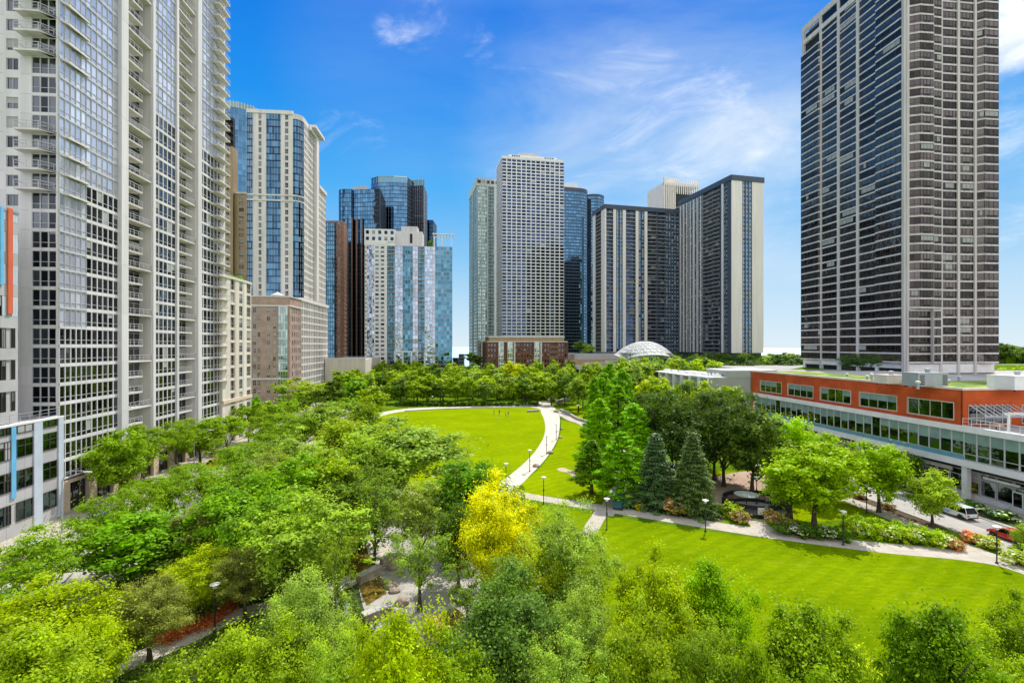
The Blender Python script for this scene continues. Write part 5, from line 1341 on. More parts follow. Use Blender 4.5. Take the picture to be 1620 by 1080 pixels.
# ---- water garden trees
px_tree(592, 770, 9, 75, 'thin', (.07, .12, .03), 'slender tree standing above the stone walls of the water garden')
px_tree(664, 835, 7.5, 105, 'thin', (.10, .16, .05), 'thin open-crowned tree in the middle of the water garden')
px_tree(735, 732, 10, 92, 'broad', (.055, .12, .018), 'deep green tree just left of the lower end of the curved path')
px_tree(665, 765, 8.5, 75, 'silver', (.13, .18, .07), 'pale silver-leaved tree left of the deep green one')
px_tree(640, 668, 12, 135, 'broad', SG, 'tall light green tree in front of the oval lawn')
px_tree(590, 690, 11, 90, 'broad', (.10, .16, .03), 'light green tree left of the tallest one before the oval lawn')
px_tree(572, 735, 10, 90, 'silver', (.07, .12, .03), 'darker airy tree below the light green ones')
px_tree(480, 780, 10, 145, 'silver', (.12, .19, .045), 'big pale willow-like tree left of the water garden')
px_tree(725, 800, 8, 60, 'broad', DG, 'dark shadowy tree beside the golden yellow tree')
px_tree(520, 715, 11, 90, 'broad', LG, 'light green round tree near the middle left')
px_tree(462, 730, 10.5, 95, 'broad', (.075, .15, .02), 'fresh green tree above the pale willow-like one')
px_tree(420, 790, 9, 90, 'broad', (.065, .13, .022), 'bright dense green tree beside the pale willow-like one')
px_tree(365, 770, 9, 100, 'broad', (.068, .135, .02), 'dense emerald tree above the grey-green small one')
px_tree(530, 835, 8.5, 60, 'thin', (.09, .14, .03), 'airy tree at the left edge of the water garden')
px_tree(740, 890, 7, 70, 'thin', (.09, .14, .05), 'small grey-green tree right of the water garden')
# ---- mid left belt, between street and oval lawn
for (u, v, h, w_, kd, c, lab) in (
    (505, 640, 11, 70, 'broad', SG, 'pale green tree left of the oval lawn path, nearest the street'),
    (545, 665, 10, 70, 'broad', LG, 'light green tree below the pale one left of the oval lawn'),
    (575, 640, 10, 50, 'broad', MG, 'green tree touching the left end of the oval lawn path'),
    (527, 603, 12, 44, 'cypress', DG, 'dark cone-shaped tree left of the oval lawn'),
    (560, 600, 12, 52, 'broad', (.06, .13, .02), 'large green tree right of the dark cone-shaped one'),
    (590, 612, 11, 48, 'broad', LG, 'rounded bright tree at the left tip of the oval lawn'),
    (548, 588, 13, 50, 'broad', MG, 'green tree behind the dark cone-shaped one'),
    (440, 655, 10, 75, 'lacy', LOC, 'feathery tree over the street near the brick block'),
    (470, 690, 9, 85, 'silver', SG, 'pale airy tree right of the long street sidewalk'),
    (425, 715, 9, 80, 'silver', (.09, .13, .04), 'olive airy tree along the sidewalk, middle left'),
    (385, 735, 9, 80, 'broad', (.08, .14, .025), 'green tree above the emerald one near the street'),
    (330, 800, 7, 90, 'silver', OG, 'brownish-olive thin tree above the red parked car'),
    ): px_tree(u, v, h, w_, kd, c, lab)
# ---- street trees
for i, b_ in enumerate((81, 88, 96, 105, 116, 128, 141, 156, 172)):
    x, y, _ = GRID.w(-51.6 + R.uniform(-.4, .4), b_)
    h = 9.3 + R.uniform(-1.5, 1.5)
    tree(x, y, h, 8.8 + R.uniform(-2, 2), 'lacy' if i % 3 else 'broad', (.085, .148, .022), 'feathery street tree in the row against the left tower fronts', group='street trees along the tower fronts')
for i, b_ in enumerate((39, 47, 56, 64.5, 74, 84, 95, 107, 120, 134, 150, 167)):
    x, y, _ = GRID.w(-35.6 + R.uniform(-.6, .6), b_)
    tree(x, y, 7.8 + R.uniform(-1.2, 1.2), 8.2 + R.uniform(-1.6, 1.6), 'lacy', (.085, .15, .025) if i % 3 else (.078, .14, .02), 'feathery street tree in the row along the park side of the left street', group='street trees along the park side')
px_tree(222, 815, 7, 125, 'broad', (.066, .14, .018), 'vivid green dense tree near the left street')
px_tree(470, 600, 12, 75, 'lacy', (.11, .16, .04), 'pale feathery tree in front of the brick block')
px_tree(500, 607, 11, 60, 'lacy', (.11, .16, .04), 'pale feathery tree beside the beige garage wall')
px_tree(405, 628, 9, 22, 'broad', (.05, .14, .01), 'small round bright tree at the foot of the cream block')
# ---- row behind the oval lawn and the wood behind it
ROW = [(612, 607), (633, 600), (655, 604), (675, 612), (697, 606), (720, 600), (742, 598), (767, 606), (790, 610), (812, 604), (830, 600), (850, 607), (872, 603), (893, 598)]
for i, (u, v) in enumerate(ROW):
    Y = 200 + R.uniform(-3, 6); H = EYE - (v - V0) * Y / F
    tree((u - U0) * Y / F, Y, H, 7.4 + R.uniform(-.8, 1.4), 'broad', DG if i % 3 == 1 else MG, 'round green tree in the row along the far edge of the oval lawn', group='row of trees behind the oval lawn')
for k, (Y, va, stp) in enumerate(((218, 592, 20), (238, 584, 21), (258, 577, 23), (276, 573, 26))):
    u = 560 + k * 7
    while u < 905:
        v = va + R.uniform(-3, 4); H = EYE - (v - V0) * Y / F; c = R.choice((MG, LG, DG, MG, (.10, .16, .02), SG))
        lab = 'green tree in the wood between the oval lawn and the towers'
        tree((u - U0) * Y / F, Y + R.uniform(-5, 5), H, 8.5 + R.uniform(-1, 2), 'broad', c, lab, group='trees of the wood beyond the oval lawn'); u += stp * R.uniform(.85, 1.15)
Y = 236; tree((808 - U0) * Y / F, Y, EYE - 27 * Y / F, 11, 'broad', (.15, .19, .012), 'yellow-green tree standing out in the wood beyond the oval lawn')
Y = 213; tree((833 - U0) * Y / F, Y, EYE - 52 * Y / F, 6, 'broad', (.14, .19, .012), 'lime coloured narrow tree at the far right end of the oval lawn')
Y = 240; tree((771 - U0) * Y / F, Y, EYE - 40 * Y / F, 17, 'broad', (.022, .05, .016), 'very dark broad tree in the wood beyond the oval lawn')
# ---- right of the far path end
for (u, v, Y, c) in ((865, 590, 225, MG), (885, 592, 215, DG), (905, 588, 205, (.07, .13, .03)), (922, 592, 190, MG), (900, 578, 245, LG), (930, 578, 240, MG), (915, 600, 178, (.08, .13, .03)), (945, 575, 260, SG)):
    tree((u - U0) * Y / F, Y, EYE - (v - V0) * Y / F, 8.5, 'broad', c, 'leafy tree in the thicket at the far end of the curved path', group='thicket at the far end of the curved path')
# ---- bald cypresses
for (u, v, Y, w_, c, lab) in (
    (984, 685, 76, 8.0, (.085, .19, .010), 'bright green feathery conifer nearest the path junction'),
    (936, 697, 80, 6.0, (.05, .105, .015), 'darker feathery conifer left of the brightest one, beside the lawn slope'),
    (1003, 640, 88, 8.5, (.08, .18, .01), 'tall feathery conifer right behind the brightest one'),
    (948, 632, 95, 8.0, (.09, .19, .012), 'feathery conifer behind the darker one by the lawn slope'),
    (978, 612, 104, 9.0, (.08, .175, .01), 'tall feathery conifer in the middle of the group'),
    (955, 592, 120, 9.5, (.075, .17, .01), 'feathery conifer in the back of the group, left'),
    (985, 586, 128, 9.0, (.07, .165, .01), 'feathery conifer in the back of the group, right'),
    (965, 575, 148, 10, (.07, .16, .01), 'highest feathery conifer at the far end of the group'),
    (940, 600, 112, 6.5, (.06, .14, .012), 'slim feathery conifer at the left rim of the group')):
    tree((u - U0) * Y / F, Y, EYE - (v - V0) * Y / F, w_, 'cypress', c, lab, name='conifer', lod=1)
tree((1037 - U0) * 73.7 / F, 73.7, 10.3, 7.2, 'spruce', SP, 'blue-grey spruce, left one of the pair beside the diagonal path', name='spruce_tree', lod=1)
tree((1096 - U0) * 71.0 / F, 71.0, 10.9, 7.0, 'spruce', (.045, .075, .045), 'grey-green spruce, right one of the pair, behind the pink shrub', name='spruce_tree', lod=1)
# ---- big dark trees right of centre
for (u, v, Y, w_, c, kd, lab) in (
    (1062, 612, 92, 14, DL, 'lacy', 'broad dark tree behind the blue-grey spruce'),
    (1145, 622, 84, 14.5, DL, 'lacy', 'widest dark tree, spreading over the round sunken court'),
    (1108, 615, 99, 13, (.045, .075, .025), 'lacy', 'dark tree between and behind the two broadest ones'),
    (1190, 655, 80, 10, (.05, .085, .025), 'broad', 'dark tree on the right flank of the dark group'),
    (1085, 650, 84, 9, DL, 'broad', 'dark tree in the shade left of the round court'),
    (1130, 660, 88, 10, DL, 'broad', 'dark inner tree below the spreading crowns'),
    (1040, 640, 98, 9, DL, 'broad', 'dark tree beside the feathery conifers')):
    tree((u - U0) * Y / F, Y, EYE - (v - V0) * Y / F, w_, kd, c, lab, lod=1)
for (u, v, Y, c, lab) in ((1025, 604, 150, (.14, .19, .012), 'yellow-green tree showing behind the dark group, left'), (1048, 600, 142, LG, 'light green tree behind the dark group, beside the yellow-green one'), (1085, 604, 135, MG, 'green tree between the dark group and the white houses'), (1115, 607, 125, LG, 'light tree below the white terrace houses'), (1150, 614, 116, MG, 'green tree in front of the grey-green wall')):
    tree((u - U0) * Y / F, Y, EYE - (v - V0) * Y / F, 9, 'broad', c, lab)
# ---- bright trees on the right
for (u, v, Y, w_, c, kd, lab) in (
    (1288, 706, 65.5, 10.2, (.120, .195, .012), 'broad', 'big bright yellow-green tree above the hedge on the right'),
    (1248, 662, 82, 8.5, (.115, .20, .012), 'broad', 'bright green tree in front of the red building, left of the biggest one'),
    (1312, 690, 76, 8, (.11, .19, .012), 'broad', 'bright green tree behind the biggest bright one'),
    (1390, 704, 71, 8.2, (.11, .19, .014), 'broad', 'round light green tree standing beside the right street'),
    (1475, 748, 66, 5.6, (.12, .18, .035), 'broad', 'small neat tree next to the white patrol car'),
    (1252, 730, 68, 6.0, (.12, .20, .02), 'broad', 'low bright tree hugging the left of the biggest one'),
    (1437, 718, 84, 5, (.05, .10, .02), 'broad', 'small dark tree close to the red building front'),
    (1540, 757, 77, 3.2, (.14, .15, .08), 'thin', 'thin pale sapling against the ground floor windows'),
    (1634, 832, 56, 3.2, (.12, .18, .035), 'broad', 'small tree cut by the right edge beside the red car')):
    tree((u - U0) * Y / F, Y, EYE - (v - V0) * Y / F, w_, kd, c, lab, lod=1 if Y > 60 else 0)
# ---- upper street level trees in the distance
UP = 15.0; UP2 = 8.0
for k, (Y, va) in enumerate(((228, 572), (244, 566), (264, 562), (282, 559))):
    u = 1045 + 9 * k
    while u < 1300:
        v = va + R.uniform(-2, 3); H = EYE - (v - V0) * Y / F - UP2
        c = R.choice((BG, DL, (.03, .07, .02), SG, BG)); tree((u - U0) * Y / F, Y + R.uniform(-4, 4), H * 1.0, 9, 'broad', c, 'dark green tree on the raised street in front of the slab building', group='trees on the raised street', z=UP2); u += 21 * R.uniform(.8, 1.2)
Y = 222; tree((1113 - U0) * Y / F, Y, EYE - 25 * Y / F, 17, 'lacy', (.16, .24, .012), 'bright lime tree above the white terrace houses')
for i in range(24):
    Y = 168 + 3.2 * (i % 8) + 12 * (i // 8); u = 990 + 7.0 * i + R.uniform(-4, 4) if i < 8 else 985 + 19 * (i % 8) + R.uniform(-4, 4); v = 582 - 6 * (i // 8) + R.uniform(-2, 2)
    tree((u - U0) * Y / F, Y, EYE - (v - V0) * Y / F, 10, 'broad', R.choice((MG, SG, (.05, .10, .03), LG)), 'green tree between the feathery conifers and the white terrace houses', group='trees behind the white terrace houses')
for u in (1345, 1368):
    Y = 140; tree((u - U0) * Y / F, Y, 6.5, 8.0, 'lacy', BG, 'dark blue-green tree at the foot of the large bronze-glass tower, %s one' % ('left' if u < 1350 else 'right'), z=UP - .1, lod=1)
for i, (u, v, Y) in enumerate(((500, 572, 330), (745, 558, 330), (755, 562, 320), (930, 545, 330), (918, 540, 335), (1225, 556, 320), (1245, 553, 330), (1262, 556, 310))):
    tree((u - U0) * Y / F, Y, 8 if u < 1200 else 6, 9, 'broad', R.choice((DG, SG)), 'far green tree between the distant towers', group='far trees between the distant towers', z=max(0, EYE - (v - V0) * Y / F - 8))
for i in range(9):
    u = 1577 + i * 8; Y = 185 + R.uniform(0, 30); tree((u - U0) * Y / F, Y, 9, 10, 'broad', (.13, .20, .02) if i % 2 else MG, 'bright green tree right of the bronze-glass tower', group='trees right of the bronze-glass tower', z=6.0)
for i in range(10):
    u = 1572 + i * 9; Y = 300 + R.uniform(0, 30); tree((u - U0) * Y / F, Y, 12, 14, 'broad', (.05, .09, .035), 'dark tree on the distant rise at the right edge', group='trees on the distant rise', z=13 - abs(i - 1) * .6)
# ------------------------------------------------------------------ ground
def grass_mat(name, dark, light, flecks=True, worn=False):
    m, nt, b = new_mat(name); tc = N(nt, 'ShaderNodeTexCoord')
    n = N(nt, 'ShaderNodeTexNoise', Scale=.09, Detail=6.0, Roughness=.6); L(nt, tc.outputs['Object'], n.inputs['Vector'])
    r = ramp(nt, [(.3, dark), (.7, light)]); L(nt, n.outputs[0], r.inputs[0])
    mp = N(nt, 'ShaderNodeMapping'); mp.inputs['Scale'].default_value = (.8, 2.4, 1); mp.inputs['Rotation'].default_value = (0, 0, .35); L(nt, tc.outputs['Object'], mp.inputs[0])
    n3 = N(nt, 'ShaderNodeTexNoise', Scale=.9, Detail=8.0, Roughness=.8); L(nt, mp.outputs[0], n3.inputs['Vector'])
    r3 = ramp(nt, [(.3, (.58, .66, .6)), (.7, (1.3, 1.2, 1.1))]); L(nt, n3.outputs[0], r3.inputs[0])
    o = mix(nt, 1.0, r.outputs[0], r3.outputs[0], 'MULTIPLY')
    if flecks:
        n4 = N(nt, 'ShaderNodeTexNoise', Scale=3.2, Detail=3.0); L(nt, mp.outputs[0], n4.inputs['Vector']); r4 = ramp(nt, [(.66, (0, 0, 0)), (.74, (1, 1, 1))]); L(nt, n4.outputs[0], r4.inputs[0])
        f4 = N(nt, 'ShaderNodeMath', operation='MULTIPLY'); f4.inputs[1].default_value = .5; L(nt, r4.outputs[0], f4.inputs[0]); o = mix(nt, f4.outputs[0], o, (.34, .42, .10))
    w1 = N(nt, 'ShaderNodeTexWave', Scale=.16, Distortion=1.2); w1.inputs['Detail'].default_value = 2; mw = N(nt, 'ShaderNodeMapping'); mw.inputs['Rotation'].default_value = (0, 0, .9); L(nt, tc.outputs['Object'], mw.inputs[0]); L(nt, mw.outputs[0], w1.inputs['Vector'])
    rw = ramp(nt, [(.35, (.93, .95, .9)), (.65, (1.05, 1.03, 1.0))]); L(nt, w1.outputs[0], rw.inputs[0]); o = mix(nt, 1.0, o, rw.outputs[0], 'MULTIPLY')
    n6 = N(nt, 'ShaderNodeTexNoise', Scale=.22, Detail=9.0, Roughness=.7, Distortion=.8); L(nt, mp.outputs[0], n6.inputs['Vector']); r6 = ramp(nt, [(.58, (0, 0, 0)), (.75, (1, 1, 1))]); L(nt, n6.outputs[0], r6.inputs[0])
    f6 = N(nt, 'ShaderNodeMath', operation='MULTIPLY'); f6.inputs[1].default_value = .55; L(nt, r6.outputs[0], f6.inputs[0]); o = mix(nt, f6.outputs[0], o, (.30, .33, .03))
    L(nt, o, b.inputs['Base Color']); b.inputs['Roughness'].default_value = 1; b.inputs['Specular IOR Level'].default_value = 0
    n5 = N(nt, 'ShaderNodeTexNoise', Scale=7, Detail=5.0); L(nt, tc.outputs['Object'], n5.inputs['Vector']); bp = N(nt, 'ShaderNodeBump', Strength=.6, Distance=.15); L(nt, n5.outputs[0], bp.inputs['Height']); L(nt, bp.outputs[0], b.inputs['Normal'])
grass_mat('lawn', (.180, .265, .001), (.265, .350, .002)); grass_mat('lawn_deep', (.115, .190, .001), (.200, .290, .002)); grass_mat('park_grass', (.07, .14, .008), (.15, .26, .01), False)
def pave(name, c0, c1, joint=None, sc=.5):
    m, nt, b = new_mat(name); tc = N(nt, 'ShaderNodeTexCoord'); n = N(nt, 'ShaderNodeTexNoise', Scale=sc, Detail=8.0, Roughness=.65); L(nt, tc.outputs['Object'], n.inputs['Vector'])
    r = ramp(nt, [(.3, c0), (.7, c1)]); L(nt, n.outputs[0], r.inputs[0]); o = r.outputs[0]
    if joint:
        bt = N(nt, 'ShaderNodeTexBrick'); bt.offset = .0; bt.inputs['Scale'].default_value = 1.0; bt.inputs['Brick Width'].default_value = joint; bt.inputs['Row Height'].default_value = joint; bt.inputs['Mortar Size'].default_value = .03
        bt.inputs['Color1'].default_value = (1, 1, 1, 1); bt.inputs['Color2'].default_value = (.93, .93, .93, 1); bt.inputs['Mortar'].default_value = (.6, .58, .55, 1)
        L(nt, tc.outputs['Object'], bt.inputs['Vector']); o = mix(nt, 1.0, o, bt.outputs[0], 'MULTIPLY')
    L(nt, o, b.inputs['Base Color']); b.inputs['Roughness'].default_value = .9; b.inputs['Specular IOR Level'].default_value = .25
pave('path_concrete', (.42, .37, .30), (.52, .47, .40), 1.8); pave('path_bright', (.50, .45, .36), (.62, .57, .48)); pave('asphalt', (.22, .21, .20), (.30, .29, .275), None, .25); pave('street_concrete', (.36, .33, .30), (.47, .44, .40), 4.5, .2)
pave('mulch', (.06, .038, .022), (.13, .085, .05), None, 1.5); pave('bare_soil', (.42, .33, .20), (.55, .46, .30), None, .8); pave('soil_green', (.03, .05, .012), (.07, .10, .02), None, .6); pave('plaza_stone', (.33, .30, .27), (.50, .47, .43), 1.2); pave('kerb_stone', (.42, .40, .37), (.52, .50, .47)); pave('brick_paving', (.40, .27, .19), (.50, .36, .27), .6)
def sheet(name, pts, mat, z, kind='structure', thick=0.0):
    bm = bmesh.new(); vs = [bm.verts.new((p[0], p[1], z)) for p in pts]; f = bm.faces.new(vs); bmesh.ops.triangulate(bm, faces=[f], ngon_method='EAR_CLIP')
    bmesh.ops.recalc_face_normals(bm, faces=bm.faces)
    if bm.faces[:] and bm.faces[:][0].normal.z < 0: bmesh.ops.reverse_faces(bm, faces=bm.faces)
    if thick:
        r = bmesh.ops.extrude_face_region(bm, geom=bm.faces[:]); bmesh.ops.translate(bm, verts=[v for v in r['geom'] if isinstance(v, bmesh.types.BMVert)], vec=(0, 0, thick))
    me = bpy.data.meshes.new(name); bm.to_mesh(me); bm.free(); me.materials.append(MATS[mat]); o = bpy.data.objects.new(name, me); COL.objects.link(o)
    if kind: o['kind'] = kind
    return o
def smooth(pts, k=6, closed=False):
    P = [Vector((p[0], p[1])) for p in pts]; out = []; n = len(P)
    rng = range(n if closed else n - 1)
    for i in rng:
        g = lambda j: P[j % n] if closed else P[min(max(j, 0), n - 1)]
        a, b, c, d = g(i - 1), g(i), g(i + 1), g(i + 2)
        for q in range(k):
            t = q / k; out.append(.5 * ((2 * b) + (c - a) * t + (2 * a - 5 * b + 4 * c - d) * t * t + (3 * b - a - 3 * c + d) * t ** 3))
    if not closed: out.append(P[-1])
    return [tuple(p) for p in out]
def ribbon(pts, w0, w1=None):
    P = [Vector(p) for p in pts]; l, r = [], []
    for i, p in enumerate(P):
        d = (P[min(i + 1, len(P) - 1)] - P[max(0, i - 1)]).normalized(); n = Vector((-d.y, d.x)); w = w0 + ((w1 or w0) - w0) * i / (len(P) - 1)
        l.append(tuple(p + n * w / 2)); r.append(tuple(p - n * w / 2))
    return l + r[::-1]
g2 = lambda u, v: gp(u, v)[:2]
W_ = lambda a, b: tuple(GRID.w(a, b)[:2])
sheet('ground', [(-3000, -200), (3000, -200), (3000, 9000), (-3000, 9000)], 'park_grass', 0)
# lake beyond the towers
m, nt, b = new_mat('lake_water'); b.inputs['Base Color'].default_value = (.46, .60, .65, 1); b.inputs['Roughness'].default_value = .5
tc = N(nt, 'ShaderNodeTexCoord'); n_ = N(nt, 'ShaderNodeTexNoise', Scale=.08, Detail=6.0); L(nt, tc.outputs['Object'], n_.inputs['Vector']); bp_ = N(nt, 'ShaderNodeBump', Strength=.5, Distance=1.0); L(nt, n_.outputs[0], bp_.inputs['Height']); L(nt, bp_.outputs[0], b.inputs['Normal'])
sheet('lake', [(-2900, 560), (2900, 560), (2900, 8900), (-2900, 8900)], 'lake_water', .3)
# left street with kerbs, pavements
sheet('street', [W_(-49.5, 5), W_(-38, 5), W_(-38, 205), W_(-49.5, 205)], 'street_concrete', .02)
sheet('cross_street', [W_(-160, 206), W_(-36, 206), W_(-36, 217), W_(-160, 217)], 'street_concrete', .024)
sheet('pavement', [W_(-57.5, 5), W_(-49.5, 5), W_(-49.5, 205), W_(-57.5, 205)], 'path_concrete', .0, thick=.15)
sheet('pavement', [W_(-38, 5), W_(-34.4, 5), W_(-34.4, 200), W_(-38, 200)], 'path_concrete', .0, thick=.15)
sheet('planting_strip', [W_(-37.4, 6), W_(-36.7, 6), W_(-36.7, 198), W_(-37.4, 198)], 'mulch', .155)
# right street
sheet('street', [W_(63.8, 20), W_(72.0, 20), W_(72.0, 132), W_(63.8, 132)], 'street_concrete', .02)
sheet('pavement', [W_(72.0, 20), W_(79.9, 20), W_(79.9, 132), W_(72.0, 132)], 'path_concrete', .0, thick=.14)
sheet('planting_strip', [W_(72.6, 24), W_(76.0, 24), W_(76.0, 120), W_(72.6, 120)], 'soil_green', .145)
sheet('kerb', [W_(63.5, 57), W_(63.8, 57), W_(63.8, 132), W_(63.5, 132)], 'kerb_stone', .0, thick=.14)
sheet('planting_strip', [W_(61.6, 59), W_(63.5, 58), W_(63.5, 130), W_(61.6, 130)], 'mulch', .05)
sheet('footpath', [W_(58.9, 58), W_(61.5, 56), W_(61.5, 130), W_(58.9, 130)], 'path_concrete', .03)
# paint on the right street: bay lines and the dark repair patch by the parked car
for k in range(4): sheet('parking_line', [W_(69.4, 48 + 7.2 * k), W_(71.8, 48 + 7.2 * k), W_(71.8, 48.12 + 7.2 * k), W_(69.4, 48.12 + 7.2 * k)], 'white_paint', .027)
sheet('asphalt_patch', [W_(68.4, 54.5), W_(71.8, 54.5), W_(71.8, 60), W_(68.4, 60)], 'asphalt', .024)
# oval lawn and its ring path
ovR = [g2(845, 644.5), g2(857, 655), g2(862.5, 672), g2(861, 688), g2(855, 701), g2(843, 718), g2(818, 742), g2(783, 763)]
oval = smooth(ovR + [(-12, 79), (-24, 88), (-36, 108), (-43.5, 135), g2(597, 661), g2(612, 655.5), g2(640, 650.5), g2(700, 647), g2(770, 645)], 6, True)
sheet('oval_lawn', oval, 'lawn', .03)
outR = [g2(862, 634), g2(873, 640), g2(884, 655), g2(885.5, 672), g2(882, 694), g2(868, 719), g2(845, 745), g2(808, 777)]
ring = smooth(outR + [(-8, 71), (-22, 76), (-38, 92), (-47, 115), (-49.5, 140), (-49.5, 160), g2(600, 653), g2(640, 646.5), g2(700, 643.6), g2(770, 641.8), g2(830, 640)], 6, True)
sheet('ring_path', ring, 'path_bright', .012)
# straight path from the junction to the right, its branches
P2 = smooth([g2(790, 776), g2(850, 787), (15, 73.5 * 1.0) if False else g2(950, 803), g2(1100, 826.5), g2(1230, 846), g2(1380, 864.5), g2(1500, 875), g2(1575, 886), g2(1640, 905), (57, 44)], 5)
sheet('straight_path', ribbon(P2, 2.5, 4.0), 'path_concrete', .022)
sheet('branch_path', ribbon([g2(957, 815), g2(972, 785), g2(985, 762), (22, 110)], 2.4), 'path_concrete', .017)
sheet('branch_path', ribbon([g2(957, 801), g2(940, 828), g2(928, 848)], 2.0), 'path_concrete', .016)
sheet('branch_path', ribbon([g2(1215, 845), g2(1195, 822)], 3.2, 2.4), 'path_concrete', .018)
sheet('branch_path', smooth([g2(1519, 868), g2(1440, 832), g2(1363, 795), g2(1369, 790), g2(1458, 829), g2(1552, 868), g2(1610, 890), g2(1600, 898)], 1), 'path_concrete', .026)
# ramp path with low walls at the far right end
rp = smooth([g2(874, 648), g2(890, 655), g2(905, 664), g2(930, 674), (26, 105), (38, 98)], 5); sheet('ramp_path', ribbon(rp, 3.2), 'path_concrete', .015)
# left garden path
P3 = smooth([g2(60, 1150), g2(160, 1070), g2(270, 1020), g2(370, 975), g2(440, 955), (-17.5, 49), (-15, 56), (-19, 66), (-25, 78), (-38, 98)], 6)
sheet('garden_path', ribbon(P3, 2.3), 'path_bright', .02)
# water garden court
sheet('garden_court', smooth([(-9, 39), (-2, 44), (-2.5, 56), (-8, 66), (-16, 72), (-22, 70), (-18, 58), (-14, 46)], 5, True), 'plaza_stone', .018)
sheet('garden_court', smooth([(-3, 38), (1.5, 42), (1, 48), (-3, 50)], 5, True), 'plaza_stone', .014)
# sandy court in the trees on the right and worn patch on the slope
sheet('brick_court', smooth([g2(1085, 770), g2(1180, 745), g2(1235, 760), g2(1232, 788), g2(1150, 800)], 5, True), 'brick_paving', .014)
sheet('worn_patch', smooth([g2(881, 743), g2(890, 739.5), g2(905, 744), g2(913, 738), g2(909, 749), g2(914, 754), g2(906, 754), g2(900, 749)], 4, True), 'bare_soil', .036)
# lawns
sheet('slope_lawn', smooth([g2(886, 664), g2(925, 676), (24, 106), (20, 92), (18, 80), g2(957, 794), g2(850, 782), g2(812, 777), g2(848, 746), g2(870, 720), g2(884, 695), g2(887.5, 674)], 4, True), 'lawn', .008)
sheet('main_lawn', smooth([g2(960, 815), g2(1100, 838), g2(1230, 853), g2(1380, 871), g2(1490, 880), g2(1560, 892), g2(1640, 918), (52, 30), (30, 18), (8, 24), (2, 50), (4, 62), g2(840, 800), g2(940, 812)], 4, True), 'lawn_deep', .01)
sheet('hedge_lawn', [W_(40, 62), W_(58.7, 63), W_(58.7, 88), W_(46, 90)], 'lawn', .009)
sheet('hedge_lawn', [g2(900, 643), g2(955, 640), (33, 130), (26, 115), g2(932, 668), g2(912, 660)], 'lawn', .009)
sheet('planting_bed', [(-34, 22), (2, 22), (10, 40), (2, 55), (-6, 76), (-14, 77), (-24, 84), (-40, 100), W_(-34.2, 100), W_(-34.2, 22)], 'soil_green', .006)
sheet('planting_bed', smooth([g2(965, 790), g2(1130, 812), g2(1125, 825), g2(1000, 800)], 4, True), 'mulch', .013)
# raised street deck behind the right-hand buildings
sheet('raised_street', [W_(112, 104), W_(420, 104), W_(420, 215), W_(112, 215)], 'street_concrete', 0, thick=14.9)
sheet('raised_street', [W_(20, 222), W_(420, 222), W_(420, 520), W_(20, 520)], 'park_grass', 0, thick=7.95)
sheet('raised_lawn', [W_(125, 175), W_(300, 140), W_(410, 210), W_(160, 210)], 'park_grass', 14.92)
sheet('distant_rise', smooth([W_(240, 300), W_(330, 270), W_(460, 300), W_(460, 360), W_(250, 350)], 4, True), 'park_grass', 7.96, thick=9)
# undergrowth: a loose layer of leaves low over the planting beds
def undergrowth(name, polys, n, size, hmax, col, label, seed):
    rs = np.random.RandomState(seed); out = []
    from mathutils.geometry import intersect_point_tri_2d
    for (x0, x1, y0, y1, test) in polys:
        m_ = 0
        while m_ < n:
            k = 20000; xy = np.stack([rs.uniform(x0, x1, k), rs.uniform(y0, y1, k)], 1); ok = test(xy); xy = xy[ok]; out.append(xy); m_ += len(xy)
    xy = np.concatenate(out)[:n * len(polys)]; k = len(xy)
    f = (np.sin(xy[:, 0] * .9) * np.cos(xy[:, 1] * .8 + xy[:, 0] * .3) + 1) / 2; f2 = (np.sin(xy[:, 0] * 2.3 + 1) * np.cos(xy[:, 1] * 2.1) + 1) / 2
    z = rs.rand(k) * hmax * (.25 + .5 * f + .35 * f2)
    C = np.column_stack([xy, z + .05]); Nn = np.array([0, 0, 1.0]) + rs.normal(size=(k, 3)) * .7
    me = leaves_mesh(name, C, Nn, size, .6, np.clip(.25 + .35 * f2 + .4 * rs.rand(k), 0, 1), 'leaf')
    o = bpy.data.objects.new(name, me); COL.objects.link(o); o.color = (*[q * 1.8 for q in col], 1); tag(o, label, 'ground cover', kind='stuff'); return o
P3v = np.array(ribbon(P3, 2.3)); P3c = np.array([p for p in P3])
def bed_test(xy):
    x, y = xy[:, 0], xy[:, 1]; a = x * GRID.e.x + y * GRID.e.y; ok = (a > -34.2) & (x < 2 + (y < 45) * 4) & (y < 100 + .0 * x)
    d = np.min(np.hypot(x[:, None] - P3c[None, :, 0], y[:, None] - P3c[None, :, 1]), 1); ok &= d > 1.5
    cx, cy = -11, 54; ok &= ((x + 11 + (y - 54) * .35) ** 2 / 55 + (y - 54) ** 2 / 250) > 1
    ok &= ~((x > -50) & (((x + 17) / 33) ** 2 + ((y - 135) / 62) ** 2 < 1)); return ok
undergrowth('ground_cover', [(-45, 6, 22, 100, bed_test)], 90000, .26, .9, MG, 'mixed low planting covering the beds under the trees on the left', 3)

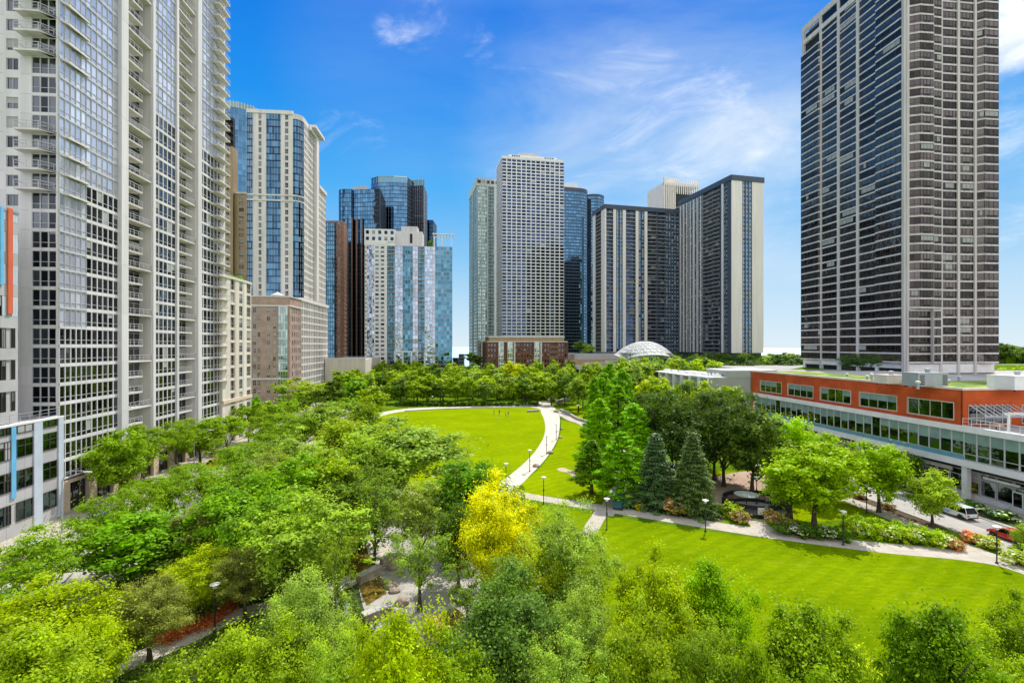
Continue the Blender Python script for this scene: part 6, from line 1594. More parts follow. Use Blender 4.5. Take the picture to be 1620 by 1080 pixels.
# ------------------------------------------------------------------ shrubs, hedges, flowers
def shrub(u, v, Hh, Wm, col, label, group=None, flowers=None, fl_name='flowers', cat='shrub'):
    x, y = g2(u, v); e = tree(x, y, Hh, Wm, 'shrub', col, label, cat, group, 0, 'shrub', 1 if y > 50 else 0)
    if flowers:
        k = 120; d = rdir(k); d[:, 2] = np.abs(d[:, 2]); P = d * np.array([1.25, 1.25, 1.0]) * (.9 + .15 * NR.rand(k))[:, None]; P[:, 2] = P[:, 2] * 1.0 + .75
        me = leaves_mesh(fl_name, P, d + NR.normal(size=(k, 3)) * .3, .26, .9, NR.rand(k), 'petal'); o = bpy.data.objects.new(fl_name, me); COL.objects.link(o); o.parent = e; o.color = (*flowers, 1)
    return e
PK = (.50, .26, .22); WH = (.62, .60, .50); RD = (.42, .07, .03); OR = (.55, .16, .03)
shrub(1066, 812, 2.2, 4.2, (.14, .12, .05), 'pink-orange flowering shrub in front of the spruces', flowers=(.62, .36, .27))
shrub(1170, 826, 1.6, 2.6, (.12, .14, .04), 'small pink flowering shrub left of the round court entrance', flowers=PK)
shrub(1160, 818, 2.0, 3.2, (.13, .19, .03), 'light green bush behind the small pink one by the round court')
shrub(1228, 832, 2.0, 3.0, (.14, .13, .05), 'orange-pink shrub right of the round court entrance', flowers=(.60, .36, .25))
shrub(1245, 838, 1.7, 2.6, (.10, .12, .05), 'low pink shrub beside the path, under the big bright tree', flowers=PK)
shrub(992, 803, 1.6, 2.4, (.06, .12, .09), 'blue-green round bush next to the teal cart')
shrub(1012, 806, .9, 1.8, (.30, .30, .02), 'tiny yellow bush in front of the blue-grey spruce')
for i, u in enumerate((1240, 1262, 1284, 1306, 1326)): shrub(u, 845 + i * 2.2, 1.5, 3.0, (.04, .08, .02), 'dark low shrub in the bed under the big bright tree', 'dark shrubs under the big bright tree', WH if i % 2 else None)
for i in range(11):
    u = 1352 + i * 14.2; shrub(u, 846 + i * 1.9, 1.7, 2.7, (.11, .18, .02) if i % 3 else (.14, .20, .03), 'rounded shrub of the white-flowered hedge beside the straight path', 'hedge shrubs beside the straight path', (.60, .62, .35) if i % 3 == 1 else None)
for i in range(9):
    u = 1345 + i * 14; shrub(u, 833 + i * 2.4, 1.6, 2.6, (.10, .17, .02), 'shrub in the back row of the hedge beside the straight path', 'back row of the hedge')
for i, (u, v) in enumerate(((1502, 866), (1512, 869))): shrub(u, v, 1.1, 1.9, (.22, .10, .06), 'reddish low shrub ending the hedge, %s one' % ('left' if i == 0 else 'right'), None, (.42, .26, .22))
shrub(1538, 858, 1.3, 2.4, (.22, .10, .06), 'pink shrub at the tip of the planted island', None, (.50, .24, .22))
shrub(1556, 864, 1.4, 2.6, (.15, .20, .03), 'yellow-green hydrangea bush in the middle of the planted island', None, (.66, .66, .35))
shrub(1568, 868, 1.3, 2.4, (.14, .19, .03), 'hydrangea bush with white heads on the planted island by the lamp', None, (.7, .68, .5))
shrub(1612, 893, 1.5, 3.0, (.13, .18, .03), 'pale hydrangea bush at the right edge below the red car', None, (.6, .64, .4))
shrub(1622, 884, 1.7, 3.0, (.10, .16, .03), 'green bush cut by the right edge')
for i in range(12):
    x, y = W_(74.3, 52 + i * 4.0); e = tree(x, y, 1.3, 3.4, 'shrub', (.04, .10, .02), 'dark hydrangea shrub in the bed along the red building', 'shrub', 'hydrangeas along the red building', .14, 'shrub', 1)
    k = 60; d = rdir(k); d[:, 2] = np.abs(d[:, 2]); P = d * np.array([1.25, 1.25, 1.0]); P[:, 2] += .75; me = leaves_mesh('flowers', P, d, .3, .9, NR.rand(k), 'petal'); o = bpy.data.objects.new('flowers', me); COL.objects.link(o); o.parent = e; o.color = (.62, .66, .45, 1)
for i in range(10):
    x, y = W_(62.5, 66 + i * 5.2); tree(x, y, .8, 2.0, 'shrub', (.15, .055, .04) if i > 2 else (.10, .07, .03), 'low dark red shrub in the strip beside the right street', 'shrub', 'red shrubs beside the right street', .05, 'shrub', 1)
# orange and red flower bed along the garden path on the left
def flower_bed():
    pts = [g2(262, 1016), g2(290, 1000), g2(335, 985), g2(375, 950), g2(392, 940)]; P = smooth(pts, 8); n = 9000
    t = NR.rand(n) * (len(P) - 1); i = t.astype(int); f = t - i; A = np.array(P); c = A[i] * (1 - f)[:, None] + A[np.minimum(i + 1, len(P) - 1)] * f[:, None] + NR.normal(size=(n, 2)) * .45
    C = np.column_stack([c, NR.rand(n) * .55 + .05]); me = leaves_mesh('flower_bed', C, np.array([0, 0, 1.]) + NR.normal(size=(n, 3)) * .6, .13, .8, NR.rand(n), 'petal'); o = bpy.data.objects.new('flower_bed', me); COL.objects.link(o); o.color = (.60, .22, .10, 1); tag(o, 'orange and red flower bed along the garden path near the bottom left lamp', 'flower bed', kind='stuff')
flower_bed()
for i, (u, v) in enumerate(((703, 1000), (716, 996), (690, 1003))): shrub(u, v, 1.4, 2.2, (.16, .15, .08), 'salmon flowering shrub at the near edge of the water garden, %s' % ('middle one', 'right one', 'left one')[i], None, (.60, .44, .34))
shrub(722, 902, 1.3, 2.0, (.10, .02, .02), 'dark red shrub beside the golden yellow tree'); shrub(712, 898, 1.4, 2.2, (.03, .12, .03), 'dark emerald bush beside the dark red shrub')
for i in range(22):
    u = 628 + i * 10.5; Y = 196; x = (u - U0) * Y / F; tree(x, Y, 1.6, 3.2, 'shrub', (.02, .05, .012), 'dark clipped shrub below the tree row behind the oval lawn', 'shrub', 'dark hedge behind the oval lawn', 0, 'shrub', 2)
# roof terrace planting on the cream block
x, y, _ = GRID.w(-58, GRID.on_a(388, -55.2)); tree(x, y, 2.0, 4.5, 'shrub', (.10, .2, .02), 'green shrub on the roof terrace of the cream block', 'shrub', None, 40.2, 'shrub', 1)
x, y, _ = GRID.w(GRID.on_b(681, 300), 303); tree(x, y, 4.5, 3.2, 'shrub', (.05, .11, .02), 'green bush on the roof of the white and glass tower', 'shrub', None, zt(390, 297), 'shrub', 1)

# ------------------------------------------------------------------ water garden stones
def low_wall(u0, v0, u1, v1, h, w, lab):
    a, c = Vector(g2(u0, v0)), Vector(g2(u1, v1)); d = c - a; e = empty('stone_wall', (a.x, a.y, 0), math.atan2(d.y, d.x), lab, 'wall')
    g = G(); s = 0
    while s < d.length - .01:
        q = min(d.length, s + R.uniform(.7, 1.2)); g.box(s, q - .02, -w / 2, w / 2, 0, h, 'stone_block'); s = q
    g.build('stones', e); g = G(); g.box(-.05, d.length + .05, -w / 2 - .06, w / 2 + .06, h, h + .12, 'kerb_stone'); g.build('coping', e)
low_wall(536, 834, 552, 828, .6, .6, 'farthest low stone wall of the water garden'); low_wall(548, 873, 578, 864, .6, .7, 'second low stone wall of the water garden, counted from the far end')
low_wall(567, 922, 600, 905, .7, .7, 'long low stone wall above the golden pool'); low_wall(575, 985, 620, 968, .7, .7, 'nearest low stone wall of the water garden, beside the airy tree'); low_wall(603, 895, 632, 884, .7, .6, 'low stone wall on the pale court, right of the pools')
m, nt, b = new_mat('pool_water'); b.inputs['Roughness'].default_value = .06; tc = N(nt, 'ShaderNodeTexCoord'); n_ = N(nt, 'ShaderNodeTexNoise', Scale=1.6, Detail=5.0); L(nt, tc.outputs['Object'], n_.inputs['Vector']); r_ = ramp(nt, [(.35, (.07, .05, .012)), (.6, (.24, .16, .03)), (.72, (.34, .27, .10))]); L(nt, n_.outputs[0], r_.inputs[0]); L(nt, r_.outputs[0], b.inputs['Base Color'])
bp_ = N(nt, 'ShaderNodeBump', Strength=.25, Distance=.2); L(nt, n_.outputs[0], bp_.inputs['Height']); L(nt, bp_.outputs[0], b.inputs['Normal'])
sheet('pool', [g2(567, 926), g2(602, 910), g2(612, 938), g2(580, 958)], 'pool_water', .03); sheet('pool', [g2(545, 876), g2(580, 866), g2(590, 895), g2(560, 910)], 'pool_water', .03); sheet('pool', [g2(535, 838), g2(558, 830), g2(572, 856), g2(545, 862)], 'pool_water', .03)
def boulder(u, v, s, lab, grp=None):
    x, y = g2(u, v); bm = bmesh.new(); bmesh.ops.create_icosphere(bm, subdivisions=3, radius=s); sd = R.uniform(0, 50)
    from mathutils import noise
    for q in bm.verts: k = 1 + .28 * noise.noise(q.co / s * 1.3 + Vector((sd, sd, 0))) + .1 * noise.noise(q.co / s * 3.1 + Vector((sd, 0, 3))); q.co = Vector((q.co.x * k * 1.25, q.co.y * k, q.co.z * k * .75))
    me = bpy.data.meshes.new('boulder'); bm.to_mesh(me); bm.free(); me.materials.append(MATS['boulder']); o = bpy.data.objects.new('boulder', me); COL.objects.link(o); o.location = (x, y, s * .35); tag(o, lab, 'boulder', grp)
for i, (u, v, s) in enumerate(((612, 923, .45), (618, 929, .5), (624, 936, .42), (636, 955, .55), (655, 880, .4), (770 - 150, 900, .5))): boulder(u, v, s, 'reddish boulder at the edge of the golden pool', 'boulders around the golden pool')
for i, (u, v, s) in enumerate(((886, 693, .5), (871, 717, .6), (848, 738, .55), (889, 679, .4), (880, 652, .8))): boulder(u, v, s, 'pale boulder on the grass edge of the curved path', 'boulders along the curved path')
# fountain jets in the upper and lower pools
m, nt, b = new_mat('spray'); b.inputs['Base Color'].default_value = (.8, .85, .88, 1); b.inputs['Roughness'].default_value = .3; b.inputs['Alpha'].default_value = .55
for i, (u, v, h) in enumerate(((549, 985, 2.2), (530, 965, 1.8))):
    x, y = g2(u, v); n = 900; t = NR.rand(n); a = NR.rand(n) * 6.28; rr_ = .08 + .45 * t ** 2; C = np.stack([rr_ * np.cos(a) * NR.rand(n), rr_ * np.sin(a) * NR.rand(n), h * (1 - t ** 2)], 1); me = leaves_mesh('fountain_jet', C, NR.normal(size=(n, 3)), .12, .6, NR.rand(n), 'spray')
    o = bpy.data.objects.new('fountain_jet', me); COL.objects.link(o); o.location = (x, y, 0); tag(o, 'white fountain jet among the pale airy trees, %s one' % ('right' if i == 0 else 'left'), 'fountain jet')

# ------------------------------------------------------------------ low walls, round court, cart
def wall_strip(name, pts, h, w, mat, lab, cat, cap=None):
    e = empty(name, (pts[0][0], pts[0][1], 0), 0, lab, cat); P = ribbon(pts, w); k = len(pts); o = Vector((pts[0][0], pts[0][1], 0)); g = G()
    for i in range(k - 1):
        a, b_, c, d = [Vector((*P[j], 0)) - o for j in (i, i + 1, 2 * k - 2 - i, 2 * k - 1 - i)]; z = Vector((0, 0, h)); g.hexa([a, d, c, b_, a + z, d + z, c + z, b_ + z], mat, .5)
    g.build('stones', e)
    if cap:
        P = ribbon(pts, w + .14); g = G()
        for i in range(k - 1):
            a, b_, c, d = [Vector((*P[j], h)) - o for j in (i, i + 1, 2 * k - 2 - i, 2 * k - 1 - i)]; z = Vector((0, 0, .12)); g.hexa([a, d, c, b_, a + z, d + z, c + z, b_ + z], cap, .5)
        g.build('coping', e)
lw = [tuple(p) for p in ribbon(rp, 3.5)]; kk = len(rp)
wall_strip('retaining_wall', lw[:kk][2:-6], .7, .4, 'stone_block', 'low curved retaining wall on the upper side of the ramp path', 'wall', 'kerb_stone')
wall_strip('retaining_wall', [g2(868, 637), g2(880, 630)], 1.5, .7, 'stone_block', 'short pale stone wall at the far end of the curved path, left', 'wall', 'kerb_stone')
wall_strip('retaining_wall', [g2(880, 641), g2(902, 632)], 1.6, .7, 'stone_block', 'short pale stone wall at the far end of the curved path, right', 'wall', 'kerb_stone')
wall_strip('stone_bench', [g2(834, 652), g2(852, 651)], .6, .6, 'stone_block', 'low stone bench cutting into the far right of the oval lawn', 'bench', 'kerb_stone')
wall_strip('lawn_kerb', [g2(640, 650.6), g2(700, 647.2), g2(770, 645.2), g2(840, 644.3)], .35, .5, 'kerb_stone', 'long low pale kerb along the far edge of the oval lawn', 'kerb')
def round_court():
    cx, cy = g2(1196, 806); R1 = 4.7
    e = empty('round_court_fence', (cx, cy, 0), 0, 'dark round metal screen enclosing a small sunken court with a gate', 'fence')
    n = 40; top = G(); pan = G(); post = G()
    for i in range(n):
        a0, a1 = 2 * math.pi * i / n, 2 * math.pi * (i + 1) / n; p = Vector((R1 * math.cos(a0), R1 * .82 * math.sin(a0), 0)); q = Vector((R1 * math.cos(a1), R1 * .82 * math.sin(a1), 0)); am = math.degrees((a0 + a1) / 2) % 360
        if 262 < am < 282: continue
        d = (q - p).normalized(); nn = Vector((d.y, -d.x, 0)) * .06; h = 1.7
        def bx(g, z0, z1, s, m): g.hexa([p + nn * s + Vector((0, 0, z0)), q + nn * s + Vector((0, 0, z0)), q - nn * s + Vector((0, 0, z0)), p - nn * s + Vector((0, 0, z0)), p + nn * s + Vector((0, 0, z1)), q + nn * s + Vector((0, 0, z1)), q - nn * s + Vector((0, 0, z1)), p - nn * s + Vector((0, 0, z1))], m)
        bx(top, h, h + .09, 1.2, 'dark_metal'); bx(pan, .0, .5, 1, 'dark_metal'); bx(pan, h - .5, h - .01, 1, 'black_metal')
        for k in range(4): c = p.lerp(q, (k + .5) / 4); post.box(c.x - .03, c.x + .03, c.y - .03, c.y + .03, .5, h - .5, 'dark_metal')
    pan.build('panel', e); top.build('top_rail', e); post.build('bars', e)
    g = G(); g.box(-.45, .45, -.06, .06, 0, 1.9, 'black_metal'); gt = g.build('gate', e); gt.location = (.3, -R1 * .82, 0)
    sg = empty('notice_board', (cx - 1.3, cy - R1 * .82 - .25, 0), 0, 'white notice sheet on a board beside the round court gate', 'sign'); g = G(); g.box(-.45, .45, 0, .05, .7, 1.6, 'lamp_white'); g.build('panel', sg); g = G(); g.box(-.42, -.36, .05, .12, 0, 1.6, 'dark_metal'); g.box(.36, .42, .05, .12, 0, 1.6, 'dark_metal'); g.build('posts', sg)
    sheet('round_court', [(cx + R1 * .95 * math.cos(t), cy + R1 * .77 * math.sin(t)) for t in [2 * math.pi * k / 32 for k in range(32)]], 'asphalt', .02)
    # pale round table-like canopy in the middle
    c = empty('court_canopy', (cx - 1.2, cy + .4, 0), 0, 'pale flat round canopy on a post inside the round court', 'canopy'); g = G(); g.lathe([(.0, 2.1), (1.7, 2.1), (1.7, 2.18), (.3, 2.3)], 'grey_green_wall', 24); g.build('roof', c); g = G(); g.tube([(0, 0, 0), (0, 0, 2.1)], [.07, .07], 'dark_metal', 8); g.build('post', c)
round_court()
def cart():
    x, y = g2(979, 803); e = empty('maintenance_cart', (x, y, 0), 1.2, 'small dark teal maintenance cart parked at the path junction', 'cart')
    g = G(); g.hexa([(-1.3, -.6, .35), (1.3, -.6, .35), (1.3, .6, .35), (-1.3, .6, .35), (-1.25, -.58, .85), (1.1, -.56, .8), (1.1, .56, .8), (-1.25, .58, .85)], 'teal_paint'); g.build('body', e)
    g = G(); g.box(-1.3, -.1, -.62, .62, .85, 1.15, 'teal_paint'); g.build('bed', e); g = G(); g.box(-.1, .9, -.62, .62, 1.75, 1.85, 'teal_paint'); g.build('roof', e)
    for (px, py) in ((-.05, -.58), (-.05, .58), (.85, -.55), (.85, .55)): g = G(); g.box(px - .03, px + .03, py - .03, py + .03, .8, 1.75, 'dark_metal'); g.build('post', e)
    for sx in (-.85, .85):
        for sy in (-.6, .6): wheel(e, sx, sy, .26, .2)
def wheel(parent, x, y, r, w, rimmat='steel'):
    t = G(); pr = [(r * .62, -w / 2), (r * .95, -w / 2), (r, -w * .3), (r, w * .3), (r * .95, w / 2), (r * .62, w / 2)]; t.lathe(pr, 'black_metal', 20)
    root = t.build('wheel', parent); root.rotation_euler = (math.pi / 2, 0, 0); root.location = (x, y, r)
    g = G(); g.lathe([(r * .6, -w * .42), (r * .6, w * .42), (r * .2, w * .50)], rimmat, 12); g.build('rim', root)
solid('teal_paint', (.03, .12, .15), .3, .05, spec=.5)
cart()
# ------------------------------------------------------------------ cars
def carpaint(name, col):
    m, nt, b = new_mat(name); b.inputs['Base Color'].default_value = (*col, 1); b.inputs['Roughness'].default_value = .25; b.inputs['Coat Weight'].default_value = .8; b.inputs['Coat Roughness'].default_value = .04
for n_, c_ in (('paint_white', (.72, .73, .74)), ('paint_red', (.50, .02, .02)), ('paint_maroon', (.16, .01, .02)), ('paint_silver', (.45, .46, .48)), ('paint_black', (.02, .02, .022)), ('paint_blue', (.05, .12, .28)), ('tail_red', (.45, .01, .01)), ('head_light', (.75, .76, .76)), ('stripe_blue', (.10, .30, .62))): carpaint(n_, c_)
def car(x, y, rz, paint, label, suv=False, stripe=False, z=.02):
    e = empty('parked_car', (x, y, z), rz, label, 'car', None)
    Lc, Wc = (4.9, 1.95) if suv else (4.6, 1.82); hb = .98 if suv else .86; ht = 1.75 if suv else 1.45
    # lower body: sections along the length with wheel arches cut into the sill line
    xs = [-Lc / 2, -Lc / 2 + .12, -Lc * .42, -Lc * .30, -Lc * .18, 0, Lc * .16, Lc * .28, Lc * .40, Lc / 2 - .15, Lc / 2]
    top = [hb * .86, hb * .98, hb, hb * 1.0, hb, hb, hb, hb * .98, hb * .90, hb * .80, hb * .66]
    bot = [.42, .3, .42, .62, .3, .24, .3, .62, .45, .28, .36]
    wid = [.80, .92, .98, 1, 1, 1, 1, 1, .97, .90, .72]
    g = G(); k = 0; ring = []
    for X_, t_, b_, w_ in zip(xs, top, bot, wid):
        h = Wc / 2 * w_; ring.append([(X_, -h * .94, b_), (X_, -h, b_ + (t_ - b_) * .35), (X_, -h * .97, t_ - .12), (X_, -h * .88, t_), (X_, h * .88, t_), (X_, h * .97, t_ - .12), (X_, h, b_ + (t_ - b_) * .35), (X_, h * .94, b_)])
    for a, c in zip(ring, ring[1:]):
        for j in range(8): jj = (j + 1) % 8; g.poly([a[j], c[j], c[jj], a[jj]], paint, .5)
    g.poly(ring[0], paint, .5); g.poly(ring[-1][::-1], paint, .5); o = fixn(g.build('body', e)); 
    # greenhouse
    x0, x1, x2, x3 = (-Lc * .48, -Lc * .40, Lc * .08, Lc * .24) if suv else (-Lc * .42, -Lc * .24, Lc * .06, Lc * .24)
    wt = Wc * .36; wb = Wc * .45
    def cab(xa, xb, xc, xd, inset, z0, z1, m, nm, par):
        g = G(); p = [(xa, -wb + inset, z0), (xd, -wb + inset, z0), (xd, wb - inset, z0), (xa, wb - inset, z0), (xb, -wt + inset, z1), (xc, -wt + inset, z1), (xc, wt - inset, z1), (xb, wt - inset, z1)]; g.hexa(p, m, .4); return g.build(nm, par)
    cab(x0, x1, x2, x3, 0, hb - .03, ht - .07, 'car_glass', 'windows', e)
    g = G(); g.hexa([(x1 - .04, -wt - .02, ht - .07), (x2 + .04, -wt - .02, ht - .07), (x2 + .04, wt + .02, ht - .07), (x1 - .04, wt + .02, ht - .07), (x1 + .1, -wt + .1, ht), (x2 - .1, -wt + .1, ht), (x2 - .1, wt - .1, ht), (x1 + .1, wt - .1, ht)], paint, .5); g.build('roof', e)
    g = G()
    for s in (-1, 1):
        for xa, xb in ((x0 + .02, x1), (x3 - .02, x2)): g.tube([(xa, s * (wb + .005), hb - .02), (xb, s * (wt + .01), ht - .06)], [.045, .045], paint, 6)
        xm = (x1 + x2) / 2 - .1; g.tube([(xm, s * (wb + .005), hb - .02), (xm, s * (wt + .01), ht - .06)], [.04, .04], paint, 6)
    g.build('pillars', e)
    for sx in (-Lc * .30, Lc * .31):
        for sy in (-1, 1): wheel(e, sx, sy * (Wc / 2 - .12), .34 if not suv else .38, .24)
    for s in (-1, 1):
        g = G(); g.box(Lc / 2 - .22, Lc / 2 - .02, s * Wc * .30 - .2, s * Wc * .30 + .2, .55, .68, 'head_light'); g.build('headlight', e)
        g = G(); g.box(-Lc / 2 - .015, -Lc / 2 + .08, s * Wc * .36 - .14, s * Wc * .36 + .14, .62, .85, 'tail_red'); g.build('taillight', e)
        g = G(); g.box(x3 - .35, x3 - .2, s * (Wc / 2 + .0) - .0, s * (Wc / 2 + .16), hb - .02, hb + .13, paint); g.build('mirror', e)
    g = G(); g.box(-Lc / 2 - .03, -Lc / 2 + .1, -Wc * .4, Wc * .4, .34, .5, 'dark_metal'); g.box(Lc / 2 - .14, Lc / 2 + .02, -Wc * .3, Wc * .3, .3, .42, 'dark_metal'); g.build('bumper', e)
    if stripe:
        for s in (-1, 1):
            g = G(); h = Wc / 2 + .012; g.poly([(-.2, s * h, .72), (1.5, s * h, .72), (1.5, s * h, .82), (-.1, s * h, .82)], 'stripe_blue'); g.poly([(.0, s * h, .50), (1.0, s * h, .50), (1.1, s * h, .66), (-.1, s * h, .66)], 'stripe_blue'); g.build('stripe', e)
        g = G(); g.box(-.2, .0, -.5, .5, ht, ht + .1, 'stripe_blue'); g.build('light_bar', e)
    return e
RZ = math.atan2(GRID.n.y, GRID.n.x)
x, y = W_(69.8, 62.6); car(x, y, RZ, 'paint_white', 'white patrol car with blue side stripe parked by the small neat tree', True, True)
x, y = W_(67.7, 53.9); car(x, y, RZ, 'paint_red', 'bright red car parked at the right edge of the street')
x, y = W_(70.6, 77); car(x, y, RZ, 'paint_silver', 'silver car parked behind the white patrol car')
for i, (a_, b_, p_, l_) in enumerate(((-39.3, 64.0, 'paint_maroon', 'dark red car parked under the olive tree on the left street'), (-48.3, 62.0, 'paint_silver', 'silver car parked against the pavement of the striped office building'), (-48.4, 71.5, 'paint_blue', 'blue car parked at the foot of the tallest left tower'), (-39.4, 48.0, 'paint_white', 'white car under the feathery trees at the lower left'), (-48.3, 88.0, 'paint_black', 'black car parked along the tower fronts'), (-39.3, 92.0, 'paint_silver', 'silver car on the park side of the left street'), (-44.5, 112, 'paint_white', 'white car driving on the left street'), (-48.3, 104, 'paint_red', 'red car parked along the left towers'))):
    x, y = W_(a_, b_); car(x, y, RZ if i % 2 else RZ + math.pi, p_, l_, suv=i in (1, 4))
# ------------------------------------------------------------------ lamps
def lamp_proto(label):
    e = empty('park_lamp', (0, 0, 0), 0, label, 'street lamp', None)
    g = G(); g.lathe([(.16, -.05), (.16, .12), (.09, .2)], 'dark_metal', 12); g.build('base', e)
    g = G(); g.tube([(0, 0, .15), (0, 0, 3.95)], [.065, .055], 'dark_metal', 10); g.box(-.09, .09, -.09, .09, 1.9, 2.25, 'dark_metal'); g.build('pole', e)
    g = G(); g.lathe([(.06, 3.7), (.17, 3.78), (.17, 4.0), (.08, 4.04)], 'lamp_white', 14); g.build('lens', e)
    g = G(); g.lathe([(.10, 4.04), (.38, 4.07), (.40, 4.10), (.22, 4.17), (.02, 4.22)], 'lamp_white', 24); g.build('shade', e)
    return e
LAMPS = [(960, 838, 'park lamp at the path junction, in front of the small branch path'), (1116, 841, 'park lamp on the lawn edge in front of the right spruce'), (1334, 862, 'park lamp on the lawn edge in front of the flowering hedge'), (1577, 891, 'park lamp nearest the red car, at the street corner of the lawn'),
         (340, 1001, 'park lamp beside the orange flower bed, lower left'), (860, 797, 'park lamp on the slope lawn just above the straight path'), (800.5, 771, 'nearest lamp of the row along the curved path'), (838, 745.5, 'second nearest lamp along the curved path'), (864.7, 718, 'third lamp along the curved path, from the near end'),
         (880, 695.5, 'fourth lamp along the curved path, from the near end'), (887, 680, 'lamp at the bend where the curved path meets the ramp'), (914, 660, 'lamp on the grass above the ramp path'), (848.5, 639, 'lamp at the far end of the curved path'), (684, 643, 'lamp among the trees behind the oval lawn'),
         (1371, 812, 'park lamp behind the hedge, beside the right street path'), (1197, 797, 'lamp inside the round court'), (1420, 1155, 'tall lamp between the two dense trees at the bottom right'), (1613, 1095, 'lamp head at the bottom right edge of the view'), (598, 655, 'lamp at the left tip of the oval lawn')]
L0_ = lamp_proto(LAMPS[0][2]); L0_.location = (*g2(960, 838), 0); remember(L0_)
for u, v, lab in LAMPS[1:]:
    o = copy_tree(L0_); x, y = g2(u, v); o.location = (x, y, 0); o['label'] = lab; o['group'] = 'park lamps'
L0_['group'] = 'park lamps'
def street_light(a, b_, lab, rz):
    x, y = W_(a, b_); e = empty('street_light', (x, y, .15), rz, lab, 'street light')
    g = G(); g.tube([(0, 0, 0), (0, 0, 6.5)], [.11, .08], 'steel', 8); g.build('pole', e)
    g = G(); g.tube([(0, 0, 6.5), (.3, 0, 7.3), (1.0, 0, 7.8), (2.0, 0, 7.9), (2.9, 0, 7.8)], [.07, .065, .06, .05, .05], 'steel', 8); g.build('arm', e)
    g = G(); g.hexa([(2.6, -.14, 7.66), (3.5, -.1, 7.66), (3.5, .1, 7.66), (2.6, .14, 7.66), (2.6, -.14, 7.82), (3.5, -.06, 7.76), (3.5, .06, 7.76), (2.6, .14, 7.82)], 'lamp_white'); g.build('lamp_head', e)
RE = math.atan2(GRID.e.y, GRID.e.x)
street_light(-50.2, 68.5, 'curved-arm street light at the corner of the striped office building', RE); street_light(-50.2, 100, 'curved-arm street light in front of the tallest left tower', RE); street_light(-50.5, 186, 'street light on the corner near the pink brick block', RE)
# ------------------------------------------------------------------ people on the oval lawn
for n_, c_ in (('skin', (.45, .27, .19)), ('cloth_red', (.45, .03, .04)), ('cloth_navy', (.03, .04, .09)), ('cloth_white', (.65, .65, .62)), ('cloth_teal', (.04, .20, .22)), ('hair_dark', (.03, .02, .015))): solid(n_, c_, .8, .05)
def skinned(name, chains, mat, parent, sub=1):
    """one continuous skinned surface grown from connected joints [(point, radius)]"""
    verts, edges, rad, idx = [], [], [], {}
    for ch in chains:
        prev = None
        for p, r in ch:
            key = tuple(round(c, 4) for c in p)
            if key not in idx: idx[key] = len(verts); verts.append(p); rad.append(r)
            if prev is not None: edges.append((prev, idx[key]))
            prev = idx[key]
    me = bpy.data.meshes.new(name); me.from_pydata(verts, edges, []); me.materials.append(MATS[mat]); o = bpy.data.objects.new(name, me); COL.objects.link(o); o.parent = parent
    md = o.modifiers.new('skin', 'SKIN'); 
    if not me.skin_vertices: 
        bm = bmesh.new(); bm.from_mesh(me); bm.verts.layers.skin.verify(); bm.to_mesh(me); bm.free()
    for i, s in enumerate(me.skin_vertices[0].data): s.radius = (rad[i], rad[i] * .85 if rad[i] > .09 else rad[i]); s.use_root = (i == 0)
    md.use_smooth_shade = True; sb = o.modifiers.new('sub', 'SUBSURF'); sb.levels = sub; sb.render_levels = sub
    return o
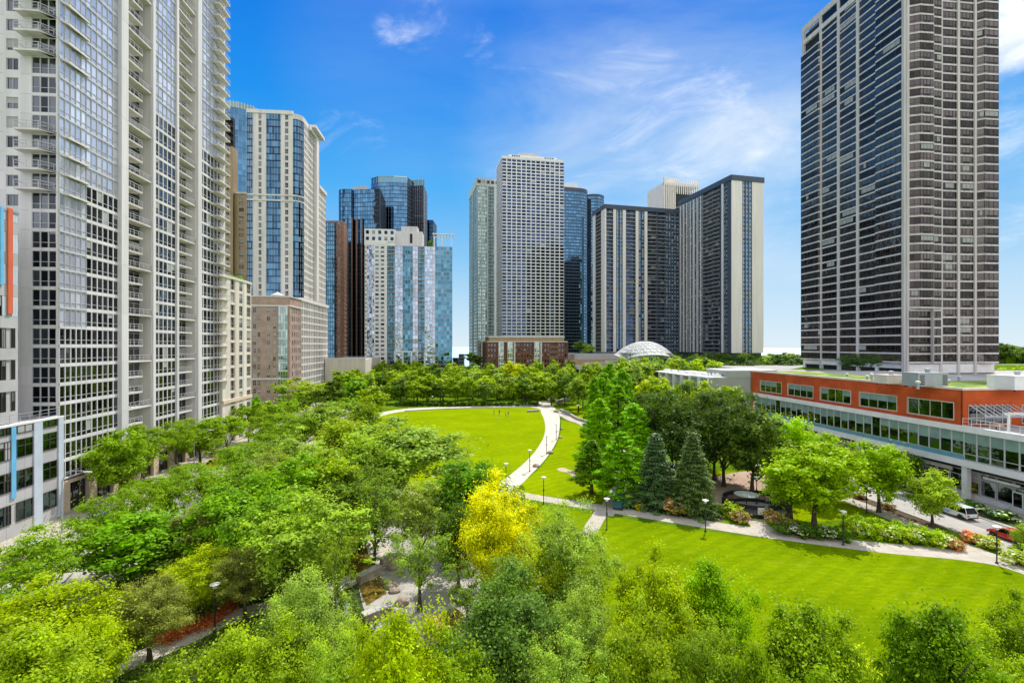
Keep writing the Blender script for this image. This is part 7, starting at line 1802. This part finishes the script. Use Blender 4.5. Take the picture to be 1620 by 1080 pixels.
def person(u, v, h, rz, pose, top, bottom, label):
    x, y = g2(u, v); e = empty('person', (x, y, .03), rz, label, 'person'); s = h / 1.75
    S_ = lambda c: tuple(q * s for q in c)
    hip = (0, 0, .92)
    fl, fr_ = pose.get('legs', ((.0, .1), (.0, -.1)))
    kn = pose.get('knee', .05)
    def leg(sx, f): fx, fy = f; return [(S_(hip), .125 * s), (S_((.02, sx * .10, .82)), .09 * s), (S_((fx * .5 + kn, sx * .11, .48)), .058 * s), (S_((fx, sx * .11 + fy * .1, .09)), .042 * s), (S_((fx + .16, sx * .12 + fy * .1, .05)), .035 * s)]
    aL, aR = pose.get('arms', ((.05, .25, .80), (.05, -.25, .80)))
    lean = pose.get('lean', 0)
    ch = (lean, 0, 1.32); nk = (lean * 1.2, 0, 1.47)
    def arm(sx, hnd): sh = (lean, sx * .19, 1.40); el = ((sh[0] + hnd[0]) / 2 - .03, (sh[1] + hnd[1]) / 2 + sx * .05, (sh[2] + hnd[2]) / 2 - .02); return [(S_(ch), .13 * s), (S_(sh), .055 * s), (S_(el), .042 * s), (S_(hnd), .032 * s), (S_((hnd[0] + .04, hnd[1], hnd[2] - .09)), .035 * s)]
    body = [[(S_(hip), .125 * s), (S_((lean * .5, 0, 1.12)), .115 * s), (S_(ch), .13 * s), (S_(nk), .055 * s), (S_((lean * 1.25 + .01, 0, 1.56)), .07 * s), (S_((lean * 1.25 + .02, 0, 1.64)), .095 * s), (S_((lean * 1.25 + .01, 0, 1.72)), .065 * s)], leg(1, fl), leg(-1, fr_), arm(1, aL), arm(-1, aR)]
    skinned('body', body, 'skin', e)
    skinned('shirt', [[(S_((.0, 0, .98)), .14 * s), (S_((lean * .5, 0, 1.14)), .135 * s), (S_(ch), .15 * s), (S_((lean, 0, 1.42)), .09 * s)], [(S_(ch), .15 * s), (S_((lean, .19, 1.40)), .075 * s), (S_(((lean + aL[0]) / 2 - .03, (.19 + aL[1]) / 2 + .05, (1.40 + aL[2]) / 2 - .02 + .08)), .06 * s)], [(S_(ch), .15 * s), (S_((lean, -.19, 1.40)), .075 * s), (S_(((lean + aR[0]) / 2 - .03, (-.19 + aR[1]) / 2 - .05, (1.40 + aR[2]) / 2 - .02 + .08)), .06 * s)]], top, e)
    skinned('shorts', [[(S_(hip), .145 * s), (S_((.02, .10, .80)), .11 * s), (S_((fl[0] * .4 + kn * .8, .11, .56)), .085 * s)], [(S_(hip), .145 * s), (S_((.02, -.10, .80)), .11 * s), (S_((fr_[0] * .4 + kn * .8, -.11, .56)), .085 * s)]], bottom, e)
    g = G(); g.lathe([(.06 * s, 1.60 * s), (.108 * s, 1.64 * s), (.105 * s, 1.72 * s), (.06 * s, 1.79 * s), (.01, 1.80 * s)], 'hair_dark', 12, (lean * 1.25 * s - .02, 0, 0)); g.build('hair', e, smooth=True)
person(781.5, 656.5, 1.70, 0.3, {'legs': ((.12, 1), (-.1, -1))}, 'cloth_red', 'cloth_navy', 'person in a red top standing leftmost on the oval lawn')
person(790, 656.5, 1.75, 2.4, {'legs': ((.25, 0), (-.2, 0)), 'arms': ((.3, .25, .95), (-.15, -.28, .85))}, 'cloth_navy', 'cloth_navy', 'person in dark clothes striding, second from left on the lawn')
person(800.5, 660, 1.68, 3.4, {'legs': ((.1, 1), (-.05, -1)), 'arms': ((.35, .2, 1.1), (.3, -.25, 1.0)), 'lean': .12}, 'cloth_teal', 'cloth_navy', 'person in a dark teal shirt leaning forward on the lawn')
person(804, 659, 1.72, 4.2, {'legs': ((.0, 1), (.1, -1))}, 'cloth_navy', 'cloth_white', 'person in a navy top and pale shorts, rightmost on the lawn')
g = G(); g.lathe([(.02, 0), (.16, .03), (.22, .14), (.22, .2), (.16, .32), (.02, .36)], 'cloth_white', 14); x, y = g2(786.5, 662); o = g.build('ball', None, smooth=True); o.location = (x, y, .03); tag(o, 'small white ball lying on the oval lawn between the people', 'ball')

# ------------------------------------------------------------------ sky, sun, camera
SUN_AZ, SUN_EL = math.radians(27.0), math.radians(57.0)
wd = bpy.data.worlds.new('World'); SC.world = wd; wd.use_nodes = True; nt = wd.node_tree; bg = nt.nodes['Background']
sky = N(nt, 'ShaderNodeTexSky'); sky.sky_type = 'NISHITA'; sky.sun_disc = False; sky.sun_elevation = SUN_EL; sky.sun_rotation = SUN_AZ; sky.altitude = 100; sky.air_density = 1.0; sky.dust_density = .6; sky.ozone_density = 2.0
STR = .12
tc = N(nt, 'ShaderNodeTexCoord'); sp = N(nt, 'ShaderNodeSeparateXYZ'); L(nt, tc.outputs['Generated'], sp.inputs[0])
ab = N(nt, 'ShaderNodeMath', operation='ABSOLUTE'); L(nt, sp.outputs[2], ab.inputs[0])
def K(r, g, b): f = lambda c: ((c / 255 + .055) / 1.055) ** 2.4 if c > 10 else c / 255 / 12.92; return (f(r), f(g), f(b))
gr = ramp(nt, [(0, K(222, 240, 250)), (.06, K(196, 228, 250)), (.17, K(140, 203, 248)), (.30, K(72, 176, 248)), (.42, K(22, 148, 243)), (.56, K(0, 124, 234)), (.70, K(150, 195, 245)), (1.0, (1.0, 1.1, 1.3))]); L(nt, ab.outputs[0], gr.inputs[0])  # top stops: sky above the view brightened as added fill light
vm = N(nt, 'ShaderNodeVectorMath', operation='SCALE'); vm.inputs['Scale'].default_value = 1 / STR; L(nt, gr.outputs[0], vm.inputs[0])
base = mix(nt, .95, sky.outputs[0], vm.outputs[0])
# wisps of cloud: noise on the sky dome, gathered where seen; unseen banks added for their light
def dirv(u, v): d = Vector(((u - U0) / F, 1, (V0 - v) / F)); return d.normalized()
mp = N(nt, 'ShaderNodeMapping'); mp.inputs['Scale'].default_value = (2.2, 2.2, 5.5); mp.inputs['Rotation'].default_value = (.25, .35, .2); L(nt, tc.outputs['Generated'], mp.inputs[0])
cn = N(nt, 'ShaderNodeTexNoise', Scale=2.3, Detail=12.0, Roughness=.64, Distortion=.6); L(nt, mp.outputs[0], cn.inputs['Vector'])
tot = None
for (u, v, rad, wgt) in ((1060, 190, 13, .19), (900, 225, 9, .13), (1000, 160, 8, .13), (1160, 240, 10, .15), (1650, 15, 5.5, .55), (1600, 190, 5, .3), (655, 18, 6, .20), (752, 66, 3.2, .22), (1240, 300, 12, .15), (760, 170, 12, .08), (1500, 300, 14, .12), (560, 380, 16, .08), (9500, -3500, 42, 1.0)):  # last entry: unseen cloud bank added to brighten right-facing facades and glass
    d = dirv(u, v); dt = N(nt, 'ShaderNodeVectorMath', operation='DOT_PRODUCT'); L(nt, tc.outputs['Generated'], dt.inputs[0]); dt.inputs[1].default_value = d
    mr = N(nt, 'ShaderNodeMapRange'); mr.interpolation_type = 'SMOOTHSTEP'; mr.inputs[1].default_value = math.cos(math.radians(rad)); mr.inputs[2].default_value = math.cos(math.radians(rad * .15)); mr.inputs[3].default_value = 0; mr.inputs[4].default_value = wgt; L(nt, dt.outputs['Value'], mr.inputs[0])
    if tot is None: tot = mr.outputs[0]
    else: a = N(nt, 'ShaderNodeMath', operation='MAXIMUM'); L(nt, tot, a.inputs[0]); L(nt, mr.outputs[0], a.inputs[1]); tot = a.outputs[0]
sy = N(nt, 'ShaderNodeMapRange'); sy.inputs[1].default_value = .05; sy.inputs[2].default_value = -.45; sy.inputs[3].default_value = 0; sy.inputs[4].default_value = .75; L(nt, sp.outputs[1], sy.inputs[0])  # unseen cloud added behind the camera as fill light
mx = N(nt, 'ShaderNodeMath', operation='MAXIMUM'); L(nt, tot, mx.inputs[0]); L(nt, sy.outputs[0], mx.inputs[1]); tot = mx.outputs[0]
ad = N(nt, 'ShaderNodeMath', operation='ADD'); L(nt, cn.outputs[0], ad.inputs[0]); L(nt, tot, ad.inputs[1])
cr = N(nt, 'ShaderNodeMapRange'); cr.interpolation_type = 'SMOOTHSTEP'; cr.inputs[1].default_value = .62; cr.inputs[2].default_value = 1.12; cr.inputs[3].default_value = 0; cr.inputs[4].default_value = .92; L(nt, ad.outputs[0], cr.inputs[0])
hz = None
for (u, v, rad, wgt) in ((1050, 230, 22, .30), (1260, 340, 17, .26), (880, 240, 13, .14), (1600, 350, 16, .2), (640, 120, 14, .07)):
    dt = N(nt, 'ShaderNodeVectorMath', operation='DOT_PRODUCT'); L(nt, tc.outputs['Generated'], dt.inputs[0]); dt.inputs[1].default_value = dirv(u, v)
    mr = N(nt, 'ShaderNodeMapRange'); mr.interpolation_type = 'SMOOTHSTEP'; mr.inputs[1].default_value = math.cos(math.radians(rad)); mr.inputs[2].default_value = 1.0; mr.inputs[3].default_value = 0; mr.inputs[4].default_value = wgt; L(nt, dt.outputs['Value'], mr.inputs[0])
    if hz is None: hz = mr.outputs[0]
    else: a = N(nt, 'ShaderNodeMath', operation='ADD'); L(nt, hz, a.inputs[0]); L(nt, mr.outputs[0], a.inputs[1]); hz = a.outputs[0]
hn = N(nt, 'ShaderNodeTexNoise', Scale=.9, Detail=6.0, Roughness=.6, Distortion=.5); L(nt, mp.outputs[0], hn.inputs['Vector']); hr = N(nt, 'ShaderNodeMapRange'); hr.inputs[1].default_value = .35; hr.inputs[2].default_value = .65; hr.inputs[3].default_value = .35; hr.inputs[4].default_value = 1.5; L(nt, hn.outputs[0], hr.inputs[0])
hm = N(nt, 'ShaderNodeMath', operation='MULTIPLY'); hm.use_clamp = True; L(nt, hz, hm.inputs[0]); L(nt, hr.outputs[0], hm.inputs[1])
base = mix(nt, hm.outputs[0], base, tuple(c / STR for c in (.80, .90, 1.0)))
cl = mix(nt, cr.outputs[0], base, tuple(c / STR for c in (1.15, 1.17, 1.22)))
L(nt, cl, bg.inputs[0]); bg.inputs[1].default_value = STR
sl = bpy.data.lights.new('sun', 'SUN'); sl.energy = 5.0; sl.angle = math.radians(.5); sl.color = (1, .965, .90); so = bpy.data.objects.new('sun', sl); COL.objects.link(so)
sd = Vector((math.sin(SUN_AZ) * math.cos(SUN_EL), math.cos(SUN_AZ) * math.cos(SUN_EL), math.sin(SUN_EL))); so.rotation_euler = sd.to_track_quat('Z', 'Y').to_euler(); so.location = sd * 300
cam = bpy.data.cameras.new('camera'); co = bpy.data.objects.new('camera', cam); COL.objects.link(co); co.location = (0, 0, EYE); co.rotation_euler = (math.pi / 2, 0, 0)
cam.sensor_width = 36; cam.sensor_fit = 'HORIZONTAL'; cam.lens = 36 * F / 1620; cam.shift_y = (V0 - 540) / 1620; cam.clip_end = 20000; cam.clip_start = .5; SC.camera = co
SC.view_settings.view_transform = 'Standard'; SC.view_settings.look = 'None'; SC.view_settings.exposure = 0
SC.cycles.max_bounces = 6; SC.cycles.diffuse_bounces = 3; SC.cycles.glossy_bounces = 3; SC.cycles.transmission_bounces = 4; SC.cycles.transparent_max_bounces = 6
SC.cycles.sample_clamp_indirect = 6; SC.cycles.caustics_reflective = False; SC.cycles.caustics_refractive = False
